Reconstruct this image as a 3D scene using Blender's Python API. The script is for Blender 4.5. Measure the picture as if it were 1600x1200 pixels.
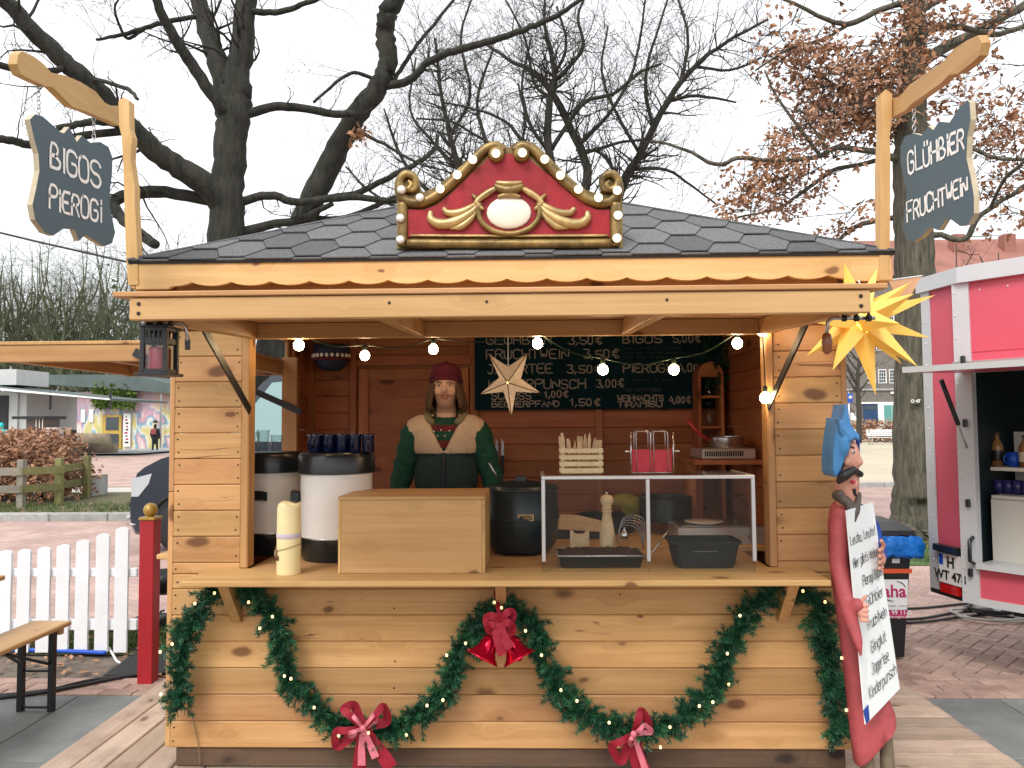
import bpy, math, random
from mathutils import Vector, Matrix
V = Vector
random.seed(7)
R = math.radians
for o in list(bpy.data.objects): bpy.data.objects.remove(o, do_unlink=True)
scn = bpy.context.scene
COL = scn.collection

# ------------------------------------------------------------------ camera
YAW, PITCH, ROLL = R(1.4), R(2.86), R(-0.4)
CAM = V((3.4*math.sin(YAW), -3.4*math.cos(YAW), 1.6))
cd = bpy.data.cameras.new('camera'); cam = bpy.data.objects.new('camera', cd); COL.objects.link(cam)
CM = Matrix.Rotation(YAW, 3, 'Z') @ Matrix.Rotation(math.pi/2+PITCH, 3, 'X') @ Matrix.Rotation(ROLL, 3, 'Z')
cam.matrix_world = Matrix.Translation(CAM) @ CM.to_4x4()
cd.sensor_width = 36; cd.lens = 27.0; cd.clip_start = .05; cd.clip_end = 1500
scn.camera = cam
FPX = 1200.0
# ------------------------------------------------------------------ light
wd = bpy.data.worlds.new('World'); scn.world = wd; wd.use_nodes = True
nt = wd.node_tree; bg = nt.nodes['Background']
sky = nt.nodes.new('ShaderNodeTexSky'); sky.sky_type = 'NISHITA'; sky.sun_disc = False
SUN_EL, SUN_AZ = R(48), R(205)
sky.sun_elevation = SUN_EL; sky.sun_rotation = SUN_AZ
sky.air_density = 1.0; sky.dust_density = 4.0; sky.ozone_density = 1.0
hs = nt.nodes.new('ShaderNodeHueSaturation'); hs.inputs['Saturation'].default_value = .12
mx = nt.nodes.new('ShaderNodeMix'); mx.data_type = 'RGBA'
mx.inputs[0].default_value = .72
mx.inputs[7].default_value = (7.6, 7.75, 8.0, 1)       # even cloud cover over the clear sky
nt.links.new(sky.outputs[0], hs.inputs['Color']); nt.links.new(hs.outputs[0], mx.inputs[6])
nt.links.new(mx.outputs[2], bg.inputs[0]); bg.inputs[1].default_value = .125
sl = bpy.data.lights.new('sun', 'SUN'); sl.energy = 1.3; sl.angle = R(22); sl.color = (1, .96, .9)
so = bpy.data.objects.new('sun', sl); COL.objects.link(so)
sdir = V((math.sin(SUN_AZ)*math.cos(SUN_EL), math.cos(SUN_AZ)*math.cos(SUN_EL), math.sin(SUN_EL)))
so.rotation_euler = sdir.to_track_quat('Z', 'Y').to_euler(); so.location = (-4, -8, 10)
vs = scn.view_settings; vs.view_transform = 'Standard'; vs.look = 'None'; vs.gamma = 1; vs.exposure = 0.75
vs.use_curve_mapping = False

# ------------------------------------------------------------------ helpers
def ray(px, py): return CM @ V(((px-800)/FPX, (600-py)/FPX, -1))
def at(px, py, Y):
    d = ray(px, py); return CAM + d*((Y-CAM.y)/d.y)
def gnd(px, py, z=0.):
    d = ray(px, py); return CAM + d*((z-CAM.z)/d.z)
def atx(px, py, X):
    d = ray(px, py); return CAM + d*((X-CAM.x)/d.x)
def ppm(Y): return FPX/(Y-CAM.y)

M = {}
def mat(name, col, rough=.6, metal=0, noise=None, bump=0, emit=None, spec=.5, coat=0, bscale=None, trans=0, var=0, stretch=None, col2=None):
    m = bpy.data.materials.new(name); m.use_nodes = True; t = m.node_tree; b = t.nodes['Principled BSDF']
    b.inputs['Base Color'].default_value = (*col, 1); b.inputs['Roughness'].default_value = rough
    b.inputs['Metallic'].default_value = metal; b.inputs['Specular IOR Level'].default_value = spec
    b.inputs['Coat Weight'].default_value = coat
    if trans: b.inputs['Transmission Weight'].default_value = trans
    L = t.links.new
    tc = t.nodes.new('ShaderNodeTexCoord'); vec = tc.outputs['Object']
    if var or noise or bump:
        oi = t.nodes.new('ShaderNodeObjectInfo')
        ad = t.nodes.new('ShaderNodeVectorMath'); ad.operation = 'MULTIPLY_ADD'
        cmb = t.nodes.new('ShaderNodeCombineXYZ')
        for i in range(3): L(oi.outputs['Random'], cmb.inputs[i])
        L(cmb.outputs[0], ad.inputs[0]); ad.inputs[1].default_value = (31, 47, 23); L(vec, ad.inputs[2]); vec = ad.outputs[0]
        if stretch:
            mp = t.nodes.new('ShaderNodeMapping'); mp.inputs['Scale'].default_value = stretch; L(vec, mp.inputs[0]); vec = mp.outputs[0]
    if noise:
        n = t.nodes.new('ShaderNodeTexNoise'); n.inputs['Scale'].default_value = noise[0]; n.inputs['Detail'].default_value = 8; n.inputs['Roughness'].default_value = .65
        L(vec, n.inputs['Vector'])
        mr = t.nodes.new('ShaderNodeMapRange'); mr.inputs[1].default_value = .3; mr.inputs[2].default_value = .7
        L(n.outputs['Fac'], mr.inputs[0])
        mxn = t.nodes.new('ShaderNodeMix'); mxn.data_type = 'RGBA'
        a = noise[1]; c2 = col2 or tuple(max(0, c*(1-a)) for c in col); c1 = tuple(min(1, c*(1+a*.6)) for c in col)
        mxn.inputs[6].default_value = (*c2, 1); mxn.inputs[7].default_value = (*c1, 1); L(mr.outputs[0], mxn.inputs[0])
        out = mxn.outputs[2]
        if var:
            h = t.nodes.new('ShaderNodeHueSaturation'); mv = t.nodes.new('ShaderNodeMapRange')
            mv.inputs[3].default_value = 1-var; mv.inputs[4].default_value = 1+var
            L(oi.outputs['Random'], mv.inputs[0]); L(mv.outputs[0], h.inputs['Value']); L(out, h.inputs['Color']); out = h.outputs[0]
        L(out, b.inputs['Base Color'])
        rr = t.nodes.new('ShaderNodeMapRange'); rr.inputs[3].default_value = min(1, rough*1.15); rr.inputs[4].default_value = rough*.85
        L(n.outputs['Fac'], rr.inputs[0]); L(rr.outputs[0], b.inputs['Roughness'])
    if bump:
        nb = t.nodes.new('ShaderNodeTexNoise'); nb.inputs['Scale'].default_value = bscale or (noise[0]*2 if noise else 40); nb.inputs['Detail'].default_value = 6
        L(vec, nb.inputs['Vector'])
        bp = t.nodes.new('ShaderNodeBump'); bp.inputs['Strength'].default_value = bump; bp.inputs['Distance'].default_value = .02
        L(nb.outputs['Fac'], bp.inputs['Height']); L(bp.outputs[0], b.inputs['Normal'])
    if emit:
        b.inputs['Emission Color'].default_value = (*emit[0], 1); b.inputs['Emission Strength'].default_value = emit[1]
    M[name] = m; return m

def wood(name, light, dark, knot, axis='X', rough=.5, grain=1., knots=1., weather=0, bump=.15, cracks=0):
    m = bpy.data.materials.new(name); m.use_nodes = True; t = m.node_tree; b = t.nodes['Principled BSDF']; L = t.links.new
    tc = t.nodes.new('ShaderNodeTexCoord'); oi = t.nodes.new('ShaderNodeObjectInfo')
    cmb = t.nodes.new('ShaderNodeCombineXYZ')
    for i in range(3): L(oi.outputs['Random'], cmb.inputs[i])
    ad = t.nodes.new('ShaderNodeVectorMath'); ad.operation = 'MULTIPLY_ADD'
    L(cmb.outputs[0], ad.inputs[0]); ad.inputs[1].default_value = (53, 37, 71); L(tc.outputs['Object'], ad.inputs[2]); vec = ad.outputs[0]
    def mp(s, v=vec):
        q = t.nodes.new('ShaderNodeMapping'); q.inputs['Scale'].default_value = s; L(v, q.inputs[0]); return q.outputs[0]
    ai = 'XYZ'.index(axis)
    def sc(al, ac): s = [ac]*3; s[ai] = al; return tuple(s)
    # knots: voronoi cells, slightly long along the grain
    wv = t.nodes.new('ShaderNodeTexNoise'); wv.inputs['Scale'].default_value = 9; L(vec, wv.inputs['Vector'])
    wa = t.nodes.new('ShaderNodeVectorMath'); wa.operation = 'MULTIPLY_ADD'; L(wv.outputs['Color'], wa.inputs[0]); wa.inputs[1].default_value = (.03,)*3; L(vec, wa.inputs[2])
    vo = t.nodes.new('ShaderNodeTexVoronoi'); vo.feature = 'F1'; vo.inputs['Scale'].default_value = 1
    L(mp(sc(3.4, 6.6), wa.outputs[0]), vo.inputs['Vector'])
    kn = t.nodes.new('ShaderNodeMapRange'); kn.interpolation_type = 'SMOOTHSTEP'
    kn.inputs[1].default_value = .165*knots; kn.inputs[2].default_value = .085*knots; kn.inputs[3].default_value = 0; kn.inputs[4].default_value = 1
    sx_ = t.nodes.new('ShaderNodeSeparateColor'); L(vo.outputs['Color'], sx_.inputs[0])
    kz_ = t.nodes.new('ShaderNodeMath'); kz_.operation = 'MULTIPLY_ADD'; kz_.inputs[1].default_value = 1.25; kz_.inputs[2].default_value = .28; L(sx_.outputs[0], kz_.inputs[0])
    kd_ = t.nodes.new('ShaderNodeMath'); kd_.operation = 'DIVIDE'; L(vo.outputs['Distance'], kd_.inputs[0]); L(kz_.outputs[0], kd_.inputs[1])
    L(kd_.outputs[0], kn.inputs[0])
    halo = t.nodes.new('ShaderNodeMapRange'); halo.interpolation_type = 'SMOOTHSTEP'
    halo.inputs[1].default_value = .42; halo.inputs[2].default_value = .1; halo.inputs[3].default_value = 0; halo.inputs[4].default_value = 1
    L(vo.outputs['Distance'], halo.inputs[0])
    # grain bends round the knots
    g0 = t.nodes.new('ShaderNodeVectorMath'); g0.operation = 'MULTIPLY_ADD'
    cm2 = t.nodes.new('ShaderNodeCombineXYZ')
    for i in range(3): L(halo.outputs[0], cm2.inputs[i])
    L(cm2.outputs[0], g0.inputs[0]); g0.inputs[1].default_value = sc(0, .05); L(vec, g0.inputs[2])
    n1 = t.nodes.new('ShaderNodeTexNoise'); n1.inputs['Scale'].default_value = 1; n1.inputs['Detail'].default_value = 6; n1.inputs['Roughness'].default_value = .6; n1.inputs['Distortion'].default_value = .4
    L(mp(sc(1.3, 34*grain), g0.outputs[0]), n1.inputs['Vector'])
    n2 = t.nodes.new('ShaderNodeTexNoise'); n2.inputs['Scale'].default_value = 1; n2.inputs['Detail'].default_value = 3
    L(mp(sc(1.2, 6), vec), n2.inputs['Vector'])
    mr = t.nodes.new('ShaderNodeMapRange'); mr.inputs[1].default_value = .32; mr.inputs[2].default_value = .68; L(n1.outputs['Fac'], mr.inputs[0])
    sm = t.nodes.new('ShaderNodeMath'); sm.operation = 'MULTIPLY_ADD'; sm.inputs[1].default_value = .55; L(mr.outputs[0], sm.inputs[0])
    m2 = t.nodes.new('ShaderNodeMapRange'); m2.inputs[1].default_value = .3; m2.inputs[2].default_value = .7; L(n2.outputs['Fac'], m2.inputs[0])
    s2 = t.nodes.new('ShaderNodeMath'); s2.operation = 'MULTIPLY'; s2.inputs[1].default_value = .5; L(m2.outputs[0], s2.inputs[0]); L(s2.outputs[0], sm.inputs[2])
    c1 = t.nodes.new('ShaderNodeMix'); c1.data_type = 'RGBA'; c1.inputs[6].default_value = (*dark, 1); c1.inputs[7].default_value = (*light, 1); L(sm.outputs[0], c1.inputs[0])
    hm = t.nodes.new('ShaderNodeMath'); hm.operation = 'MULTIPLY'; hm.inputs[1].default_value = .45; L(halo.outputs[0], hm.inputs[0])
    c2 = t.nodes.new('ShaderNodeMix'); c2.data_type = 'RGBA'; L(hm.outputs[0], c2.inputs[0]); L(c1.outputs[2], c2.inputs[6]); c2.inputs[7].default_value = (*dark, 1)
    km = t.nodes.new('ShaderNodeMath'); km.operation = 'MULTIPLY'; km.inputs[1].default_value = .85; L(kn.outputs[0], km.inputs[0])
    c3 = t.nodes.new('ShaderNodeMix'); c3.data_type = 'RGBA'; L(km.outputs[0], c3.inputs[0]); L(c2.outputs[2], c3.inputs[6]); c3.inputs[7].default_value = (*knot, 1)
    h = t.nodes.new('ShaderNodeHueSaturation'); mv = t.nodes.new('ShaderNodeMapRange'); mv.inputs[3].default_value = .76; mv.inputs[4].default_value = 1.12
    mh_ = t.nodes.new('ShaderNodeMapRange'); mh_.inputs[3].default_value = .507; mh_.inputs[4].default_value = .493; fr_ = t.nodes.new('ShaderNodeMath'); fr_.operation = 'MULTIPLY'; fr_.inputs[1].default_value = 7.3; L(oi.outputs['Random'], fr_.inputs[0]); ff_ = t.nodes.new('ShaderNodeMath'); ff_.operation = 'FRACT'; L(fr_.outputs[0], ff_.inputs[0]); L(ff_.outputs[0], mh_.inputs[0]); L(mh_.outputs[0], h.inputs['Hue'])
    L(oi.outputs['Random'], mv.inputs[0]); L(mv.outputs[0], h.inputs['Value']); L(c3.outputs[2], h.inputs['Color'])
    out = h.outputs[0]
    if cracks:
        n5 = t.nodes.new('ShaderNodeTexNoise'); n5.inputs['Scale'].default_value = 1; n5.inputs['Detail'].default_value = 2; L(mp(sc(.9, 16), vec), n5.inputs['Vector'])
        a5 = t.nodes.new('ShaderNodeMath'); a5.operation = 'SUBTRACT'; a5.inputs[1].default_value = .5; L(n5.outputs['Fac'], a5.inputs[0])
        b5 = t.nodes.new('ShaderNodeMath'); b5.operation = 'ABSOLUTE'; L(a5.outputs[0], b5.inputs[0])
        c5 = t.nodes.new('ShaderNodeMapRange'); c5.inputs[1].default_value = .011; c5.inputs[2].default_value = .004; L(b5.outputs[0], c5.inputs[0])
        n6 = t.nodes.new('ShaderNodeTexNoise'); n6.inputs['Scale'].default_value = 1; L(mp(sc(2.3, 5), vec), n6.inputs['Vector'])
        d5 = t.nodes.new('ShaderNodeMapRange'); d5.inputs[1].default_value = .60; d5.inputs[2].default_value = .66; d5.inputs[4].default_value = .75; L(n6.outputs['Fac'], d5.inputs[0])
        e5 = t.nodes.new('ShaderNodeMath'); e5.operation = 'MULTIPLY'; L(c5.outputs[0], e5.inputs[0]); L(d5.outputs[0], e5.inputs[1])
        f5 = t.nodes.new('ShaderNodeMix'); f5.data_type = 'RGBA'; L(e5.outputs[0], f5.inputs[0]); L(out, f5.inputs[6]); f5.inputs[7].default_value = (*knot, 1); out = f5.outputs[2]
    if weather:
        n3 = t.nodes.new('ShaderNodeTexNoise'); n3.inputs['Scale'].default_value = 3.2; n3.inputs['Detail'].default_value = 7; n3.inputs['Roughness'].default_value = .7; L(tc.outputs['Object'], n3.inputs['Vector'])
        m3 = t.nodes.new('ShaderNodeMapRange'); m3.inputs[1].default_value = .5; m3.inputs[2].default_value = .75; m3.inputs[4].default_value = weather; L(n3.outputs['Fac'], m3.inputs[0])
        c4 = t.nodes.new('ShaderNodeMix'); c4.data_type = 'RGBA'; L(m3.outputs[0], c4.inputs[0]); L(out, c4.inputs[6]); c4.inputs[7].default_value = (.06, .045, .035, 1); out = c4.outputs[2]
    L(out, b.inputs['Base Color'])
    b.inputs['Roughness'].default_value = rough; b.inputs['Specular IOR Level'].default_value = .35
    bp = t.nodes.new('ShaderNodeBump'); bp.inputs['Strength'].default_value = bump; bp.inputs['Distance'].default_value = .01
    L(n1.outputs['Fac'], bp.inputs['Height']); L(bp.outputs[0], b.inputs['Normal'])
    M[name] = m; return m

def glassmat(name, tint=(1, 1, 1), rough=.03, refl=.5):
    m = bpy.data.materials.new(name); m.use_nodes = True; t = m.node_tree
    for n in list(t.nodes): t.nodes.remove(n)
    out = t.nodes.new('ShaderNodeOutputMaterial'); tr = t.nodes.new('ShaderNodeBsdfTransparent'); tr.inputs[0].default_value = (*tint, 1)
    gl = t.nodes.new('ShaderNodeBsdfGlossy'); gl.inputs['Roughness'].default_value = rough
    fr = t.nodes.new('ShaderNodeLayerWeight'); fr.inputs[0].default_value = .5
    pw = t.nodes.new('ShaderNodeMath'); pw.operation = 'POWER'; pw.inputs[1].default_value = 4
    mu = t.nodes.new('ShaderNodeMath'); mu.operation = 'MULTIPLY_ADD'; mu.inputs[1].default_value = refl; mu.inputs[2].default_value = .028
    mixs = t.nodes.new('ShaderNodeMixShader'); L = t.links.new
    L(fr.outputs['Facing'], pw.inputs[0]); L(pw.outputs[0], mu.inputs[0]); L(mu.outputs[0], mixs.inputs[0]); L(tr.outputs[0], mixs.inputs[1]); L(gl.outputs[0], mixs.inputs[2]); L(mixs.outputs[0], out.inputs[0])
    M[name] = m; return m

WP = {}     # world position of each object's origin
def _link(o, parent, w):
    COL.objects.link(o); WP[o.name] = V(w)
    if parent is not None:
        o.parent = parent; o.location = V(w) - WP[parent.name]
    else: o.location = w
def tag(o, label=None, cat=None, group=None, kind=None):
    if label: o['label'] = label
    if cat: o['category'] = cat
    if group: o['group'] = group
    if kind: o['kind'] = kind
    return o
def thing(name, label, cat, loc=(0, 0, 0), group=None, kind=None):
    o = bpy.data.objects.new(name, None); o.empty_display_size = .1; _link(o, None, loc); return tag(o, label, cat, group, kind)
def getm(m): return M[m] if isinstance(m, str) else m
class MB:
    def __init__(s): s.v = []; s.f = []; s.mi = []
    def add(s, vs, fs, mi=0):
        n = len(s.v); s.v += [V(p) for p in vs]; s.f += [tuple(i+n for i in f) for f in fs]; s.mi += [mi]*len(fs); return s
    def box(s, a, b, mi=0):
        x0, y0, z0 = a; x1, y1, z1 = b
        return s.add([(x0, y0, z0), (x1, y0, z0), (x1, y1, z0), (x0, y1, z0), (x0, y0, z1), (x1, y0, z1), (x1, y1, z1), (x0, y1, z1)],
                     [(0, 3, 2, 1), (4, 5, 6, 7), (0, 1, 5, 4), (1, 2, 6, 5), (2, 3, 7, 6), (3, 0, 4, 7)], mi)
    def cbox(s, a, b, c=.004, mi=0):           # chamfered box
        a = V(a); b = V(b); ce = (a+b)/2; h = (b-a)/2
        c = min(c, *[abs(q)*.45 for q in h]); vs = []; idx = {}
        for sx in (-1, 1):
            for sy in (-1, 1):
                for sz in (-1, 1):
                    for ax in range(3):
                        p = [sx*(h.x-c), sy*(h.y-c), sz*(h.z-c)]; p[ax] = (sx, sy, sz)[ax]*h[ax]
                        idx[(sx, sy, sz, ax)] = len(vs); vs.append(ce+V(p))
        fs = []
        S = (-1, 1)
        for ax in range(3):
            o1, o2 = [k for k in range(3) if k != ax]
            for sg in S:
                q = []
                for (u, w) in ((-1, -1), (1, -1), (1, 1), (-1, 1)):
                    k = [0, 0, 0]; k[ax] = sg; k[o1] = u; k[o2] = w; q.append(idx[(*k, ax)])
                fl = (sg > 0) != (ax == 1)
                fs.append(tuple(q if fl else q[::-1]))
        for ax in range(3):                      # edges along ax
            o1, o2 = [k for k in range(3) if k != ax]
            for u in S:
                for w in S:
                    k0 = [0, 0, 0]; k0[o1] = u; k0[o2] = w; k1 = list(k0); k0[ax] = -1; k1[ax] = 1
                    q = (idx[(*k0, o1)], idx[(*k1, o1)], idx[(*k1, o2)], idx[(*k0, o2)])
                    n = (vs[q[1]]-vs[q[0]]).cross(vs[q[2]]-vs[q[0]])
                    d = V((0, 0, 0)); d[o1] = u; d[o2] = w
                    fs.append(q if n.dot(d) > 0 else q[::-1])
        for sx in S:
            for sy in S:
                for sz in S:
                    q = tuple(idx[(sx, sy, sz, a_)] for a_ in range(3))
                    fs.append(q if sx*sy*sz > 0 else q[::-1])
        return s.add(vs, fs, mi)
    def tube(s, pts, rad, n=8, mi=0, cap=True, flat=None):
        pts = [V(p) for p in pts]; k = len(pts)
        if not hasattr(rad, '__len__'): rad = [rad]*k
        vs = []; fs = []; prev = None
        for i, p in enumerate(pts):
            d = (pts[min(i+1, k-1)]-pts[max(i-1, 0)])
            d = d.normalized() if d.length > 1e-9 else V((0, 0, 1))
            if prev is None:
                u = d.cross(V((0, 0, 1)))
                if u.length < .1: u = d.cross(V((0, 1, 0)))
            else: u = prev - d*prev.dot(d)
            u.normalize(); prev = u; w = d.cross(u)
            for j in range(n):
                a = 2*math.pi*j/n; vs.append(p+(u*math.cos(a)+w*math.sin(a)*(flat or 1))*rad[i])
        for i in range(k-1):
            for j in range(n):
                fs.append((i*n+j, i*n+(j+1) % n, (i+1)*n+(j+1) % n, (i+1)*n+j))
        if cap and n > 2: fs += [tuple(range(n))[::-1], tuple((k-1)*n+j for j in range(n))]
        return s.add(vs, fs, mi)
    def lathe(s, prof, c, n=24, mi=0, axis=None, cap=True):
        c = V(c); vs = []; fs = []; k = len(prof)
        q = V(axis).normalized().to_track_quat('Z', 'Y') if axis is not None else None
        for r, z in prof:
            for j in range(n):
                a = 2*math.pi*j/n; p = V((r*math.cos(a), r*math.sin(a), z)); vs.append(c+(q @ p if q else p))
        for i in range(k-1):
            for j in range(n): fs.append((i*n+j, i*n+(j+1) % n, (i+1)*n+(j+1) % n, (i+1)*n+j))
        if cap: fs += [tuple(range(n))[::-1], tuple((k-1)*n+j for j in range(n))]
        return s.add(vs, fs, mi)
    def ell(s, c, r, n=16, m=10, mi=0, rot=None):
        c = V(c); r = (r,)*3 if not hasattr(r, '__len__') else r; vs = []; fs = []
        for i in range(1, m):
            t = math.pi*i/m
            for j in range(n):
                a = 2*math.pi*j/n; vs.append(V((r[0]*math.sin(t)*math.cos(a), r[1]*math.sin(t)*math.sin(a), -r[2]*math.cos(t))))
        vs += [V((0, 0, -r[2])), V((0, 0, r[2]))]
        if rot: vs = [rot @ p for p in vs]
        for i in range(m-2):
            for j in range(n): fs.append((i*n+j, i*n+(j+1) % n, (i+1)*n+(j+1) % n, (i+1)*n+j))
        b = len(vs)-2
        for j in range(n): fs += [((j+1) % n, j, b), ((m-2)*n+j, (m-2)*n+(j+1) % n, b+1)]
        return s.add([c+p for p in vs], fs, mi)
    def caps(s, a, b, ra, rb, n=12, mi=0):
        a = V(a); b = V(b); s.tube([a, b], [ra, rb], n, mi); s.ell(a, ra, n, 8, mi); return s.ell(b, rb, n, 8, mi)
    def prism(s, outline, off, mi=0):            # outline: list of 3D points (one plane), off: extrusion vector
        o = [V(p) for p in outline]; n = len(o); off = V(off)
        vs = o + [p+off for p in o]
        nn = V((0, 0, 0))
        for i in range(n): nn += o[i].cross(o[(i+1) % n])
        fl = nn.dot(off) > 0
        A = tuple(range(n)); B = tuple(range(n, 2*n))
        fs = [A[::-1] if fl else A, B if fl else B[::-1]]
        for i in range(n):
            q = (i, (i+1) % n, n+(i+1) % n, n+i); fs.append(q if fl else q[::-1])
        return s.add(vs, fs, mi)
    def build(s, name, m, parent=None, smooth=False, org=None, mats=None, angle=None):
        lo = V(map(min, zip(*s.v))); hi = V(map(max, zip(*s.v)))
        c = V(org) if org is not None else ((lo+hi)/2 if parent is not None else V(((lo.x+hi.x)/2, (lo.y+hi.y)/2, lo.z)))
        me = bpy.data.meshes.new(name); me.from_pydata([p-c for p in s.v], [], s.f)
        for q in (mats or [m]): me.materials.append(getm(q))
        if any(s.mi): me.polygons.foreach_set('material_index', s.mi)
        if smooth:
            me.polygons.foreach_set('use_smooth', [True]*len(me.polygons))
            if smooth == 'auto': me.set_sharp_from_angle(angle=R(angle or 40))
        me.update()
        o = bpy.data.objects.new(name, me); _link(o, parent, c); return o
def inst(name, me, loc, parent=None, rot=None, scale=None):
    o = bpy.data.objects.new(name, me); _link(o, parent, loc)
    if rot is not None: o.rotation_euler = rot
    if scale is not None: o.scale = (scale,)*3 if not hasattr(scale, '__len__') else scale
    return o
def mesh_of(mb, name, m, smooth=False, mats=None):
    me = bpy.data.meshes.new(name); me.from_pydata(mb.v, [], mb.f)
    for q in (mats or [m]): me.materials.append(getm(q))
    if any(mb.mi): me.polygons.foreach_set('material_index', mb.mi)
    if smooth:
        me.polygons.foreach_set('use_smooth', [True]*len(me.polygons))
        if smooth == 'auto': me.set_sharp_from_angle(angle=R(40))
    return me
def plank(name, a, b, m, parent, c=.005):
    return MB().cbox(a, b, c).build(name, m, parent)
def spline(pts, k=6):
    pts = [V(p) for p in pts]; out = []
    P = [pts[0]*2-pts[1]] + pts + [pts[-1]*2-pts[-2]]
    for i in range(1, len(P)-2):
        for j in range(k):
            t = j/k; a, b, c, d = P[i-1], P[i], P[i+1], P[i+2]
            out.append(.5*((2*b)+(c-a)*t+(2*a-5*b+4*c-d)*t*t+(3*b-a-3*c+d)*t**3))
    return out+[pts[-1]]
def remesh(mb, vox, it=4, name='tmp'):
    me = bpy.data.meshes.new(name); me.from_pydata(mb.v, [], mb.f)
    o = bpy.data.objects.new(name, me); COL.objects.link(o)
    r = o.modifiers.new('r', 'REMESH'); r.mode = 'VOXEL'; r.voxel_size = vox; r.use_smooth_shade = True
    sm = o.modifiers.new('s', 'SMOOTH'); sm.iterations = it; sm.factor = .5
    dg = bpy.context.evaluated_depsgraph_get(); e = o.evaluated_get(dg); out = bpy.data.meshes.new_from_object(e)
    bpy.data.objects.remove(o, do_unlink=True); bpy.data.meshes.remove(me)
    mb2 = MB(); mb2.v = [v.co.copy() for v in out.vertices]; mb2.f = [tuple(p.vertices) for p in out.polygons]; mb2.mi = [0]*len(mb2.f)
    bpy.data.meshes.remove(out); return mb2
# --- hand lettering: strokes on a 5 x 10 grid (base line 2, capitals to 8)
GL = {'A': '02 28 42|15 35', 'Ä': '02 27 42|14 34|09 19|39 49', 'B': '02 08 28 37 36 25 05|25 44 43 32 02', 'C': '47 38 18 07 03 12 32 43', 'D': '02 08 28 46 44 22 02', 'E': '48 08 02 42|05 35',
 'F': '48 08 02|05 35', 'G': '47 38 18 07 03 12 32 43 45 25', 'H': '02 08|42 48|05 45', 'I': '22 28', 'J': '18 48|38 33 22 12 03', 'K': '02 08|48 05 42', 'L': '08 02 42', 'M': '02 08 25 48 42',
 'N': '02 08 42 48', 'O': '18 07 03 12 32 43 47 38 18', 'P': '02 08 38 47 46 35 05', 'R': '02 08 38 47 46 35 05|25 42', 'S': '47 38 18 07 06 15 35 44 43 32 12 03', 'T': '08 48|28 22', 'U': '08 03 12 32 43 48',
 'Ü': '07 03 12 32 43 47|18 19|38 39', 'W': '08 12 26 32 48', 'Z': '08 48 02 42', 'i': '22 26|27 28', '0': '18 07 03 12 22 33 37 28 18', '1': '06 28 22', '3': '08 48 25 35 44 43 32 12 03', '4': '28 04 44|36 32',
 '5': '48 08 05 35 44 43 32 12 03', ',': '23 11', '€': '47 38 28 16 14 22 32 43|06 36|04 34', 'a': '46 16 05 03 12 32 43|46 42', 'b': '08 02 32 43 45 36 06', 'c': '45 36 16 05 03 12 32 43', 'd': '48 42 12 03 05 16 46',
 'e': '04 44 45 36 16 05 03 12 42', 'f': '38 28 17 11|06 36', 'g': '46 42 31 11 00|46 16 05 03 12 42', 'h': '08 02|05 16 36 45 42', 'k': '08 02|46 04 42', 'l': '28 22', 'n': '06 02|05 16 36 45 42', 'o': '16 05 03 12 32 43 45 36 16',
 'p': '06 00|06 36 45 43 32 02', 'r': '06 02|04 16 36', 's': '46 16 05 14 34 43 32 02', 't': '28 23 32 42|06 46', 'u': '06 03 12 32 43|46 42', 'ü': '06 03 12 32 43|46 42|17 18|37 38', 'w': '06 12 25 32 46', "'": '28 27', '!': '28 24|22 23', '-': '05 35'}
NARROW = {'I': .4, 'i': .4, 'l': .4, '1': .7, ',': .5, "'": .3, '!': .4, 'J': 1.0, 'f': .8, 't': .9, 'r': .85, ' ': .6}
def letters(mb, text, fn, width, h, w, nrm, rnd=.12):
    # fn(u, v) -> point, u in [0,width], v in [0,h] of the capitals
    adv = [NARROW.get(c, 1.) for c in text]; tot = sum(adv); k = width/tot; x = 0
    for c, a in zip(text, adv):
        if c != ' ' and c in GL:
            jx, jy = random.uniform(-rnd, rnd)*.3, random.uniform(-rnd, rnd)*.5; sc = random.uniform(.94, 1.06)
            for st in GL[c].split('|'):
                pts = [(int(q[0])*sc+jx, int(q[1])*sc+jy) for q in st.split()]
                if len(pts) > 3:
                    q = [pts[0]]
                    for i in range(len(pts)-1):
                        (ax, ay), (bx, by) = pts[i], pts[i+1]
                        q += [(ax*.75+bx*.25, ay*.75+by*.25), (ax*.25+bx*.75, ay*.25+by*.75)]
                    pts = q+[pts[-1]]
                off = 1.2 if a < .6 else 0
                P = [fn(x+(p[0]-off)/4*k*a*.8 if a >= .6 else x+(p[0]-off)/4*k*.8, (p[1]-2)/6*h)+nrm*.002 for p in pts]
                L_ = len(P); ws = [w*random.uniform(.75, 1.15)/2 for _ in P]
                vsx = []
                for i in range(L_):
                    d = P[min(i+1, L_-1)]-P[max(i-1, 0)]
                    if d.length < 1e-9: d = V((0, 0, 1))
                    s_ = d.normalized().cross(nrm)*ws[i]
                    e = d.normalized()*(w*.3 if i == L_-1 else (-w*.3 if i == 0 else 0))
                    vsx += [P[i]+s_+e, P[i]-s_+e]
                mb.add(vsx, [(2*i, 2*i+1, 2*i+3, 2*i+2) for i in range(L_-1)])
        x += a*k
    return mb
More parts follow.
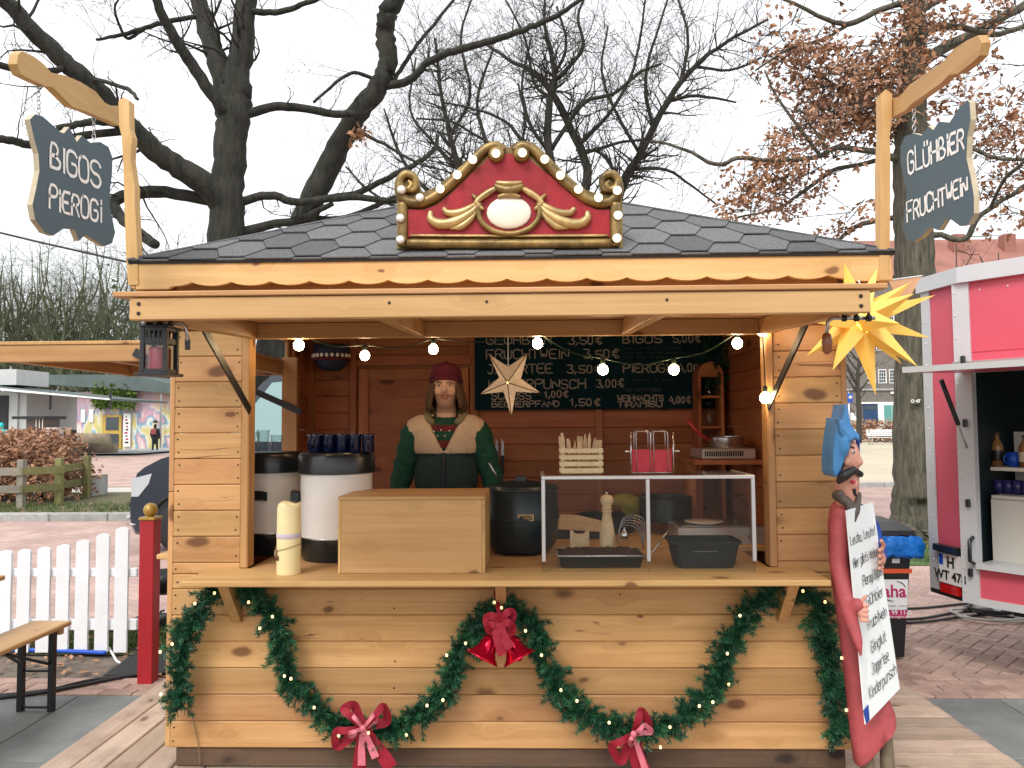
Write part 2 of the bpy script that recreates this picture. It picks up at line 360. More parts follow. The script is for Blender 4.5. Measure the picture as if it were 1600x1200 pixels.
def textmesh(body, size, loc, rot, m, name, parent, ext=.001, align='CENTER', bold=0):
    cu = bpy.data.curves.new('t', 'FONT'); cu.body = body; cu.size = size; cu.extrude = ext; cu.align_x = align; cu.align_y = 'CENTER'; cu.offset = bold
    o = bpy.data.objects.new('t', cu); COL.objects.link(o)
    dg = bpy.context.evaluated_depsgraph_get(); me = bpy.data.meshes.new_from_object(o.evaluated_get(dg))
    bpy.data.objects.remove(o, do_unlink=True); me.materials.clear(); me.materials.append(getm(m))
    rm = rot if isinstance(rot, Matrix) else rot.to_matrix()
    me.transform(rm.to_4x4())
    q = bpy.data.objects.new(name, me); _link(q, parent, loc); return q
def frame(xd, zd):     # matrix whose local x -> xd, local y -> zd
    x = V(xd).normalized(); y = V(zd); y = (y-x*y.dot(x)).normalized(); z = x.cross(y)
    return Matrix((x, y, z)).transposed()
FRONT = frame((1, 0, 0), (0, 0, 1))

# ------------------------------------------------------------------ materials
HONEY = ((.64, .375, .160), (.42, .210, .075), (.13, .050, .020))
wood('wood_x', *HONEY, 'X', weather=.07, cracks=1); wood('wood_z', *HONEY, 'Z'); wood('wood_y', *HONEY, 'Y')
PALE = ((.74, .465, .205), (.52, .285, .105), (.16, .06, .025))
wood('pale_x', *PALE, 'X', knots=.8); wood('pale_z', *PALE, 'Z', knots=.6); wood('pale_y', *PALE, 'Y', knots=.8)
INN_SHADED = ((.52, .20, .085), (.31, .10, .040), (.09, .027, .012))  # honey wood darkened and reddened: shade and warm bulb light put into colour
wood('inner_x', *INN_SHADED, 'X'); wood('inner_y', *INN_SHADED, 'Y'); wood('inner_z', *INN_SHADED, 'Z')
wood('plinth', (.16, .10, .06), (.07, .04, .025), (.02, .012, .01), 'X', rough=.8, weather=.6)
wood('deck_y', (.56, .44, .34), (.36, .26, .19), (.14, .09, .06), 'Y', rough=.7, weather=.45, knots=.7)
wood('deck_x', (.56, .44, .34), (.36, .26, .19), (.14, .09, .06), 'X', rough=.7, weather=.45, knots=.7)
wood('mossy', (.25, .24, .10), (.14, .13, .05), (.06, .05, .02), 'X', rough=.9, knots=.4)
wood('greywood', (.30, .27, .22), (.17, .15, .12), (.06, .05, .04), 'X', rough=.9, knots=.5)
wood('bench_x', (.62, .40, .18), (.45, .25, .09), (.16, .06, .02), 'Y', knots=.4)
mat('spoonwood', (.62, .46, .27), .65, noise=(30, .2), var=.15)
mat('crate_wood', (.72, .60, .36), .65, noise=(25, .12))
mat('shingle', (.135, .138, .142), .9, noise=(90, .45), bump=.5, bscale=300, var=.32)
mat('felt', (.03, .03, .033), .95, noise=(60, .4))
mat('black_metal', (.012, .013, .015), .42, noise=(30, .3))
mat('black_plastic', (.010, .016, .020), .3, noise=(20, .3), spec=.6)
mat('steel', (.55, .55, .55), .28, 1, noise=(20, .15))
mat('white_enamel', (.80, .78, .74), .28, noise=(6, .06))
mat('gold', (.25, .165, .055), .40, .5, noise=(9, .75), bump=.12, bscale=25)
mat('gold_light', (.50, .36, .16), .34, .45, noise=(9, .55))
mat('gable_red', (.31, .014, .022), .45, noise=(9, .3), spec=.3, bump=.1)
mat('cream', (.82, .74, .62), .45, noise=(5, .06))
mat('bulb_white', (1, .95, .85), .3, emit=((1, .80, .52), 1.1))
mat('bulb_string', (1, .9, .75), .3, emit=((1, .70, .38), 42.))
mat('bulb_fairy', (1, .85, .6), .3, emit=((1, .60, .20), 1.5))
mat('bulb_off', (.75, .75, .73), .12, noise=(60, .2), spec=.8)
mat('slate', (.058, .098, .125), .6, noise=(5, .22), col2=(.075, .11, .13))
mat('menu_board', (.003, .028, .040), .85, noise=(4, .3), spec=.15)
mat('chalk', (.86, .86, .84), .9, noise=(90, .15))
mat('chalk_dim', (.42, .40, .36), .9, noise=(90, .3))
mat('chalk_faint', (.09, .10, .10), .9, noise=(90, .3))
mat('edge_wood', (.50, .42, .29), .7, noise=(20, .2))
mat('chain', (.5, .5, .5), .3, 1)
mat('candle_red', (.36, .02, .04), .42, noise=(14, .12))
mat('candle_cream', (.82, .70, .38), .4, noise=(8, .08))
mat('ribbon_lilac', (.55, .48, .55), .5)
mat('twine', (.25, .17, .09), .9)
mat('star_yellow', (.88, .56, .12), .5, noise=(7, .1), emit=((1, .45, .03), .07))
mat('star_core', (1, .7, .2), .5, emit=((1, .62, .06), 3.))
mat('star_paper', (.72, .55, .36), .7, noise=(70, .3), emit=((1, .66, .36), .10))
mat('star_seam', (.10, .055, .025), .8)
mat('white_cable', (.75, .75, .73), .5); mat('black_cable', (.012, .012, .013), .5); mat('green_cable', (.01, .035, .02), .5)
mat('grey_cable', (.42, .41, .38), .5)
mat('needle', (.012, .085, .040), .5, noise=(12, .5), var=0)
mat('needle_light', (.035, .16, .065), .5, noise=(12, .4))
mat('red_satin', (.27, .010, .026), .55, spec=.25, bump=.25, bscale=30, noise=(20, .15)); mat('pink_satin', (.62, .16, .21), .42, bump=.2, bscale=30, noise=(20, .15))
mat('bell_red', (.50, .004, .03), .13, .75, noise=(6, .1))
mat('skin', (.58, .36, .27), .5, noise=(40, .1)); mat('lips', (.38, .13, .11), .45)
mat('hair', (.11, .06, .03), .7, noise=(60, .5), bump=.5, bscale=150, stretch=(6, 6, 1))
mat('stubble', (.36, .21, .15), .7, noise=(80, .3))
mat('knit_maroon', (.11, .008, .026), .95, noise=(50, .3), bump=.5, bscale=120)
mat('sweater_green', (.004, .065, .036), .9, noise=(30, .25), bump=.5, bscale=70)
mat('sweater_red', (.13, .010, .015), .9, noise=(40, .25))
mat('sherpa', (.56, .42, .29), .95, noise=(25, .12), bump=.25, bscale=90)
mat('vest_dark', (.010, .030, .026), .85, noise=(20, .3)); mat('zip', (.004, .008, .022), .6)
mat('hood_olive', (.20, .18, .10), .9, noise=(30, .2)); mat('trousers', (.03, .035, .06), .9)
mat('eye', (.7, .7, .68), .2); mat('iris', (.04, .035, .025), .2)
mat('napkin', (.62, .06, .09), .85, noise=(20, .2))
mat('kettle', (.008, .022, .028), .33, noise=(40, .3), spec=.6)
mat('label_tan', (.52, .36, .19), .7); mat('ink', (.01, .01, .012), .7)
glassmat('acrylic', (.97, .98, .98), .03, .55); glassmat('clear_glass', (.9, .93, .93), .04, .7); glassmat('bottle_glass', (.85, .75, .55), .04, .7)
glassmat('blue_glass', (.05, .08, .28), .05, .9)
mat('mug_blue', (.004, .009, .045), .16, spec=.7, noise=(20, .2))
mat('alu', (.70, .71, .72), .3, .7, noise=(10, .08))
mat('cake', (.045, .02, .01), .8, noise=(25, .6), bump=1., bscale=40)
mat('foil', (.6, .6, .6), .3, 1, noise=(25, .3), bump=.6)
mat('tray_black', (.006, .010, .010), .28)
mat('basket', (.008, .016, .018), .6, noise=(90, .4), bump=.5, bscale=160)
mat('cloth_yellow', (.26, .23, .05), .8); mat('cloth_blue', (.02, .03, .07), .8)
mat('paint_red', (.42, .075, .085), .6, noise=(6, .35), bump=.3); mat('paint_blue', (.06, .25, .55), .42, noise=(8, .35), bump=.15)
mat('paint_dkblue', (.01, .05, .28), .45); mat('paint_flesh', (.62, .30, .22), .42, noise=(9, .12))
mat('paint_black', (.012, .011, .011), .32); mat('paint_brown', (.085, .062, .05), .4, noise=(9, .3)); mat('paint_boot', (.17, .135, .085), .6, noise=(14, .3)); mat('paint_mouth', (.5, .03, .05), .4)
mat('poster', (.80, .84, .84), .5, noise=(3, .04)); mat('marker', (.012, .015, .014), .6)
mat('bin_black', (.008, .009, .011), .42, noise=(20, .3)); mat('bag_blue', (.005, .17, .62), .25, noise=(12, .25), bump=.8, bscale=18)
mat('sticker_white', (.82, .83, .84), .4); mat('sticker_red', (.45, .02, .12), .4); mat('sticker_orange', (.75, .10, .03), .4); mat('sticker_green', (.05, .12, .09), .5)
mat('trailer_red', (.62, .095, .14), .42, noise=(1.5, .1), coat=.2); mat('trailer_white', (.54, .56, .57), .34, noise=(4, .06))
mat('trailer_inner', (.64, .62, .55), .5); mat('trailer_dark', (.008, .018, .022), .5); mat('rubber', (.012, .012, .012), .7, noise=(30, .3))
mat('tail_red', (.5, .01, .01), .15); mat('plate_white', (.82, .82, .80), .4); mat('plate_blue', (.01, .08, .5), .4)
mat('liquor', (.30, .15, .05), .15); mat('label_cream', (.7, .62, .45), .6); mat('plastic_purple', (.035, .03, .14), .25)
mat('fence_white', (.78, .79, .81), .5, noise=(3, .10)); mat('post_red', (.38, .014, .022), .42, noise=(10, .12)); mat('ball_gold', (.45, .28, .06), .35, .3, noise=(20, .2))
mat('van_paint', (.012, .020, .036), .22, coat=.6, noise=(3, .1), spec=.6); mat('van_glass', (.25, .40, .40), .06, spec=.9); mat('lamp_glass', (.45, .48, .5), .1)
mat('asphalt_tile', (.20, .215, .21), .75, noise=(3, .28), bump=.25, bscale=90, var=.1)
mat('brick_pave', (.44, .295, .24), .85, noise=(9, .3), bump=.4, bscale=60, var=.2)
mat('joint', (.10, .085, .07), .95, noise=(30, .4))
mat('kerb', (.34, .34, .32), .85, noise=(8, .25), bump=.3, bscale=60, var=.1)
mat('dirt', (.17, .135, .105), .95, noise=(7, .5), bump=.7, bscale=30)
mat('sand', (.50, .44, .33), .95, noise=(.5, .12), bump=.2, bscale=10)
mat('lightpave', (.52, .49, .45), .9, noise=(1.2, .14))
mat('grass', (.07, .12, .025), .9, noise=(4, .4)); mat('leafbed', (.12, .11, .05), .95, noise=(9, .6), bump=.6)
mat('concrete', (.36, .37, .36), .85, noise=(3, .25), bump=.2)
mat('bark', (.036, .032, .024), .95, noise=(5, .6), bump=1., bscale=26, stretch=(2.2, 2.2, .45), col2=(.008, .012, .007))
mat('bark_oak', (.115, .10, .072), .95, noise=(6, .6), bump=1., bscale=9, stretch=(4, 4, .55), col2=(.022, .025, .015))
mat('twig', (.030, .025, .020), .95); mat('twig_far', (.045, .040, .031), .95); mat('twig_green', (.10, .115, .062), .95, noise=(1, .35))
mat('leaf_brown', (.42, .215, .115), .75, noise=(2.5, .4)); mat('leaf_rust', (.42, .235, .15), .8, noise=(3, .45))  # oak leaf brown lightened in colour to stand for backlight through the leaves
mat('brick_wall', (.175, .155, .14), .9, noise=(2.5, .2)); mat('roof_tile', (.30, .13, .10), .9, noise=(.6, .25))
mat('window_white', (.78, .78, .76), .5); mat('pane', (.03, .045, .05), .08, spec=.8); mat('door_blue', (.012, .05, .13), .4)
mat('shop_white', (.65, .70, .68), .5); mat('shop_teal', (.10, .30, .28), .3); mat('roof_green', (.09, .12, .115), .8, noise=(.8, .2)); mat('pavilion', (.52, .53, .52), .6, noise=(2, .08))
mat('ivy', (.10, .16, .025), .85); mat('ivy_dead', (.13, .075, .065), .9)
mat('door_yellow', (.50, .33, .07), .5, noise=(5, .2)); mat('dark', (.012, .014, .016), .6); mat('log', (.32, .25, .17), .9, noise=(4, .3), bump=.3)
mat('turquoise', (.02, .55, .55), .6); mat('coat_dark', (.02, .025, .03), .9); mat('pack_red', (.32, .08, .09), .8)
mat('pennant', (.75, .42, .24), .7); mat('pennant_dark', (.012, .03, .03), .7)
mat('copper_handle', (.22, .07, .03), .35, noise=(10, .2))
mat('screw', (.04, .03, .025), .5, .6)
def brickmat(name, c1, c2, mortar, scale, rotz=0, w=.5, h=.25, ms=.012):
    m = bpy.data.materials.new(name); m.use_nodes = True; t = m.node_tree; b = t.nodes['Principled BSDF']; L = t.links.new
    tc = t.nodes.new('ShaderNodeTexCoord'); mp = t.nodes.new('ShaderNodeMapping'); mp.inputs['Rotation'].default_value = (0, 0, rotz)
    L(tc.outputs['Object'], mp.inputs[0]); br = t.nodes.new('ShaderNodeTexBrick'); L(mp.outputs[0], br.inputs['Vector'])
    br.inputs['Color1'].default_value = (*c1, 1); br.inputs['Color2'].default_value = (*c2, 1); br.inputs['Mortar'].default_value = (*mortar, 1)
    br.inputs['Scale'].default_value = scale; br.inputs['Mortar Size'].default_value = ms; br.inputs['Brick Width'].default_value = w; br.inputs['Row Height'].default_value = h
    n = t.nodes.new('ShaderNodeTexNoise'); n.inputs['Scale'].default_value = 1.3; n.inputs['Detail'].default_value = 8; L(tc.outputs['Object'], n.inputs['Vector'])
    mr = t.nodes.new('ShaderNodeMapRange'); mr.inputs[1].default_value = .3; mr.inputs[2].default_value = .7; mr.inputs[3].default_value = .75; mr.inputs[4].default_value = 1.15; L(n.outputs['Fac'], mr.inputs[0])
    h_ = t.nodes.new('ShaderNodeHueSaturation'); L(mr.outputs[0], h_.inputs['Value']); L(br.outputs['Color'], h_.inputs['Color']); L(h_.outputs[0], b.inputs['Base Color']); b.inputs['Roughness'].default_value = .9
    M[name] = m
brickmat('road_brick', (.44, .29, .25), (.50, .35, .305), (.28, .21, .18), 2.5, R(35))
def mural_mat():
    m = bpy.data.materials.new('mural'); m.use_nodes = True; t = m.node_tree; b = t.nodes['Principled BSDF']; L = t.links.new
    tc = t.nodes.new('ShaderNodeTexCoord'); mp = t.nodes.new('ShaderNodeMapping'); mp.inputs['Scale'].default_value = (1.3, 1.3, .45); L(tc.outputs['Object'], mp.inputs[0])
    n = t.nodes.new('ShaderNodeTexNoise'); n.inputs['Scale'].default_value = 1.1; n.inputs['Detail'].default_value = 9; n.inputs['Distortion'].default_value = .5; L(mp.outputs[0], n.inputs['Vector'])
    r = t.nodes.new('ShaderNodeValToRGB'); e = r.color_ramp.elements; cols = [(.25, (.05, .06, .10)), (.36, (.45, .50, .22)), (.43, (.62, .50, .20)), (.48, (.65, .65, .62)), (.53, (.14, .32, .42)), (.58, (.55, .30, .36)), (.66, (.70, .66, .62)), (.78, (.12, .16, .12))]
    e[0].position, e[0].color = cols[0][0], (*cols[0][1], 1); e[1].position, e[1].color = cols[-1][0], (*cols[-1][1], 1)
    for p, c in cols[1:-1]: q = e.new(p); q.color = (*c, 1)
    L(n.outputs['Fac'], r.inputs[0])
    sx = t.nodes.new('ShaderNodeSeparateXYZ'); L(tc.outputs['Object'], sx.inputs[0])
    mr = t.nodes.new('ShaderNodeMapRange'); mr.inputs[1].default_value = .3; mr.inputs[2].default_value = 1.1; L(sx.outputs[2], mr.inputs[0])
    mx_ = t.nodes.new('ShaderNodeMix'); mx_.data_type = 'RGBA'; mm = t.nodes.new('ShaderNodeMath'); mm.operation = 'MULTIPLY'; mm.inputs[1].default_value = .75; L(mr.outputs[0], mm.inputs[0])
    L(mm.outputs[0], mx_.inputs[0]); L(r.outputs[0], mx_.inputs[6]); mx_.inputs[7].default_value = (.50, .30, .33, 1); L(mx_.outputs[2], b.inputs['Base Color']); b.inputs['Roughness'].default_value = .8
    M['mural'] = m
mural_mat()
# ------------------------------------------------------------------ the setting: ground, paving, deck
def sheet(name, x0, x1, y0, y1, z, m, kind='structure', parent=None):
    o = MB().add([(x0, y0, z), (x1, y0, z), (x1, y1, z), (x0, y1, z)], [(0, 1, 2, 3)]).build(name, m, parent)
    return tag(o, kind=kind)
sheet('ground', -260, 260, -60, 420, -.02, 'dirt')
sheet('road', -60, 60, 2.9, 15.2, .0, 'road_brick')
sheet('plaza', .5, 60, 15.4, 150, .03, 'sand')
GRN = sheet('grass_verge', 2.4, 9, 5.2, 8.4, .008, 'grass')
PV = sheet('pavement', -6.0, -1.6, 1.18, 1.48, -.012, 'joint')          # brick band beside the slabs
brk = mesh_of(MB().cbox((-.0975, -.0475, -.03), (.0975, .0475, .03), .004), 'brick', 'brick_pave')
for r in range(3):
    for i in range(20):
        x = -5.8+i*.2+(r % 2)*.1
        if x < -1.7: inst('brick', brk, (x, 1.23+r*.1, .004+random.uniform(-.002, .003)-.03), PV)
SLL = sheet('slab_paving', -6.2, -1.7, -1.5, 1.175, -.014, 'joint')
def slabs(parent, xs, ys, skew=0.):
    for i in range(len(xs)-1):
        for j in range(len(ys)-1):
            g = .004
            MB().cbox((xs[i]+g, ys[j]+g, -.05), (xs[i+1]-g, ys[j+1]-g, .003+random.uniform(-.002, .002)), .003).build('slab', 'asphalt_tile', parent)
slabs(SLL, [-6.2, -5.3, -4.4, -3.5, -2.6, -1.72], [-1.5, -.62, .28, 1.17])
SLR = sheet('slab_paving', 1.8, 5.2, -1.5, 1.16, -.014, 'joint')
slabs(SLR, [1.85, 2.74, 3.63, 4.52, 5.2], [-1.5, -.55, .35, .755, 1.155])
PR = sheet('pavement', 1.8, 9, 1.16, 5.2, -.012, 'joint')
for r in range(4):
    for i in range(16):
        x = 1.9+i*.2+(r % 2)*.1; inst('brick', brk, (x, 1.215+r*.1, -.026+random.uniform(-.002, .003)), PR)
# herringbone field beyond the border rows
cnt = 0
a45 = R(45); ca, sa = math.cos(a45), math.sin(a45); rest = MB()
for i in range(-60, 80):
    for j in range(-60, 80):
        t = (i-j) % 4
        if t not in (0, 3): continue
        u, v = ((i+1)*.1, (j+.5)*.1) if t == 0 else ((i+.5)*.1, (j+1)*.1)
        x = 3.2+ca*u-sa*v; y = 3.2+sa*u+ca*v
        if not (1.9 < x < 5.3 and 1.50 < y < 5.05): continue
        rz = a45 if t == 0 else a45+math.pi/2; z = -.031+random.uniform(-.002, .002)
        if x < 2.25+(y-1.5)*.42+1.35 and x > 1.75+(y-1.5)*.42 and cnt < 235:
            inst('brick', brk, (x, y, z), PR, (0, 0, rz)); cnt += 1
        else:
            c, s = math.cos(rz), math.sin(rz)
            q = [(x+c*p-s*w, y+s*p+c*w, z+.03) for p, w in ((-.097, -.047), (.097, -.047), (.097, .047), (-.097, .047))]
            rest.add(q, [(0, 1, 2, 3)])
tag(rest.build('brick_field', 'brick_pave', PR), kind='stuff')
# deck round the stall
DZ = .10
DK = thing('wooden_deck', None, None, (0, 0, 0), kind='structure')
xs = [-2.1+.148*i for i in range(5)]
for i, x in enumerate(xs):
    ys = [-2.6, -.55-.3*(i % 3), 1.34]
    for j in range(2): plank('plank', (x+.004, ys[j]+.003, DZ-.03), (x+.144, ys[j+1]-.003, DZ+random.uniform(-.002, .002)), 'deck_y', DK)
for i in range(8):
    y = -2.6+.146*i
    plank('plank', (-1.36, y+.003, DZ-.032), (1.36, y+.143, DZ+random.uniform(-.003, .001)), 'deck_x', DK)
for i in range(11):
    y = -1.432+.146*i
    plank('plank', (-1.36, y+.003, DZ-.032), (1.36, y+.143, DZ+random.uniform(-.003, .001)), 'deck_x', DK)
for i in range(27):
    y = -2.6+.146*i
    plank('plank', (1.364, y+.002, DZ-.032), (2.2-.003*(i % 2), y+.144, DZ+random.uniform(-.001, .001)), 'deck_x', DK)
for x0, x1 in ((-2.1, -1.36), (1.36, 2.2)):
    plank('joist', (x0+.01, -2.58, -.01), (x0+.06, 1.3, DZ-.034), 'deck_y', DK); plank('joist', (x1-.06, -2.58, -.01), (x1-.01, 1.3, DZ-.034), 'deck_y', DK)
# kerb and far pavement on the house side
KB = thing('kerb', None, None, (-6, 9.5, 0), kind='structure')
for i in range(11):
    x = -13.0+i*1.0
    MB().cbox((x+.005, 9.35, -.05), (x+.995, 9.55, .13), .015).build('kerb_stone', 'kerb', KB)
KR = thing('kerb', None, None, (6, 15.3, 0), kind='structure')
for i in range(18):
    x = .5+i*1.0
    MB().cbox((x+.005, 15.2, -.05), (x+.995, 15.4, .11), .015).build('kerb_stone', 'kerb', KR)
sheet('sidewalk', -80, -.5, 9.55, 110, .10, 'lightpave')
sheet('planting_bed', -16, -4.6, 9.56, 13.6, .108, 'leafbed')
MB().add([(-20, 13.8, .106), (-5.6, 15.5, .106), (1.0, 27, .106), (1, 46, .106), (-14, 46, .106), (-24, 24, .106)], [(0, 1, 2, 3, 4, 5)]).build('path', 'road_brick')['kind'] = 'structure'
sheet('verge', -6, -1.5, 2.0, 2.85, -.006, 'leafbed')
# ------------------------------------------------------------------ the market stall
ST = thing('market_stall', 'honey brown wooden market stall with hip roof, raised flap and open counter', 'market stall', (0, 1, .08))
P0, PH = .187, .1145
WL, WR, JL, JR = -1.51, 1.445, -1.17, 1.114
def fplank(x0, x1, z0, z1, m='wood_x', y=0, th=.022): return plank('plank', (x0, y, z0), (x1, y+th, z1), m, ST, .006)
for r in range(6): fplank(WL, WR, P0+r*PH+.0008, P0+(r+1)*PH-.0008)
fplank(WL, WR, P0+6*PH+.0008, .938)
for sx in (-1, 1):
    a, b = (WL, JL-.036) if sx < 0 else (JR+.034, WR)
    fplank(a, b, .940, P0+7*PH-.0008)
    for r in range(9): fplank(a, b, P0+(7+r)*PH+.0008, P0+(8+r)*PH-.0008)
    a, b = (JL-.036, JL) if sx < 0 else (JR, JR+.034); plank('jamb', (a+.001, -.012, .966), (b-.001, .07, 2.03), 'wood_z', ST)
    a, b = (WL-.026, WL) if sx < 0 else (WR, WR+.026)
    for k, (z0, z1) in enumerate(((.19, .30), (.302, .71), (.712, 1.30), (1.302, 2.2))): plank('corner_trim', (a+.001, .004, z0), (b-.001, .06, z1), 'wood_z', ST, .003)
for r in range(2): fplank(WL, WR, 2.031+r*PH, 2.031+(r+1)*PH-.0016)
plank('header_beam', (JL+.001, -.028, 1.985), (JR-.001, .06, 2.029), 'wood_x', ST)
# screws at the plank ends
scr = mesh_of(MB().lathe([(.0, -.001), (.004, -.001), (.004, .001), (0, .0012)], (0, 0, 0), 8, axis=(0, -1, 0)), 'screw', 'screw')
for r in range(16):
    for x in (-1.49, -1.225, 1.17, 1.425) if r > 6 else (-1.49, -.52, .47, 1.425):
        for dz in (.03, .088):
            z = P0+r*PH+dz
            if z < 2.02 and random.random() < (.8 if r > 6 or abs(x) > 1 else .25): inst('screw', scr, (x+random.uniform(-.006, .006), -.0005, z), ST)
# plinth
plank('plinth_board', (WL+.02, .015, .102), (WR-.02, .05, .185), 'plinth', ST)
for sx in (-1, 1):
    a, b = (WL+.02, WL+.055) if sx < 0 else (WR-.055, WR-.02); plank('plinth_board', (a, .052, .102), (b, 1.97, .185), 'plinth', ST)
# side walls, left one with an opening
for r in range(18):
    z0, z1 = P0+r*PH+.0008, P0+(r+1)*PH-.0008
    if z1 > 2.27: break
    plank('plank', (WR-.022, .062, z0), (WR, 1.98, z1), 'wood_y', ST, .005)
    if z0 < .9 or z0 > 2.02: plank('plank', (WL, .062, z0), (WL+.022, 1.98, z1), 'wood_y', ST, .005)
    else:
        plank('plank', (WL, .062, z0), (WL+.022, .36, z1), 'wood_y', ST, .005); plank('plank', (WL, 1.53, z0), (WL+.022, 1.98, z1), 'wood_y', ST, .005)
for y0, y1 in ((.33, .36), (1.5, 1.56)): plank('jamb', (WL-.01, y0, .966), (WL+.09, y1, 2.03), 'wood_z', ST)
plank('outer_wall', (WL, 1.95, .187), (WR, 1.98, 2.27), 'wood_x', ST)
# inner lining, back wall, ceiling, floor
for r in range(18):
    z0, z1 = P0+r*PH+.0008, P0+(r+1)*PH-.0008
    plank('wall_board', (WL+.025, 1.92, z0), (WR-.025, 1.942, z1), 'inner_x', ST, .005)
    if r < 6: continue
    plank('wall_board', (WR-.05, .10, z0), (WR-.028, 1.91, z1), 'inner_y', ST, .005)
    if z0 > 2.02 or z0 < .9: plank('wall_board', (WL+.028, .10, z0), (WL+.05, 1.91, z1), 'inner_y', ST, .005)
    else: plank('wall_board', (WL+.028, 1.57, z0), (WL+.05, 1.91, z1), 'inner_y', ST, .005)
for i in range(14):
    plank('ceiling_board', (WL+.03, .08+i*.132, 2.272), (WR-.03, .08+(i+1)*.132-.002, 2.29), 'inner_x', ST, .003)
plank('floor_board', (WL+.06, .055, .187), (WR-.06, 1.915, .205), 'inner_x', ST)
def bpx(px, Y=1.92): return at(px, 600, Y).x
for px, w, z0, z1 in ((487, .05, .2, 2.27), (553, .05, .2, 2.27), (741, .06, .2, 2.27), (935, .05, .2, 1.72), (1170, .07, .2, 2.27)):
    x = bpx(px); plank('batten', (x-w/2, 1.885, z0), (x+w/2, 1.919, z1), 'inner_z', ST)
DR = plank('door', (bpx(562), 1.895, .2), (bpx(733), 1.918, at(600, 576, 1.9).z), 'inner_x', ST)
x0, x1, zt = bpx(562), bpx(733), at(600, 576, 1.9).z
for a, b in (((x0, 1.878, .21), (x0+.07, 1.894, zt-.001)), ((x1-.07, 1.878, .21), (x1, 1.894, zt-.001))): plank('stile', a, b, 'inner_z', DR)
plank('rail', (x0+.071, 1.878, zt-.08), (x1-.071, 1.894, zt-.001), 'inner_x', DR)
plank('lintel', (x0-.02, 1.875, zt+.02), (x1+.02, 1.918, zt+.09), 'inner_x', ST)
# counter: outer shelf with brackets, inner worktop
SH = plank('shelf', (-1.345, -.285, .941), (1.27, -.001, .965), 'pale_x', ST, .004)
plank('worktop', (JL+.001, .001, .938), (JR-.001, .55, .9635), 'pale_x', ST, .003)
plank('worktop', (WL+.1, .56, .938), (-.95, 1.48, .962), 'pale_y', ST, .003); plank('worktop', (.45, .56, .938), (WR-.06, 1.6, .962), 'pale_x', ST, .003)
for x in (-1.215, -.05, 1.16):
    o = [(x-.022, -.19, .940), (x-.022, -.02, .735), (x-.022, -.001, .735), (x-.022, -.001, .80), (x-.022, -.12, .940)]
    MB().prism(o, (.044, 0, 0)).build('bracket', 'wood_z', SH)
# left window shelf
S2 = plank('shelf', (-1.76, .36, .941), (WL-.001, 1.53, .965), 'pale_y', ST, .004)
# roof
EZ0, EZ1 = 2.195, 2.305        # eave board
XL, XR, YF, YB = -1.628, 1.598, -.13, 2.13; XO = 1.613; XC = -.015
def scallop(x0, x1, y, th, name, ends=(.16, .16), n=17):
    o = [(x0, y, EZ1), (x0, y, EZ0-.005)]
    L_ = x1-x0-ends[0]-ends[1]; o.append((x0+ends[0]-.02, y, EZ0-.005))
    for i in range(n*8+1):
        t = i/8; o.append((x0+ends[0]+L_*i/(n*8), y, EZ0+.018-.016*abs(math.cos(math.pi*t))**.7+.004))
    o += [(x1-ends[1]+.02, y, EZ0-.005), (x1, y, EZ0-.005), (x1, y, EZ1)]
    return MB().prism(o, (0, th, 0)).build(name, 'pale_x', ST)
scallop(XL, XR, YF, .024, 'eave_board')
scallop(XL, XR, YB-.024, .024, 'eave_board')
for sx in (-1, 1):
    a, b = (XL-.024, XL) if sx < 0 else (XR, XR+.024); plank('eave_board', (a+.001*sx, YF+.001, EZ0-.005), (b+.001*sx, YB, EZ1-.002), 'pale_y', ST)
plank('soffit', (XL+.001, YF+.025, EZ1-.03), (XR-.001, -.001, EZ1-.012), 'inner_x', ST)
AP0, AP1, AZ = V((XC-.22, 1.0, 2.935)), V((XC+.22, 1.0, 2.935)), 2.935
OV = .012
C = [V((XL-OV-.02, YF-OV, EZ1+.004)), V((XR+OV+.02, YF-OV, EZ1+.004)), V((XR+OV+.02, YB+OV, EZ1+.004)), V((XL-OV-.02, YB+OV, EZ1+.004))]
slopes = [[C[0], C[1], AP1, AP0], [C[1], C[2], AP1], [C[2], C[3], AP0, AP1], [C[3], C[0], AP0]]
def clip(poly, conv):
    for i in range(len(conv)):
        a, b = conv[i], conv[(i+1) % len(conv)]; out = []
        ins = lambda p: (b[0]-a[0])*(p[1]-a[1])-(b[1]-a[1])*(p[0]-a[0]) >= 0
        for k in range(len(poly)):
            p, q = poly[k], poly[(k+1) % len(poly)]
            if ins(p): out.append(p)
            if ins(p) != ins(q):
                d = (q[0]-p[0], q[1]-p[1]); e = (b[0]-a[0], b[1]-a[1]); den = e[0]*d[1]-e[1]*d[0]
                t = -(e[0]*(p[1]-a[1])-e[1]*(p[0]-a[0]))/den; out.append((p[0]+t*d[0], p[1]+t*d[1]))
        poly = out
        if len(poly) < 3: return []
    return poly
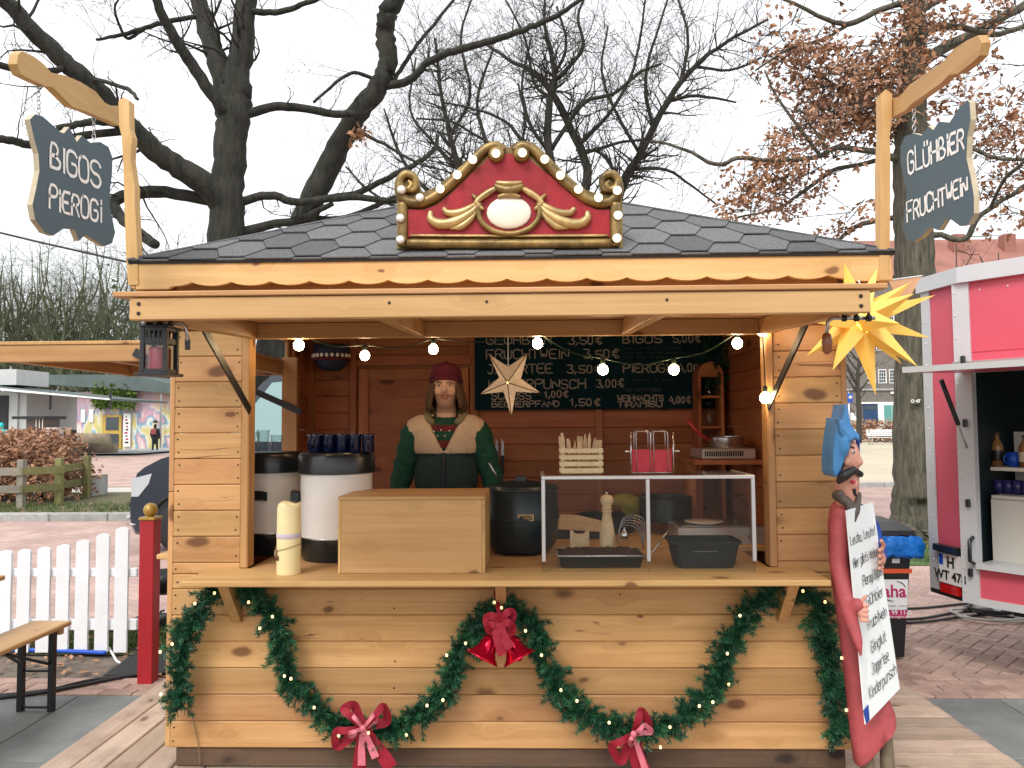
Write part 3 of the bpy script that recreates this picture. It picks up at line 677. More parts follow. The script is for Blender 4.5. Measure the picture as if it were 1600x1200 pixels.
for sl_ in slopes:
    u = (sl_[1]-sl_[0]).normalized(); nn = u.cross(sl_[-1]-sl_[0]).normalized(); w = nn.cross(u)
    RF = MB().prism([p-nn*.001 for p in sl_], -nn*.012).build('roof_slope', 'felt', ST)
    conv = [((p-sl_[0]).dot(u), (p-sl_[0]).dot(w)) for p in sl_]
    Wd = (sl_[1]-sl_[0]).length
    for j in range(-1, 11):
        for i in range(-1, 12):
            cx, cy = i*.333+(j % 2)*.1667-.05, j*.133+.02
            hx = [(cx+dx*.988, cy+dy*.988) for dx, dy in ((-.111, 0), (-.0555, -.133), (.0555, -.133), (.111, 0), (.0555, .133), (-.0555, .133))]
            pl = clip(hx, conv)
            if len(pl) < 3: continue
            ar = abs(sum(pl[k][0]*pl[(k+1) % len(pl)][1]-pl[(k+1) % len(pl)][0]*pl[k][1] for k in range(len(pl))))/2
            if ar < .0008: continue
            lift = lambda y: .0035+.009*(cy+.133-y)/.266+random.uniform(0, .0008)
            top = [sl_[0]+u*x+w*y+nn*lift(y) for x, y in pl]
            MB().prism(top, -nn*.006).build('shingle', 'shingle', RF)
for a, b in ((C[0], AP0), (C[1], AP1), (C[2], AP1), (C[3], AP0), (AP0, AP1)):
    MB().tube([a+V((0, 0, .006)), b+V((0, 0, .008))], .014, 8, flat=.5).build('ridge_cap', 'shingle', ST, True)
# front flap
FY, FX0, FX1 = -1.05, -1.160, 1.115
def shear(o):
    w = WP[o.name]
    for v in o.data.vertices: v.co.z += (w.y+v.co.y-FY)/1.02*.05
    return o
FLP = shear(plank('flap', (FX0-.05, FY-.02, 1.997), (FX1+.05, -.036, 2.014), 'wood_x', ST, .003))
shear(plank('flap_beam', (FX0, FY-.012, 1.925), (FX1, FY+.03, 1.995), 'pale_x', FLP, .003))
for x in (FX0+.003, FX1-.043): shear(plank('flap_rib', (x, FY+.031, 1.927), (x+.04, -.04, 1.995), 'wood_y', FLP, .003))
for x in (-.40, .50): shear(plank('flap_rib', (x-.02, FY+.031, 1.93), (x+.02, -.075, 1.995), 'wood_y', FLP, .003))
shear(plank('flap_beam', (FX0+.044, -.073, 1.927), (FX1-.044, -.034, 1.995), 'wood_x', FLP, .003))
for x in (FX0+.03, FX1-.03):
    for z in (1.945, 1.975): inst('screw', scr, (x, FY-.0125, z), FLP, scale=1.6)
for x in (-.35, -.05, .5):
    inst('screw', scr, (x, FY-.0125, 1.97), FLP, scale=1.2)
def strut(a, b, w, t, wd, name='strut', parent=FLP):
    a, b, w = V(a), V(b), V(w); mb = MB(); d = (b-a).normalized(); s = d.cross(w).normalized()*wd/2; q = w.normalized()*t/2
    mb.prism([a-s-q-d*wd*.3, a+s-q-d*wd*.3, b+s-q+d*wd*.3, b-s-q+d*wd*.3], q*2)
    mb.lathe([(0, 0), (wd*.18, 0), (wd*.18, .006), (0, .006)], b+q, 10, axis=w)
    return mb.build(name, 'black_metal', parent)
for sx, x in ((-1, -1.166), (1, 1.120)): strut((x, -.50, 1.965), (x, -.022, 1.665), (sx*1., 0, 0), .008, .036)
# left window flap
F2 = plank('flap', (-2.56, .33, 2.0), (-1.52, 1.55, 2.018), 'wood_y', ST, .003)
plank('flap_beam', (-2.55, .335, 1.915), (-1.53, .375, 1.999), 'wood_x', F2, .003); plank('flap_beam', (-2.55, 1.505, 1.915), (-1.53, 1.545, 1.999), 'wood_x', F2, .003)
plank('flap_beam', (-2.55, .376, 1.92), (-2.51, 1.504, 1.999), 'wood_y', F2, .003); plank('flap_beam', (-1.57, .376, 1.92), (-1.53, 1.504, 1.999), 'wood_y', F2, .003)
plank('flap_rib', (-2.05, .376, 1.92), (-2.01, 1.504, 1.999), 'wood_y', F2, .003)
strut((-1.86, .328, 1.955), (-1.51, .328, 1.75), (0, -1, 0), .008, .04, parent=F2); strut((-1.95, 1.49, 1.93), (-1.40, 1.49, 1.68), (0, -1, 0), .008, .04, parent=F2)
# crank rods that lock the flap
def rod(px0, px1, bend, Y, handle):
    a = at(px0, 505 if not handle else 497, Y); b = at(px1, 505 if not handle else 497, Y); s = 1 if bend > px0 else -1
    e = V((b.x+.02*s, b.y, b.z-.012)); f = V((e.x+.004*s, e.y, e.z-.045))
    mb = MB().tube([a, b, (b+e)/2+V((0, 0, .003)), e, f], .006, 8); o = mb.build('locking_rod', 'steel', ST, True)
    for k in range(3):
        p = a.lerp(b, .15+.3*k); MB().lathe([(.004, -.006), (.011, -.006), (.011, .006), (.004, .006)], p, 10, axis=(1, 0, 0)).tube([p+V((0, 0, .008)), p+V((0, 0, .022))], .005, 6).build('eye_bolt', 'black_metal', o, True)
    if handle: MB().lathe([(.006, 0), (.013, -.005), (.017, -.03), (.013, -.06), (.006, -.068)], f+V((0, 0, .01)), 14).build('crank_handle', 'copper_handle', o, True)
    else: MB().cbox(f-V((.008, .004, .03)), f+V((.008, .006, .005)), .002).build('catch', 'black_metal', o)
rod(222, 282, 283, -.95, False); rod(1367, 1303, 1302, -.95, True)
# ------------------------------------------------------------------ carved gable sign on the roof
GY = -.105
def gz(x, y, dy=0.): return at(600+x/4, 210+y/4, GY+dy)
GS = thing('gable_sign', 'red and gold carved gable board with round bulbs standing on the stall roof', 'gable sign', gz(780, 715))
out = [(80, 715), (80, 400), (62, 330), (70, 280), (100, 240), (150, 230), (195, 245), (215, 280), (222, 330), (240, 362), (290, 345), (350, 310), (430, 240), (500, 180), (560, 120), (610, 70), (660, 45), (710, 42), (750, 60), (778, 88),
       (805, 60), (850, 40), (900, 42), (950, 65), (1000, 110), (1060, 170), (1130, 240), (1200, 300), (1260, 345), (1330, 370), (1355, 360), (1365, 320), (1385, 270), (1420, 248), (1460, 255), (1490, 290), (1500, 340), (1490, 400), (1492, 715)]
bb = [(x, y) for x, y in out]
MB().prism([gz(x, y, .03) for x, y in bb], (0, .05, 0)).build('back_board', 'gold', GS)
red = [(150, 470), (250, 470), (330, 440), (430, 360), (530, 260), (620, 180), (680, 120), (880, 120), (940, 180), (1040, 260), (1150, 360), (1260, 440), (1330, 470), (1410, 470), (1410, 640), (150, 640)]
MB().prism([gz(x, y, .012) for x, y in red], (0, .015, 0)).build('red_panel', 'gable_red', GS)
def gt(pts, r, name='moulding', m='gold', par=GS, dy=0, fl=None, k=5, n=10):
    P = spline([gz(x, y, dy) for x, y in pts], k); rr = r if hasattr(r, '__len__') else [r]*len(P)
    if len(rr) != len(P):
        q = []
        for i in range(len(P)):
            t = i/(len(P)-1)*(len(rr)-1); a = min(int(t), len(rr)-2); q.append(rr[a]+(rr[a+1]-rr[a])*(t-a))
        rr = q
    return MB().tube(P, rr, n).build(name, m, par, True)
for s in (0, 1):
    f = (lambda x: x) if s == 0 else (lambda x: 1562-x)
    gt([(f(x), y) for x, y in ((150, 290), (172, 315), (150, 345), (112, 330), (100, 285), (135, 248), (185, 262), (200, 300), (190, 345), (150, 350))], [.008, .014, .016, .018, .018, .018, .017, .015, .013, .01], dy=.012)
    gt([(f(x), y) for x, y in ((95, 300), (100, 370), (150, 420), (230, 428), (310, 395), (400, 325), (490, 240), (570, 155), (630, 95), (700, 70), (750, 105))], [.020, .022, .023, .023, .023, .023, .023, .022, .020, .016], dy=.012)
    gt([(f(x), y) for x, y in ((118, 430), (118, 520), (118, 700))], .0225, dy=.014)
    MB().lathe([(.0, .03), (.012, .03), (.018, .024), (.03, .02), (.036, .008), (.034, -.01), (0, -.012)], gz(f(703), 128, .008), 20, axis=(0, -1, 0)).build('volute', 'gold', GS, True)
    # swags
    gt([(f(x), y) for x, y in ((590, 420), (540, 460), (470, 490), (400, 490), (370, 460))], [.007, .016, .018, .015, .010], 'swag', 'gold_light', dy=.002)
    gt([(f(x), y) for x, y in ((590, 440), (530, 500), (440, 548), (350, 560), (295, 530), (290, 480))], [.007, .018, .023, .023, .019, .010], 'swag', 'gold_light', dy=0)
    gt([(f(x), y) for x, y in ((585, 470), (540, 530), (480, 575), (410, 585))], [.006, .014, .016, .007], 'swag', 'gold_light', dy=.002)
    gt([(f(x), y) for x, y in ((710, 330), (650, 365), (600, 400), (580, 430), (620, 470))], [.010, .014, .013, .013, .007], 'scroll', 'gold_light', dy=-.002)
    gt([(f(x), y) for x, y in ((550, 375), (575, 400), (600, 440))], [.006, .011, .009], 'scroll', 'gold', dy=-.002)
gt([(118, 680), (500, 684), (1060, 684), (1444, 680)], .021, dy=.014)
gt([(165, 632), (600, 634), (1000, 634), (1395, 632)], .006, 'bead', 'gold_light', dy=.008)
MB().ell(gz(781, 490, .008), (.098, .016, .072), 28, 10).build('medallion', 'cream', GS, True)
ring = [(781+192*math.cos(t), 484+138*math.sin(t)) for t in [math.pi*(-.12+1.24*i/18) for i in range(19)]]
gt(ring, .0125, 'ring', 'gold', dy=.0, k=2)
gt([(690, 318), (730, 340), (781, 352), (832, 340), (872, 318)], [.012, .02, .024, .02, .012], 'crest', 'gold', dy=-.004)
gt([(700, 300), (781, 310), (862, 300)], [.008, .014, .008], 'crest', 'gold_light', dy=-.01)
gt([(710, 390), (781, 375), (852, 390)], [.006, .016, .006], 'crest', 'gold_light', dy=-.004)
bm_ = MB().lathe([(.018, 0), (.0185, .006), (.0165, .013), (.010, .018), (.0, .020)], (0, 0, 0), 18, axis=(0, -1, 0))
lit = mesh_of(bm_, 'bulb', 'bulb_white', True); off = mesh_of(bm_, 'bulb', 'bulb_off', True)
hold = mesh_of(MB().lathe([(.0205, -.004), (.0205, .002), (.018, .003)], (0, 0, 0), 18, axis=(0, -1, 0)), 'bulb_holder', 'gold', True)
for x, y, on in ((555, 160, 1), (458, 255, 1), (352, 343, 1), (225, 398, 0), (110, 348, 0), (103, 525, 0), (103, 660, 0), (700, 122, 2), (865, 118, 2), (1005, 158, 1), (1102, 258, 1), (1215, 345, 1), (1340, 398, 1), (1457, 352, 1), (1462, 507, 1), (1455, 650, 1)):
    p = gz(x, y, -.026 if on == 2 else -.012)
    b = inst('bulb', lit if on else off, p, GS); inst('bulb_holder', hold, p, b)

# ------------------------------------------------------------------ hanging chalk signs on brackets
def side_sign(X, s, zo, arm, post, board, words, chains, lb, lb2):
    f = lambda x, y: atx(zo+x/3, y/3, X)
    B = thing('sign_bracket', lb, 'sign bracket', at(zo+post[-1][0]/3, 440, -.11))
    MB().prism([at(zo+x/3, y/3, -.135) for x, y in post], (0, .045, 0)).build('post', 'pale_z', B)
    MB().prism([f(x, y) for x, y in arm], (s*.032, 0, 0)).build('arm', 'pale_y', B)
    S = thing('hanging_sign', lb2, 'sign', f(*board[len(board)//2]))
    nx = V((-s, 0, 0))
    o = MB().prism([f(x, y) for x, y in board], (s*.020, 0, 0), 0)
    o.mi = [0 if i == 0 else 1 for i in range(len(o.f))]
    o.build('board', 'slate', S, mats=['slate', 'edge_wood'])
    for t, tl, tr, bl, br, w in words:
        def fn(u, v, tl=tl, tr=tr, bl=bl, br=br):
            a = [bl[k]+(br[k]-bl[k])*u for k in (0, 1)]; b = [tl[k]+(tr[k]-tl[k])*u for k in (0, 1)]
            return f(a[0]+(b[0]-a[0])*v, a[1]+(b[1]-a[1])*v)
        letters(MB(), t, fn, 1., 1., w, nx).build('lettering', 'chalk', S)
    for (x, y0, y1) in chains:
        n = max(3, int((y1-y0)/18))
        for k in range(n):
            p = f(x, y0+(y1-y0)*(k+.5)/n)+V((s*.015, 0, 0)); L_ = (f(x, y0)-f(x, y1)).length/n*.62; th = math.pi/2 if k % 2 else 0
            pts = [p+V((math.cos(a)*.007*math.cos(th), math.cos(a)*.007*math.sin(th), math.sin(a)*L_)) for a in [2*math.pi*i/10 for i in range(11)]]
            MB().tube(pts, .0018, 5, cap=False).build('chain_link', 'chain', S, True)
side_sign(-1.66, -1, 0,
  [(80, 300), (85, 255), (105, 240), (160, 265), (205, 300), (240, 340), (310, 355), (380, 385), (450, 430), (490, 480), (520, 495), (556, 495), (559, 590), (520, 570), (470, 550), (400, 520), (340, 500), (290, 450), (250, 410), (205, 400), (150, 375), (100, 350)],
  [(555, 475), (578, 455), (605, 470), (607, 600), (620, 640), (612, 740), (632, 880), (632, 950), (645, 1190), (648, 1335), (600, 1335), (590, 1190), (578, 780), (570, 640), (558, 590)],
  [(140, 560), (165, 535), (200, 545), (240, 580), (285, 620), (300, 625), (325, 595), (345, 635), (360, 665), (385, 635), (425, 670), (470, 665), (510, 690), (528, 740), (525, 820), (515, 900), (515, 970), (530, 1040), (540, 1090), (525, 1140), (490, 1155), (440, 1125), (400, 1100), (370, 1130), (350, 1075), (300, 1070), (250, 1105), (210, 1090), (165, 1030), (152, 960), (170, 880), (185, 800), (180, 720), (160, 650)],
  [('BIGOS', (235, 668), (478, 775), (235, 780), (478, 890), .013), ('PiEROGi', (230, 870), (482, 950), (230, 975), (482, 1045), .012)],
  [(457, 550, 668), (200, 395, 548)], 'wavy wooden post and arm that carries the BIGOS PIEROGI board', 'dark slate board chalked BIGOS PIEROGI with wavy carved outline')
side_sign(1.645, 1, 1200,
  [(580, 462), (615, 455), (660, 400), (730, 350), (820, 290), (870, 230), (930, 190), (985, 165), (1000, 200), (990, 260), (960, 290), (890, 345), (850, 350), (810, 390), (740, 440), (680, 480), (640, 520), (600, 540), (580, 555)],
  [(528, 440), (552, 418), (582, 440), (580, 560), (570, 640), (574, 720), (572, 1100), (568, 1311), (522, 1311), (525, 1100), (522, 800), (530, 640)],
  [(640, 640), (680, 625), (720, 635), (750, 590), (775, 610), (800, 570), (850, 575), (900, 500), (935, 470), (945, 480), (950, 560), (935, 640), (930, 740), (950, 830), (965, 920), (965, 1000), (940, 1050), (900, 1060), (860, 1030), (830, 1030), (800, 1080), (760, 1065), (720, 1110), (680, 1135), (645, 1120), (630, 1060), (640, 980), (650, 900), (635, 830), (620, 760), (620, 690)],
  [('GLÜHBiER', (655, 705), (925, 600), (660, 815), (928, 690), .012), ('FRUCHTWEiN', (652, 955), (942, 825), (655, 1040), (945, 902), .011)],
  [(667, 510, 630), (905, 345, 480)], 'wavy wooden post and arm that carries the GLÜHBIER FRUCHTWEIN board', 'dark slate board chalked GLÜHBIER FRUCHTWEIN with wavy carved outline')

# ------------------------------------------------------------------ lantern with red candle
LY = -.93; lc = at(249, 588, LY); k = 1/ppm(LY); hw = 21*k; H = 76*k
LN = thing('lantern', 'square black metal lantern hanging under the raised flap', 'lantern', lc)
MB().cbox((lc.x-hw-.012, lc.y-hw-.012, lc.z), (lc.x+hw+.012, lc.y+hw+.012, lc.z+.01), .002).build('base', 'black_metal', LN)
for sx in (-1, 1):
    for sy in (-1, 1):
        x, y = lc.x+sx*(hw-.006), lc.y+sy*(hw-.006); MB().cbox((x-.007, y-.007, lc.z+.011), (x+.007, y+.007, lc.z+H), .001).build('post', 'black_metal', LN)
for sy in (-1, 1):
    y = lc.y+sy*(hw-.006)
    for z0, z1 in ((lc.z+.011, lc.z+.022), (lc.z+H*.66, lc.z+H*.78), (lc.z+H*.93, lc.z+H)): MB().box((lc.x-hw+.008, y-.005, z0), (lc.x+hw-.008, y+.005, z1)).build('rail', 'black_metal', LN)
    for q in range(5):
        x = lc.x+(q-2)*hw*.32; MB().box((x-.003, y-.004, lc.z+H*.781), (x+.003, y+.004, lc.z+H*.929)).build('bar', 'black_metal', LN)
    MB().box((lc.x-hw+.008, y-.001, lc.z+.022), (lc.x+hw-.008, y+.001, lc.z+H*.66)).build('pane', 'clear_glass', LN)
for sx in (-1, 1):
    x = lc.x+sx*(hw-.006)
    for z0, z1 in ((lc.z+.011, lc.z+.022), (lc.z+H*.66, lc.z+H*.78), (lc.z+H*.93, lc.z+H)): MB().box((x-.005, lc.y-hw+.008, z0), (x+.005, lc.y+hw-.008, z1)).build('rail', 'black_metal', LN)
    MB().box((x-.001, lc.y-hw+.008, lc.z+.022), (x+.001, lc.y+hw-.008, lc.z+H*.66)).build('pane', 'clear_glass', LN)
MB().cbox((lc.x-hw-.005, lc.y-hw-.005, lc.z+H+.0005), (lc.x+hw+.005, lc.y+hw+.005, lc.z+H+.006), .002).build('roof_plate', 'black_metal', LN)
MB().tube([lc+V((math.cos(a)*.02, 0, H+.006+math.sin(a)*.02)) for a in [math.pi*i/8 for i in range(9)]], .0025, 6).build('ring', 'black_metal', LN, True)
CR = MB().lathe([(0, 0), (.033, 0), (.034, .004), (.034, .078), (.030, .083), (.012, .080), (0, .078)], lc+V((0, 0, .0105)), 24).tube([lc+V((0, 0, .088)), lc+V((.001, 0, .099))], .0012, 5)
tag(CR.build('candle', 'candle_red', None, True), 'thick dark red pillar candle inside the black lantern', 'candle')

# ------------------------------------------------------------------ stars
MS = thing('moravian_star', 'large yellow many-pointed star lantern beside the stall corner', 'star lantern', at(1345, 500, -.18))
sc_ = at(1342, 500, -.18)
tips = [(1322, 408, .02), (1442, 434, .10), (1446, 466, -.08), (1453, 528, .0), (1426, 567, .09), (1417, 575, -.09), (1365, 618, -.02), (1352, 520, -.30), (1283, 582, -.12), (1262, 556, .02), (1283, 508, -.10), (1275, 450, .08), (1380, 415, .05), (1350, 470, .26), (1395, 470, -.18), (1330, 560, .18)]
MB().ell(sc_, .075, 14, 8).build('core', 'star_core', MS)
for tx, ty, dy in tips:
    tp = at(tx, ty, -.18)+V((0, dy, 0)); d = (tp-sc_); 
    if d.length < .22: d = d.normalized()*.28
    dn = d.normalized(); u = dn.orthogonal().normalized(); u.rotate(Matrix.Rotation(random.random()*3, 3, dn)); w = dn.cross(u); b0 = sc_+dn*.045; rb = .052
    vs_ = [b0+u*rb, b0+w*rb, b0-u*rb, b0-w*rb, sc_+d]
    MB().add(vs_, [(0, 1, 4), (1, 2, 4), (2, 3, 4), (3, 0, 4), (3, 2, 1, 0)]).build('point', 'star_yellow', MS)
MB().tube(spline([sc_+V((-.02, .0, .07)), at(1343, 445, -.15), at(1338, 437, -.12), at(1325, 436, -.09), at(1300, 433, -.09)]), .003, 6).build('cable', 'white_cable', MS, True)
PS = thing('paper_star', 'cream paper star with five folded points hanging in the counter opening', 'star', at(799, 650, .0))
tp = [(764, 554), (824, 553), (845, 614), (799, 651), (750, 616)]; c0 = (793, 598)
inn = [(794, 573), (814, 592), (806, 612), (787, 612), (780, 590)]
for k_ in range(5):
    t = tp[k_]; i0 = inn[k_-1]; i1 = inn[k_]
    T = at(*t, .0); A = at(*i0, .0); B_ = at(*i1, .0); F = at(*c0, -.045); G = at(*c0, .045)
    MB().add([T, A, B_, F, G], [(0, 1, 3), (0, 3, 2), (0, 4, 1), (0, 2, 4)]).build('star_point', 'star_paper', PS)
    MB().tube([T, F+V((0, -.001, 0))], .0022, 5).build('seam', 'star_seam', PS)
MB().ell(at(*c0, -.048), .005, 8, 6).build('lamp_dot', 'bulb_fairy', PS)
MB().tube([at(794, 573, 0), at(794, 532, .0)+V((0, 0, .04))], .002, 5).build('cord', 'white_cable', PS)
SLG = thing('string_lights', 'string of round warm white bulbs strung inside the counter opening', 'string lights', at(800, 530, .15))
bl = [(467, 540, .05), (570, 556, .35), (677, 546, .35), (840, 537, .12), (942, 578, .15), (1053, 578, .15), (1152, 537, .15), (1191, 517, -.02), (1196, 622, -.045)]
bub = mesh_of(MB().lathe([(.008, .026), (.013, .022), (.021, .013), (.0235, 0), (.021, -.011), (.014, -.019), (.006, -.0225), (0, -.0235)], (0, 0, 0), 18), 'bulb', 'bulb_string', True)
sok = mesh_of(MB().lathe([(.0085, .024), (.0105, .027), (.0105, .05), (.004, .056)], (0, 0, 0), 10), 'socket', 'green_cable', True)
cp = []
for x, y, Y in bl:
    p = at(x, y, Y); b = inst('bulb', bub, p, SLG); inst('socket', sok, p, b); cp.append(p+V((0, 0, .053)))
for a, b in zip(cp[:-1], cp[1:]):
    m_ = (a+b)/2-V((0, 0, .03 if abs(a.x-b.x) > .1 else .0)); MB().tube(spline([a, m_, b], 6), .003, 6).build('cable', 'green_cable', SLG, True)
PN = thing('pennant', 'peach cloth pennant corner hanging behind the yellow star', 'pennant', at(1415, 480, .25))
MB().prism([at(x, y, .25) for x, y in ((1388, 438), (1440, 432), (1424, 460), (1411, 478), (1400, 462))], (0, .004, 0)).build('cloth', 'pennant', PN)
MB().tube([at(1380, 439, .25), at(1441, 431, .25)], .004, 6).build('hem', 'white_cable', PN)

# ------------------------------------------------------------------ garland
GA = thing('fir_garland', 'green fir garland with warm fairy lights swagged under the counter shelf', 'garland', at(800, 1140, -.07))
gpts = [(283, 1108), (282, 1060), (288, 1005), (312, 955), (332, 922), (366, 906), (402, 925), (428, 965), (440, 1010), (458, 1060), (490, 1098), (530, 1128), (570, 1140), (625, 1132), (672, 1105), (703, 1060), (722, 1010), (752, 965), (788, 948), (825, 968), (846, 1005), (856, 1045), (880, 1090), (925, 1122), (975, 1138), (1030, 1135), (1085, 1105), (1118, 1062), (1132, 1015), (1158, 965), (1190, 930), (1222, 904), (1256, 925), (1280, 960), (1290, 1010), (1296, 1060), (1304, 1105), (1310, 1145)]
gp = spline([at(x, y, -.065) for x, y in gpts], 8)
MB().tube([V((p.x, p.y, min(p.z, .925))) for p in gp], .006, 6).build('stem', 'green_cable', GA, True)
nd = [MB(), MB()]
random.seed(11)
def sprig(p, d, L_, mb):
    d = d.normalized(); u = d.orthogonal().normalized(); w = d.cross(u)
    n = int(L_*900)
    for i in range(n):
        t = random.random()**.8; a = random.random()*6.283; r = u*math.cos(a)+w*math.sin(a)
        q = p+d*L_*t; nl = random.uniform(.022, .036)*(1.05-.45*t)
        e = q+(d*.75+r*.8).normalized()*nl; s = (e-q).cross(V((random.gauss(0, 1), random.gauss(0, 1), random.gauss(0, 1)))).normalized()*.0016
        if not (abs(q.y+.07) < .25 and max(q.z, e.z) > .937 and q.z < 1.05): mb.add([q-s, q+s, e+s*.4, e-s*.4], [(0, 1, 2, 3)])
gl = 0; acc = 0; lights = []
for i in range(len(gp)-1):
    seg = gp[i+1]-gp[i]; L_ = seg.length; acc += L_*330
    while acc >= 1:
        acc -= 1; p = gp[i].lerp(gp[i+1], random.random()); a = random.random()*6.283
        r = V((math.cos(a), 0, math.sin(a))); out_ = V((0, -1, 0))
        d = seg.normalized()*random.uniform(-.2, .7)+r*random.uniform(.25, 1.0)+out_*random.uniform(-.05, .9)
        sprig(p, d, random.choice((.055, .065, .075, .085, .095))*random.uniform(.85, 1.1), nd[0 if random.random() < .72 else 1])
    gl += L_
    if gl > .11:
        gl = random.uniform(-.03, .02); lights.append(gp[i]+V((random.uniform(-.05, .05), -random.uniform(.07, .105), random.uniform(-.055, .055))))
tag(nd[0].build('needles', 'needle', GA), kind='stuff'); tag(nd[1].build('needles', 'needle_light', GA), kind='stuff')
fb = mesh_of(MB().lathe([(.0, -.007), (.0045, -.005), (.006, 0), (.0045, .005), (0, .007)], (0, 0, 0), 8), 'fairy_bulb', 'bulb_fairy', True)
for p in [q_ for q_ in lights if q_.z < .92]: inst('fairy_bulb', fb, p, GA)
MB().tube(spline([at(*q) for q in ((298, 1102, -.05), (303, 1130, -.012), (310, 1165, -.008), (313, 1198, .008))]), .0022, 5).build('cable', 'twine', GA, True)
# ------------------------------------------------------------------ bows and bells
def strip(pts, w, name, m, par, th=.0012, wv=None):
    P = spline(pts, 7); mb = MB(); n = len(P); vsx = []
    for i, p in enumerate(P):
        d = (P[min(i+1, n-1)]-P[max(i-1, 0)]).normalized(); ww = w if not hasattr(w, '__len__') else w[0]+(w[1]-w[0])*i/(n-1)
        s = d.cross(V((.25*math.sin(i*.7), -1, .2))).normalized()*ww/2; q = d.cross(s).normalized()*th
        vsx += [p-s-q, p+s-q, p+s+q, p-s+q]
    fs = [(0, 3, 2, 1), (4*n-4, 4*n-3, 4*n-2, 4*n-1)]
    for i in range(n-1):
        for j in range(4): fs.append((4*i+j, 4*i+(j+1) % 4, 4*i+4+(j+1) % 4, 4*i+4+j))
    return mb.add(vsx, fs).build(name, m, par, 'auto')
def bow(kx, ky, sh, label, loops, tails, inner):
    k0 = at(kx, ky, -.14); B = thing('ribbon_bow', label, 'bow', at(kx, ky+40, -.13), 'red bows on the garland')
    F = lambda x, y, dy: at(kx+x, ky+y, -.14+dy)
    for m, L_, w in (('red_satin', loops, .044), ('pink_satin', inner, .024)):
        for a, b in L_:
            off = -.012 if m == 'pink_satin' else 0
            strip([F(0, 0, off), F(a[0]*.6, a[1]*.6, -.03+off), F(*a, -.015+off), F(*b, .02+off), F(b[0]*.5, b[1]*.5, .02+off), F(0, 0, .01+off)], (w*.55, w), 'loop', m, B)
    for m, T, w in tails:
        off = -.015 if m == 'pink_satin' else .0
        strip([F(0, 0, off)]+[F(x, y, .02+off) for x, y in T], (w*.7, w*1.1), 'tail', m, B)
    MB().ell(F(0, 0, -.022), (.013, .010, .014), 10, 8).build('knot', 'pink_satin', B, True)
bow(567, 1138, 0, 'red bow with pink centre ribbon and two loops spread at the top on the garland',
    [((-30, -30), (-14, -36)), ((32, -34), (38, -12)), ((-42, 6), (-40, 28))], [('red_satin', [(-3, 30), (-6, 70)], .055), ('red_satin', [(22, 28), (44, 62)], .055), ('pink_satin', [(-2, 25), (-2, 58)], .03), ('pink_satin', [(10, 22), (20, 46)], .03)],
    [((-16, -20), (-10, -14)), ((18, -22), (20, -12)), ((-22, 8), (-18, 12))])
bow(990, 1147, 0, 'lopsided red bow with one upright loop hanging low on the garland',
    [((12, -36), (24, -14)), ((-34, 20), (-20, 42))], [('red_satin', [(4, 30), (14, 62)], .07), ('pink_satin', [(8, 25), (18, 55)], .025)], [((18, -14), (28, -4)), ((-6, 12), (-4, 16))])
def bell(tx, ty, rx, ry, label):
    a = at(tx, ty, -.16); b = at(rx, ry, -.185); ax = (b-a); L_ = ax.length
    pr = [(0, 0), (.012, .0), (.026, .06), (.034, .2), (.038, .42), (.044, .62), (.055, .78), (.070, .92), (.076, 1.0), (.072, 1.0), (.066, .92), (.05, .78), (.036, .5), (0, .3)]
    B = thing('christmas_bell', label, 'bell', b, 'glossy red bells')
    MB().lathe([(r*.98, z*L_) for r, z in pr], a, 32, axis=ax).build('bell_body', 'bell_red', B, True)
    MB().tube([a.lerp(b, .5), a.lerp(b, .95)], .003, 6).ell(a.lerp(b, .97), .012, 10, 8).build('clapper', 'bell_red', B, True)
bell(771, 993, 753, 1029, 'glossy red bell with its mouth turned away from its twin, on the garland'); bell(794, 994, 812, 1030, 'glossy red bell with its mouth turned towards the lopsided bow')
RB = thing('ribbon_bow', 'dark red satin bow tied above the two bells', 'bow', at(781, 990, -.2))
F = lambda x, y, dy=0: at(480+x/3.75, 880+y/3.75, -.20+dy)
strip([F(1110, 150, .17), F(1108, 200, .12), F(1120, 270, .05), F(1130, 330, 0)], .02, 'loop', 'red_satin', RB)
for L_ in ([(1135, 345), (1090, 310), (1050, 320), (1060, 370), (1100, 370), (1135, 350)], [(1135, 345), (1170, 290), (1205, 290), (1195, 335), (1150, 350)], [(1130, 350), (1085, 360), (1060, 385), (1090, 400), (1130, 360)], [(1135, 350), (1180, 350), (1205, 375), (1190, 410), (1150, 370)]):
    strip([F(x, y, (-.02 if i == 1 else .01 if i == len(L_)-2 else 0)) for i, (x, y) in enumerate(L_)], .030, 'loop', 'red_satin', RB)
strip([F(1130, 350, -.01), F(1150, 420, -.02), F(1190, 500, -.03)], (.03, .04), 'tail', 'red_satin', RB); strip([F(1125, 350, -.01), F(1110, 420, -.02), F(1145, 540, -.03)], (.03, .04), 'tail', 'red_satin', RB)
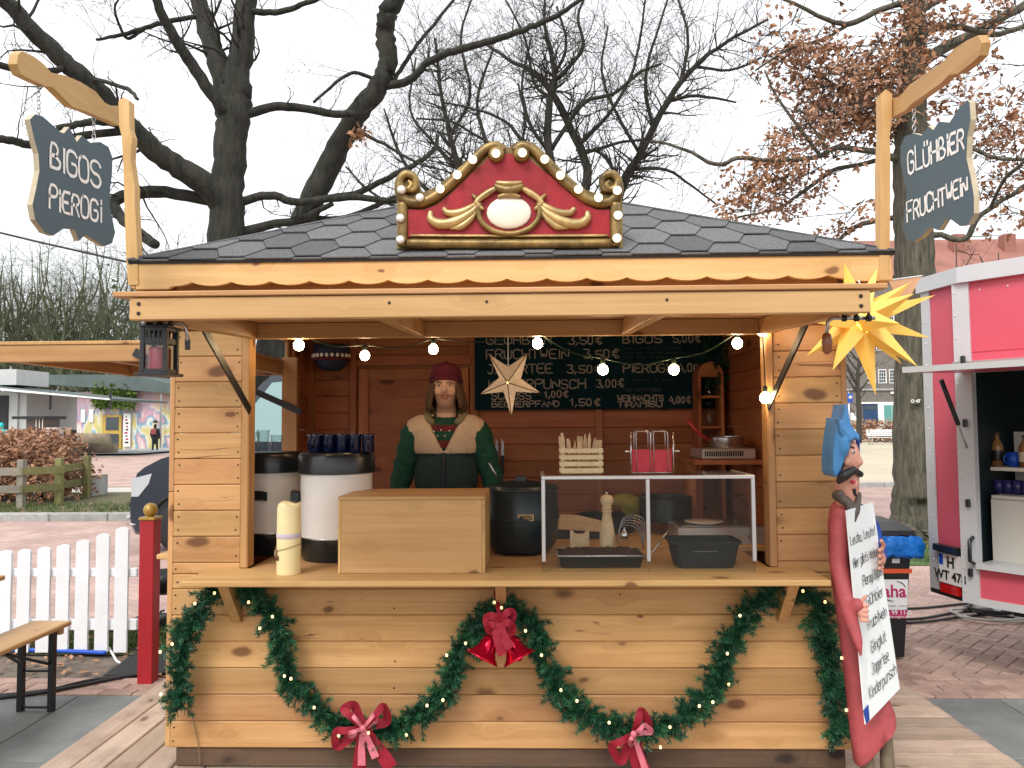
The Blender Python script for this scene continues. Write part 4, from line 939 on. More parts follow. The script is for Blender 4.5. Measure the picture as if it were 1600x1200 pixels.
# ------------------------------------------------------------------ menu board
MY = 1.855
MBD = thing('menu_board', 'large dark chalk menu board with drink and dish prices on the back wall', 'menu board', at(916, 640, MY))
p0, p1 = at(742, 641, MY), at(1150, 641, MY); zt_ = at(900, 505, MY).z
MB().cbox((p0.x, MY, p0.z), (p1.x, MY+.02, zt_), .003).build('board', 'menu_board', MBD)
def line(t, x0, x1, yb, hpx, m='chalk_dim', w=.0085):
    h = hpx/ppm(MY); a = at(x0, yb, MY); b = at(x1, yb, MY)
    letters(MB(), t, lambda u, v: V((a.x+u, MY-.001, a.z+v)), b.x-a.x, h, w, V((0, -1, 0))).build('lettering', m, MBD)
for t, x0, x1, y, h in (('GLÜHBIER', 760, 865, 538, 14), ('3,50€', 888, 943, 538, 13), ('FRUCHTWEIN', 760, 892, 561, 14), ('3,50€', 912, 969, 560, 13), ('JÄGERTEE', 762, 865, 584, 14), ('3,50€', 886, 942, 583, 12),
    ('KINDERPUNSCH', 764, 917, 608, 14), ('3,00€', 932, 976, 605, 12), ('SCHUSS', 768, 832, 624, 11), ('1,00€', 851, 889, 621, 10), ('BECHERPFAND', 769, 876, 636, 9), ('1,50€', 891, 940, 634, 11),
    ('BIGOS', 973, 1037, 536, 12), ('5,00€', 1052, 1096, 535, 12), ('PiEROGi', 974, 1046, 582, 13), ('4,00€', 1060, 1104, 581, 12), ('WEIHNACHTS', 965, 1038, 627, 9), ('TIRAMISU', 965, 1036, 636, 8), ('4,00€', 1046, 1080, 630, 10)): line(t, x0, x1, y, h)
def scrawl(x0, x1, y, par, YY, m, hpx=4, w=.004):      # small writing too faint to read
    mb = MB(); x = x0
    while x < x1:
        L_ = random.uniform(8, 18); n = int(L_*1.2); P = [at(x+L_*i/n, y-hpx*.5*(1+math.sin(i*2.2+random.random()*1.5))*random.uniform(.5, 1.), YY) for i in range(n+1)]
        mb.tube(P, w/2, 4); x += L_+4
    mb.build('lettering', m, par)
for x0, x1, y in ((977, 1060, 546), (977, 1085, 553), (977, 1092, 560), (988, 1050, 595), (833, 848, 619)): scrawl(x0, x1, y, MBD, MY-.001, 'chalk_faint')
line('Nur Sonntags'.replace('N', 'n').replace('S', 's'), 975, 1034, 611, 5, 'chalk_faint', .004)
# garland of fir on the board's corner
GC = MB(); random.seed(3); c = at(1135, 570, 1.7)
for k in range(46):
    p = c+V((random.gauss(0, .08), random.uniform(-.05, .1), random.gauss(0, .09))); sprig(p, V((random.gauss(0, 1), -.3, random.gauss(-.3, 1))), .10, GC)
tag(GC.build('fir_bunch', 'needle', None), 'dark bunch of fir twigs hanging beside the menu board', 'fir bunch')
# corner shelf unit with arched top
CS = thing('corner_shelf', 'reddish brown wooden corner shelf with arched top beside the menu board', 'shelf', at(1108, 800, 1.75))
a = at(1088, 700, 1.75); b = at(1128, 700, 1.75); zb = .96; za = at(1100, 590, 1.75).z
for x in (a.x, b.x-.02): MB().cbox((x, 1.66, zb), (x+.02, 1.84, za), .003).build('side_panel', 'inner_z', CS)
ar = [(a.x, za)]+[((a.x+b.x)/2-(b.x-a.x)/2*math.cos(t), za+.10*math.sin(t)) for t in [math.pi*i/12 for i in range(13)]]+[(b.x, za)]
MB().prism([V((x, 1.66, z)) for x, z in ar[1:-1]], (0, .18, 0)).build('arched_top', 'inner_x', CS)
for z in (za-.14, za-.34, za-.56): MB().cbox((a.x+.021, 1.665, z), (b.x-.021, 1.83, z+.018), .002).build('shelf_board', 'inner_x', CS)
for i, (z, h) in enumerate(((za-.122, .09), (za-.322, .14))):
    J = thing('storage_jar', ('small' if i == 0 else 'tall')+' glass jar with dark lid on the corner shelf', 'jar', ((a.x+b.x)/2, 1.72, z))
    MB().lathe([(0, 0), (.032, 0), (.034, .006), (.034, h*.8), (.026, h*.9), (.026, h)], ((a.x+b.x)/2, 1.72, z), 16).build('glass', 'clear_glass', J, True)
    MB().lathe([(0, 0), (.029, 0), (.029, .018), (0, .02)], ((a.x+b.x)/2, 1.72, z+h), 16).build('lid', 'black_plastic', J, True)
# hanging painted pot up in the left corner
HP = thing('hanging_pot', 'dark painted bowl with a rim of pale petals hung on the back wall', 'bowl', at(518, 570, 1.7))
hc = at(518, 552, 1.72)
MB().lathe([(.02, -.12), (.06, -.115), (.10, -.08), (.118, -.02), (.12, .05), (.11, .055), (.10, .0), (.02, -.09)], hc, 24).build('bowl', 'cloth_blue', HP, True)
MB().tube([hc+V((.121*math.cos(t), .121*math.sin(t), -.045)) for t in [2*math.pi*i/24 for i in range(25)]], .009, 6).build('rim', 'sweater_red', HP, True)
for k_ in range(11):
    t = math.pi+math.pi*(k_+.5)/11; MB().ell(hc+V((.122*math.cos(t), .122*math.sin(t), -.02)), (.012, .006, .014), 8, 6).build('petal', 'cream', HP, True)
# ------------------------------------------------------------------ urns
def urn(px, Y, dia, zb, zt, label, tap):
    c = at(px, 800, Y); c.z = zb; r = dia/2; H_ = zt-zb; U = thing('drink_urn', label, 'urn', c, 'hot drink urns on the counter')
    MB().lathe([(0, 0), (r*.84, 0), (r*.86, .006), (r*.88, H_*.13), (r*.94, H_*.16), (r*.94, H_*.21), (0, H_*.21)], c, 40).build('base', 'black_plastic', U, 'auto')
    MB().lathe([(r*.92, H_*.212), (r*.925, H_*.25), (r*.925, H_*.80)], c, 40, cap=False).build('body', 'white_enamel', U, True)
    MB().tube([c+V((r*.93*math.cos(t), r*.93*math.sin(t), H_*.215)) for t in [2*math.pi*i/40 for i in range(41)]], .004, 6, cap=False).build('band', 'steel', U, True)
    MB().lathe([(r*.95, H_*.80), (r, H_*.81), (r, H_*.955), (r*.96, H_*.985), (r*.90, H_), (r*.5, H_*1.0), (0, H_*1.0)], c, 40, cap=False).build('lid', 'black_plastic', U, 'auto')
    for s in ((-1, 1) if not tap else (1,)):
        a = -R(8) if not tap else -R(95)
        d = V((s*math.cos(a), math.sin(a), 0)) if not tap else V((math.cos(a), math.sin(a), 0)); w = V((-d.y, d.x, 0))
        q = c+d*r*.93+V((0, 0, H_*.58))
        hb = MB().prism([q-w*.055-V((0, 0, .022)), q-w*.045+d*.04-V((0, 0, .012)), q+w*.045+d*.04-V((0, 0, .012)), q+w*.055-V((0, 0, .022))], (0, 0, .042)); hb.build('handle', 'black_plastic', U)
    return U, c
U1, c1 = urn(422, .46, .34, .9635, at(440, 706, .46).z, 'white urn with black lid and side handle next to the stall jamb', True)
U2, c2 = urn(526, .27, .362, .9635, at(526, 706, .27).z, 'white urn with black lid carrying blue glass mugs', False)
zt1 = at(526, 706, .27).z
mug = mesh_of(MB().lathe([(0, 0), (.026, 0), (.029, .004), (.030, .075), (.032, .085), (.027, .085), (.025, .01), (0, .008)], (0, 0, 0), 14), 'mug_body', 'mug_blue', True)
mh = mesh_of(MB().tube([V((.028+.020*math.sin(t), 0, .045-.024*math.cos(t))) for t in [math.pi*i/8 for i in range(9)]], .0045, 6), 'handle', 'mug_blue', True)
for i in range(9):
    col_, row = i % 5, i//5
    p = V((c2.x-.085+col_*.062-(.03 if row else 0)+.0, c2.y-.06+row*.075, zt1+.001))
    T = thing('glass_mug', 'dark blue glass mug standing on the lid of the white urn', 'mug', p, 'blue mugs on the urn')
    inst('mug_body', mug, p, T); inst('handle', mh, p, T, (0, 0, R(random.choice((-95, -80, 100, -110)))))
# clear beakers stacked on the left urn's lid
zt2 = at(440, 706, .46).z
for i, (dx, h, dy) in enumerate(((-.06, .10, 0), (-.005, .11, -.02), (.05, .085, .02))):
    B_ = MB().lathe([(0, 0), (.026, 0), (.031, h), (.029, h), (.0245, .003), (0, .003)], (c1.x+dx-.01, c1.y-.05+dy, zt2+.001), 16).build('beaker', 'clear_glass', None, True)
    tag(B_, 'clear plastic beaker standing on the urn next to the stall jamb', 'beaker', 'clear beakers')
# candle with twine
cc = at(451, 893, -.13); cc.z = .9655
CN = thing('candle', 'tall cream pillar candle with lilac band and twine on the shelf', 'candle', cc)
hC = at(451, 784, -.13).z-cc.z
vs_ = MB().lathe([(0, 0), (.049, 0), (.050, .004), (.050, hC*.5), (.049, hC*.93), (.046, hC*.985), (.040, hC*.97), (.02, hC*.90), (0, hC*.88)], cc, 28)
for v in vs_.v:
    if v.z > cc.z+hC*.9: v.z += .006*math.sin(3*math.atan2(v.y-cc.y, v.x-cc.x)+1)
vs_.build('wax', 'candle_cream', CN, True)
MB().lathe([(.0503, hC*.50), (.0515, hC*.505), (.0515, hC*.565), (.0503, hC*.57)], cc, 28, cap=False).build('band', 'ribbon_lilac', CN, True)
MB().tube([cc+V((.0525*math.cos(t), .0525*math.sin(t), hC*.37+.014*math.cos(t))) for t in [2*math.pi*i/28 for i in range(29)]], .0016, 5, cap=False).build('twine', 'twine', CN, True)
q = cc+V((-.045, -.032, hC*.30)); MB().ell(q, (.007, .006, .018), 10, 8).tube([q+V((0, 0, .01)), q+V((.002, -.01, .03))], .0014, 5).build('pendant', 'twine', CN, True); MB().ell(q+V((.012, -.006, -.02)), (.008, .005, .012), 8, 6).build('pendant', 'star_seam', CN, True)
# wooden box on the shelf
b0 = at(528, 892, -.13); b1 = at(758, 889, -.13); zt_ = at(640, 781, -.13).z; zb = .9655
BX = thing('wooden_box', 'plain pale pine box without lid handle standing on the counter shelf', 'box', ((b0.x+b1.x)/2, .08, zb))
MB().cbox((b0.x+.012, -.13, zb), (b1.x-.012, -.114, zt_-.0005), .002).build('front_panel', 'pale_x', BX)
for x in (b0.x, b1.x-.0115): MB().cbox((x, -.131, zb), (x+.0115, .27, zt_-.0005), .002).build('side_panel', 'pale_y', BX)
MB().cbox((b0.x+.012, .255, zb), (b1.x-.012, .27, zt_-.0005), .002).build('back_panel', 'pale_x', BX)
MB().cbox((b0.x, -.133, zt_), (b1.x, .272, zt_+.014), .002).build('top_panel', 'pale_x', BX)
# kettle
kc = at(815, 860, .42); kc.z = .9635; kr = .185
K = thing('soup_kettle', 'round dark blue soup kettle with a small BIGOS label', 'soup kettle', kc)
kH = at(815, 752, .42).z-kc.z
MB().lathe([(.06, .014), (kr*.78, .012), (kr*.92, .05), (kr, kH*.42), (kr*1.01, kH*.52), (kr*.99, kH*.62), (kr*.96, kH*.88), (kr*.98, kH*.92), (kr*.94, kH*.95), (kr*.6, kH*.99), (.02, kH*1.02)], kc, 40).build('body', 'kettle', K, 'auto')
for t in (.2, 2.3, 4.0, 5.2): MB().lathe([(.018, 0), (.014, .02)], kc+V((kr*.6*math.cos(t), kr*.6*math.sin(t), 0)), 10).build('foot', 'black_plastic', K, True)
for z in (.50, .90): MB().tube([kc+V((kr*1.0*math.cos(t), kr*1.0*math.sin(t), kH*z)) for t in [2*math.pi*i/40 for i in range(41)]], .006, 6, cap=False).build('band', 'kettle', K, True)
MB().cbox(kc+V((-.03, -.05, kH*1.0)), kc+V((.03, -.03, kH*1.09)), .006).build('lid_handle', 'black_plastic', K)
lp = at(822, 802, .42); lp = V((lp.x, kc.y-kr*.985-.002, lp.z)); MB().cbox(lp-V((.038, .001, .016)), lp+V((.038, .002, .016)), .001).build('label_plate', 'label_tan', K)
letters(MB(), 'BIGOS', lambda u, v: V((lp.x-.026+u, lp.y-.0015, lp.z-.009+v)), .056, .018, .0035, V((0, -1, 0))).build('lettering', 'ink', K)
LD = thing('ladle', 'thin ladle handle sticking out beside the soup kettle', 'ladle', kc+V((-.1, 0, kH)))
MB().tube([kc+V((-.10, -.05, kH*.99)), kc+V((-.155, -.07, kH*1.28))], .004, 6).build('ladle_handle', 'steel', LD, True)
# knives on the wall
for i, (px, m) in enumerate(((785, 'black_plastic'), (776, 'steel'))):
    p = at(px, 728, 1.87); KN = thing('kitchen_knife', ('black handled' if i == 0 else 'thin steel')+' knife hanging on the back wall above the kettle', 'knife', p)
    MB().cbox((p.x-.012, p.y, p.z-.06), (p.x+.012, p.y+.015, p.z+.07), .004).build('handle', m, KN); MB().prism([(p.x-.012, p.y+.004, p.z+.071), (p.x+.012, p.y+.004, p.z+.071), (p.x+.010, p.y+.004, p.z+.16), (p.x-.004, p.y+.004, p.z+.19)], (0, .003, 0)).build('blade', 'steel', KN)
# ------------------------------------------------------------------ acrylic display case
a = at(847, 893, -.12); b = at(1183, 888, -.12); z0 = .9655; z1 = at(1000, 743, -.12).z; Yb = .22
DC = thing('display_case', 'clear acrylic display case with aluminium edges standing on the counter', 'display case', ((a.x+b.x)/2, 0, z0))
e = .016; zg = z0+.045; XM = at(1013, 800, -.12).x
for x in (a.x, b.x-e):
    MB().cbox((x, -.12, zg), (x+e, -.12+e, z1-e), .002).build('edge_bar', 'alu', DC)
MB().cbox((XM-.008, -.121, zg), (XM+.008, -.106, z1-e), .002).build('edge_bar', 'alu', DC)
MB().cbox((a.x, -.12, z1-e+.0005), (b.x, -.12+e, z1), .002).build('edge_bar', 'alu', DC)
for x in (a.x, b.x-e): MB().cbox((x, -.12+e+.001, z1-e+.0005), (x+e, Yb, z1), .002).build('edge_bar', 'alu', DC)
MB().box((a.x+.005, -.112, z0+.004), (b.x-.005, -.108, z1-.017)).build('pane', 'acrylic', DC); MB().box((a.x+.002, -.1, z0+.004), (a.x+.005, Yb, z1-.017)).build('pane', 'acrylic', DC)
MB().box((b.x-.005, -.1, z0+.004), (b.x-.002, Yb, z1-.017)).build('pane', 'acrylic', DC); MB().box((a.x+.017, -.1, z1-.008), (b.x-.017, Yb, z1-.003)).build('top_pane', 'acrylic', DC)
for x in (a.x+.005, XM-.004, b.x-.013): MB().box((x, -.117, z0), (x+.008, -.114, zg)).build('foot', 'clear_glass', DC)
# crate with wooden cutlery
x0, x1 = at(875, 740, .0).x, at(943, 740, .0).x; zc = z1+.001; Hc = (740-700)/ppm(0)
CRT = thing('wooden_crate', 'small pale slatted crate on top of the display case', 'crate', ((x0+x1)/2, .04, zc))
for i in range(4):
    z = zc+.004+i*Hc*.255
    for y in (0, .094): MB().cbox((x0, y, z), (x1, y+.006, z+Hc*.17), .001).build('slat', 'crate_wood', CRT)
    for x in (x0+.0005, x1-.0065): MB().cbox((x, .0065, z), (x+.006, .0935, z+Hc*.17), .001).build('slat', 'crate_wood', CRT)
for x in (x0+.007, x1-.019):
    for y in (.0065, .0815): MB().cbox((x, y, zc), (x+.012, y+.012, zc+Hc), .001).build('corner_post', 'crate_wood', CRT)
MB().box((x0+.007, .007, zc+.0005), (x1-.007, .093, zc+.0035)).build('floor', 'crate_wood', CRT)
random.seed(21)
for i in range(15):
    x = x0+.022+(x1-x0-.044)*((i*.618) % 1); y = .03+.045*random.random(); h = Hc+random.uniform(.02, .065); w = random.uniform(.006, .0085)
    tx = (x-(x0+x1)/2)*.28+random.uniform(-.01, .01); ptip = random.random() < .4
    o = [(-w*.7, 0), (w*.7, 0), (w*.8, h*.6), (w*1.1, h*.8), (w*(.3 if ptip else .9), h*.98), (0, h), (-w*(.3 if ptip else .9), h*.98), (-w*1.1, h*.8), (-w*.8, h*.6)]
    S_ = MB().prism([V((x+u+tx*v/h, y+.01*v/h, zc+.004+v)) for u, v in o], (0, .0025, 0)).build('wooden_cutlery', 'spoonwood', None)
    tag(S_, 'flat wooden fork or knife standing in the slatted crate', 'wooden cutlery', 'wooden cutlery in the crate')
# napkin holder
x0, x1 = at(987, 738, .0).x, at(1052, 738, .0).x
NH = thing('napkin_holder', 'chrome wire napkin holder on top of the display case', 'napkin holder', ((x0+x1)/2, .04, zc))
Hn = (738-673)/ppm(0); rw = .0022
for y in (.0, .07):
    for t0, t1 in ((.12, .46), (.54, .88)):
        xa, xb = x0+(x1-x0)*t0, x0+(x1-x0)*t1
        MB().tube([(xa, y, zc+.003), (xa, y, zc+Hn-.01), (xa+.008, y, zc+Hn), (xb-.008, y, zc+Hn), (xb, y, zc+Hn-.01), (xb, y, zc+.003)], rw, 6).build('wire_loop', 'steel', NH, True)
    MB().tube([(x0-.004, y, zc+.003), (x1+.004, y, zc+.003)], rw, 6).build('wire', 'steel', NH, True); 
for x in (x0-.002, x1+.002):
    MB().tube([(x, .0, zc+.003), (x, .0, zc+Hn*.98)], rw*1.6, 6).build('wire', 'steel', NH, True); MB().tube([(x, 0, zc+.003), (x, .07, zc+.003)], rw, 6).build('wire', 'steel', NH, True)
    s_ = 1 if x > x0+.01 else -1; MB().tube([(x, 0, zc+Hn*.52), (x+.02*s_, 0, zc+Hn*.52)], .0035, 8).ell((x+.022*s_, 0, zc+Hn*.52), .006, 8, 6).build('thumb_screw', 'steel', NH, True)
for k_ in range(5):
    y = .010+k_*.011; hh = Hn*.54+random.uniform(-.006, .004); n_ = 14; vt = []
    for i in range(n_+1):
        t = i/n_; x = x0+.004+(x1-x0-.008)*t; yy = y+.002*math.sin(t*9+k_*2); vt.append((x, yy, hh+.003*math.sin(t*7+k_)))
    mb = MB()
    for i in range(n_): mb.add([(vt[i][0], vt[i][1], zc+.005), (vt[i+1][0], vt[i+1][1], zc+.005), (vt[i+1][0], vt[i+1][1], zc+vt[i+1][2]), (vt[i][0], vt[i][1], zc+vt[i][2]),
        (vt[i][0], vt[i][1]+.008, zc+.005), (vt[i+1][0], vt[i+1][1]+.008, zc+.005), (vt[i+1][0], vt[i+1][1]+.008, zc+vt[i+1][2]), (vt[i][0], vt[i][1]+.008, zc+vt[i][2])], [(0, 1, 2, 3), (5, 4, 7, 6), (3, 2, 6, 7)])
    tag(mb.build('napkin', 'napkin', None, 'auto'), 'folded red paper napkin standing in the chrome wire holder', 'napkin', 'red napkins in the holder')
# cake tray
a_ = at(873, 890, -.03); b_ = at(1006, 890, -.03); z0 = .9645; ht = .052; cy = .06
TR = thing('cake_tray', 'black baking tray of dark chocolate cake inside the display case', 'baking tray', ((a_.x+b_.x)/2, cy, z0))
ins_ = [(.012, 0), (.0, ht), (-.008, ht), (-.008, ht+.003)]
def trap(i, z): return [(a_.x+i, -.03+i, z0+z), (b_.x-i, -.03+i, z0+z), (b_.x-i, .17-i, z0+z), (a_.x+i, .17-i, z0+z)]
mb = MB(); pr = [trap(.014, 0), trap(.002, ht*.9), trap(-.007, ht*.92), trap(-.007, ht), trap(.004, ht), trap(.016, .006)]
vs_ = [p for r_ in pr for p in r_]; mb.add(vs_, [(0, 3, 2, 1)]+[(4*i+j, 4*i+(j+1) % 4, 4*i+4+(j+1) % 4, 4*i+4+j) for i in range(5) for j in range(4)]+[(20, 21, 22, 23)]); mb.build('tray', 'tray_black', TR)
n = 26; mb = MB(); vs_ = []
random.seed(5)
for j in range(n+1):
    for i in range(n+1):
        u, v = i/n, j/n; ed = min(u, v, 1-u, 1-v); vs_.append((a_.x+.006+(b_.x-a_.x-.012)*u, -.024+.188*v, z0+ht*.86+min(.016, ed*.12)+random.uniform(0, .010)))
mb.add(vs_, [(j*(n+1)+i, j*(n+1)+i+1, (j+1)*(n+1)+i+1, (j+1)*(n+1)+i) for j in range(n) for i in range(n)]); mb.build('cake', 'cake', TR, True)
mb = MB(); mb.tube([V(p)+V((0, 0, .003)) for p in trap(-.004, ht)]+[V(trap(-.004, ht)[0])+V((0, 0, .003))], .004, 6); mb.build('foil_rim', 'foil', TR, True)
# black basket
a_ = at(1050, 889, -.05); b_ = at(1162, 886, -.05); bcx = (a_.x+b_.x)/2; bw = (b_.x-a_.x)/2; bh = (888-846)/ppm(-.05)
BK = thing('plastic_basket', 'dark woven plastic basket inside the display case', 'basket', (bcx, .03, z0))
def rr(w, d, z, n=8):
    o = []
    for cx, cy, t0 in ((1, 1, 0), (-1, 1, 1), (-1, -1, 2), (1, -1, 3)):
        for i in range(n): t = math.pi/2*(t0+i/(n-1)); o.append(V((bcx+cx*(w-.03)+.03*math.cos(t), .045+cy*(d-.03)+.03*math.sin(t), z0+z)))
    return o
rings = [rr(bw*.80, .075, 0), rr(bw*.86, .083, bh*.35), rr(bw*.94, .092, bh*.88), rr(bw, .10, bh*.90), rr(bw, .10, bh), rr(bw*.95, .095, bh), rr(bw*.82, .08, .012)]
k_ = len(rings[0]); vs_ = [p for r_ in rings for p in r_]
mb = MB().add(vs_, [tuple(range(k_))[::-1]]+[(i*k_+j, i*k_+(j+1) % k_, (i+1)*k_+(j+1) % k_, (i+1)*k_+j) for i in range(len(rings)-1) for j in range(k_)]+[tuple((len(rings)-1)*k_+j for j in range(k_))]); mb.build('tub', 'basket', BK, 'auto')
for r_ in range(2):
    for i in range(9): MB().ell((bcx-.055+i*.012, -.040-.004*r_, z0+bh*.52+r_*.014), (.0028, .002, .0028), 6, 4).build('perforation', 'chalk_dim', BK)
# pepper mill and small things
pm = at(949, 852, .22); pm.z = z0-.001+.0
PMH = at(949, 770, .22).z-pm.z
PM = thing('pepper_mill', 'turned pale wooden pepper mill standing behind the cake tray', 'pepper mill', pm)
sc2 = PMH
MB().lathe([(0, 0), (.036, 0), (.036, .02*sc2*4), (.030, .12*sc2), (.034, .2*sc2), (.036, .35*sc2), (.030, .5*sc2), (.022, .63*sc2), (.020, .70*sc2), (.027, .73*sc2), (.020, .745*sc2), (0, .745*sc2)], pm, 24).build('body', 'spoonwood', PM, True)
MB().lathe([(.018, .746*sc2), (.025, .77*sc2), (.020, .80*sc2), (.030, .86*sc2), (.031, .91*sc2), (.022, .96*sc2), (0, .975*sc2)], pm, 24).build('head', 'spoonwood', PM, True)
MB().lathe([(.006, .975*sc2), (.008, 1.0*sc2), (.003, 1.02*sc2)], pm, 10).build('knob', 'steel', PM, True)
g = at(976, 860, .18); g.z = z0
SK = thing('glass_shaker', 'small clear glass shaker with metal cap behind the cake tray', 'shaker', g)
MB().lathe([(0, 0), (.024, 0), (.026, .01), (.02, .05), (.024, .075), (.018, .10)], g, 16).build('glass', 'clear_glass', SK, True); MB().lathe([(.019, .101), (.02, .115), (.012, .13), (.004, .14), (.005, .148), (0, .15)], g, 16).build('cap', 'steel', SK, True)
h_ = at(906, 858, .3); h_.z = z0
WH = MB().prism([h_+V((x, 0, z)) for x, z in ((-.045, 0), (.045, 0), (.045, .115), (.035, .12), (.02, .10), (-.02, .10), (-.035, .12), (-.045, .115))], (0, .03, 0)).build('wooden_holder', 'spoonwood', None)
tag(WH, 'low wooden stand with notched top behind the cake tray', 'stand')
WK = thing('wire_whisk', 'steel wire whisk leaning in the display case', 'whisk', at(985, 860, .25)+V((0, 0, -.06)))
wk = at(985, 835, .28)
for i in range(5):
    w_ = .03+.01*i; MB().tube(spline([wk+V((-.06, 0, -.06)), wk+V((-.06+w_*.4, 0, w_*1.1)), wk+V((w_*.9, 0, w_)), wk+V((.06, 0, -.07))], 5), .0015, 5).build('wire', 'steel', WK, True)
SPT = thing('spatula', 'thin steel cake spatula leaning beside the black basket', 'spatula', at(1020, 870, .2))
MB().tube([at(1014, 870, .12), at(1052, 818, .2)], .0035, 6).build('rod', 'steel', SPT, True)
# the worktop behind: pans, tray, cloths
for x0_, x1_, y0_, y1_, Y, m, nm, lb, ct in ((975, 1012, 755, 790, 1.1, 'cloth_yellow', 'dish_cloth', 'crumpled yellow cloth on the rear worktop', 'cloth'),):
    pa, pb = at(x0_, y1_, Y), at(x1_, y0_, Y); mb = MB(); random.seed(2)
    for k_ in range(4): mb.ell((pa.x+(pb.x-pa.x)*random.random(), Y+random.uniform(0, .1), pa.z+(pb.z-pa.z)*random.random()*.7-.05), (.09, .04, .05), 10, 7)
    mb = remesh(mb, .012, 2); mb.v = [v+V((0, 0, 0)) for v in mb.v]; mb.build(nm, m, None, True); 
    tag(bpy.data.objects[nm], lb, ct)
def pot(name, px, py, Y, r, h, m, label, cat, hand=True):
    c = at(px, py, Y); P = thing(name, label, cat, c)
    MB().lathe([(0, 0), (r*.92, 0), (r, .01), (r, h), (r*1.06, h+.004), (r*.96, h+.006), (r*.94, .012), (0, .01)], c, 28).build('bowl', m, P, 'auto')
    if hand: MB().tube([c+V((-r, 0, h*.8)), c+V((-r-.06, -.02, h+.02)), c+V((-r-.13, -.03, h+.10))], [.008, .008, .01], 8).build('handle', 'paint_mouth' if 'sauce' in name else 'black_plastic', P, True)
    return P
# wall oven ledge with vented grill and sauce pan
a_ = at(1098, 718, 1.0); b_ = at(1165, 718, 1.0); za = at(1130, 701, 1.0).z
WG = thing('vented_cooker', 'small steel cooker with a row of vent slots on a raised ledge', 'cooker', ((a_.x+b_.x)/2, 1.1, a_.z))
MB().cbox((a_.x, 1.0, a_.z), (b_.x+.06, 1.34, za), .006).build('housing', 'alu', WG)
for i in range(18):
    x = a_.x+.012+i*(b_.x-a_.x-.02)/18; MB().box((x, .9985, a_.z+.018), (x+.008, .9995, za-.014)).build('vent_slot', 'ink', WG)
LG = MB().cbox((a_.x-.05, .98, a_.z-.03), (b_.x+.12, 1.40, a_.z-.002), .003).box((a_.x-.04, 1.2, .962), (a_.x+.0, 1.3, a_.z-.031)).box((b_.x+.06, 1.2, .962), (b_.x+.1, 1.3, a_.z-.031)).build('raised_ledge', 'inner_x', None)
tag(LG, 'dark wooden raised ledge that carries the steel cooker', 'ledge')
pot('sauce_pan', 1135, 701, 1.12, .098, .065, 'steel', 'steel sauce pan with a raised red handle on the vented cooker', 'pan')
pot('cooking_pot', 1040, 815, 1.05, .15, .14, 'kettle', 'dark cooking pot on the rear worktop behind the display case', 'pot', False)
PAN = pot('roasting_pan', 945, 832, 1.15, .17, .10, 'black_plastic', 'black roasting pan on the rear worktop behind the pepper mill', 'pan', False)
# sink unit / steel tray
a_ = at(1060, 868, .62); b_ = at(1200, 868, .62)
SU = thing('steel_warming_tray', 'brushed steel warming tray on the rear worktop behind the basket', 'warming tray', ((a_.x+b_.x)/2, .75, .963))
MB().cbox((a_.x, .62, .963), (b_.x, .92, 1.05), .004).build('housing', 'alu', SU); MB().cbox((a_.x+.02, .63, 1.052), (b_.x-.02, .91, 1.06), .002).build('lid', 'steel', SU)
PL = MB().lathe([(0, 0), (.06, .0), (.10, .012), (.10, .015), (.06, .004), (0, .004)], at(1100, 838, .7)*1.0, 28).build('white_plate', 'white_enamel', None, True); PL.location.z = 1.061; tag(PL, 'white plate on the steel warming tray', 'plate')
CT = MB().cbox(at(872, 865, .75)*1+V((0, 0, 0)), at(872, 865, .75)+V((.5, .3, .0)), .001)
BRD = MB(); c_ = at(905, 820, .8); BRD.prism([c_+V((x, 0, z)) for x, z in ((-.16, .03), (-.1, .055), (0, .05), (.12, .02), (.16, -.02), (.14, -.04), (-.16, -.02))], (0, .02, -.0)); o = BRD.build('cutting_board', 'spoonwood', None); tag(o, 'pale wooden cutting board seen through the display case', 'cutting board'); 
CBX = MB().cbox((c_.x-.14, .83, .963), (c_.x+.12, .98, c_.z+.01), .004).build('storage_box', 'black_plastic', None); tag(CBX, 'dark storage box behind the pale cutting board', 'box')
# support counter under it
MB().cbox((-.15, .56, .938), (.449, 1.6, .962), .003).build('worktop', 'pale_x', ST)

# ------------------------------------------------------------------ the vendor
VY = .82; vx = at(697, 600, VY).x; zz = lambda py: at(697, py, VY).z
fz = .206
VN = thing('person', 'person in maroon knit hat, green sweater and cream shouldered vest behind the counter', 'person', (vx, VY, fz))
hz_ = zz(606)   # head centre
ch = zz(640)
def torso(mb, g, arms=True, z0=.9, wr=True):
    zs = zz(662)
    mb.ell((vx, VY, zs-.10), (.165+g, .105+g, .135+g*.7), 20, 14)
    mb.ell((vx, VY, zs-.28), (.150+g, .105+g, .22), 20, 14); mb.ell((vx, VY, zs-.48), (.155+g, .11+g, .20), 20, 14)
    mb.caps((vx-.13, VY, zs-.035), (vx+.13, VY, zs-.035), .058+g, .058+g)
    for s in (-1, 1): mb.caps((vx+s*.045, VY+.01, zs-.022), (vx+s*.155, VY, zs-.040), .048+g*.8, .055+g*.8)
    if arms:
        for s in (-1, 1):
            e = (vx+s*.262, VY+.03, zs-.34); w = (vx+s*.24, VY-.10, zs-.56)
            mb.caps((vx+s*.178, VY, zs-.055), e, .062+g, .047+g); mb.caps(e, w, .046+g, .034+g if wr else .03)
bd = MB(); torso(bd, 0)
zs = zz(662)
bd.caps((vx, VY+.01, zs-.02), (vx, VY, ch+.05), .058, .054)
bd.ell((vx, VY+.01, hz_+.015), (.073, .092, .118), 24, 16); bd.ell((vx, VY-.030, ch+.045), (.050, .050, .052), 18, 12); bd.ell((vx, VY-.02, hz_-.03), (.064, .062, .07), 18, 12)
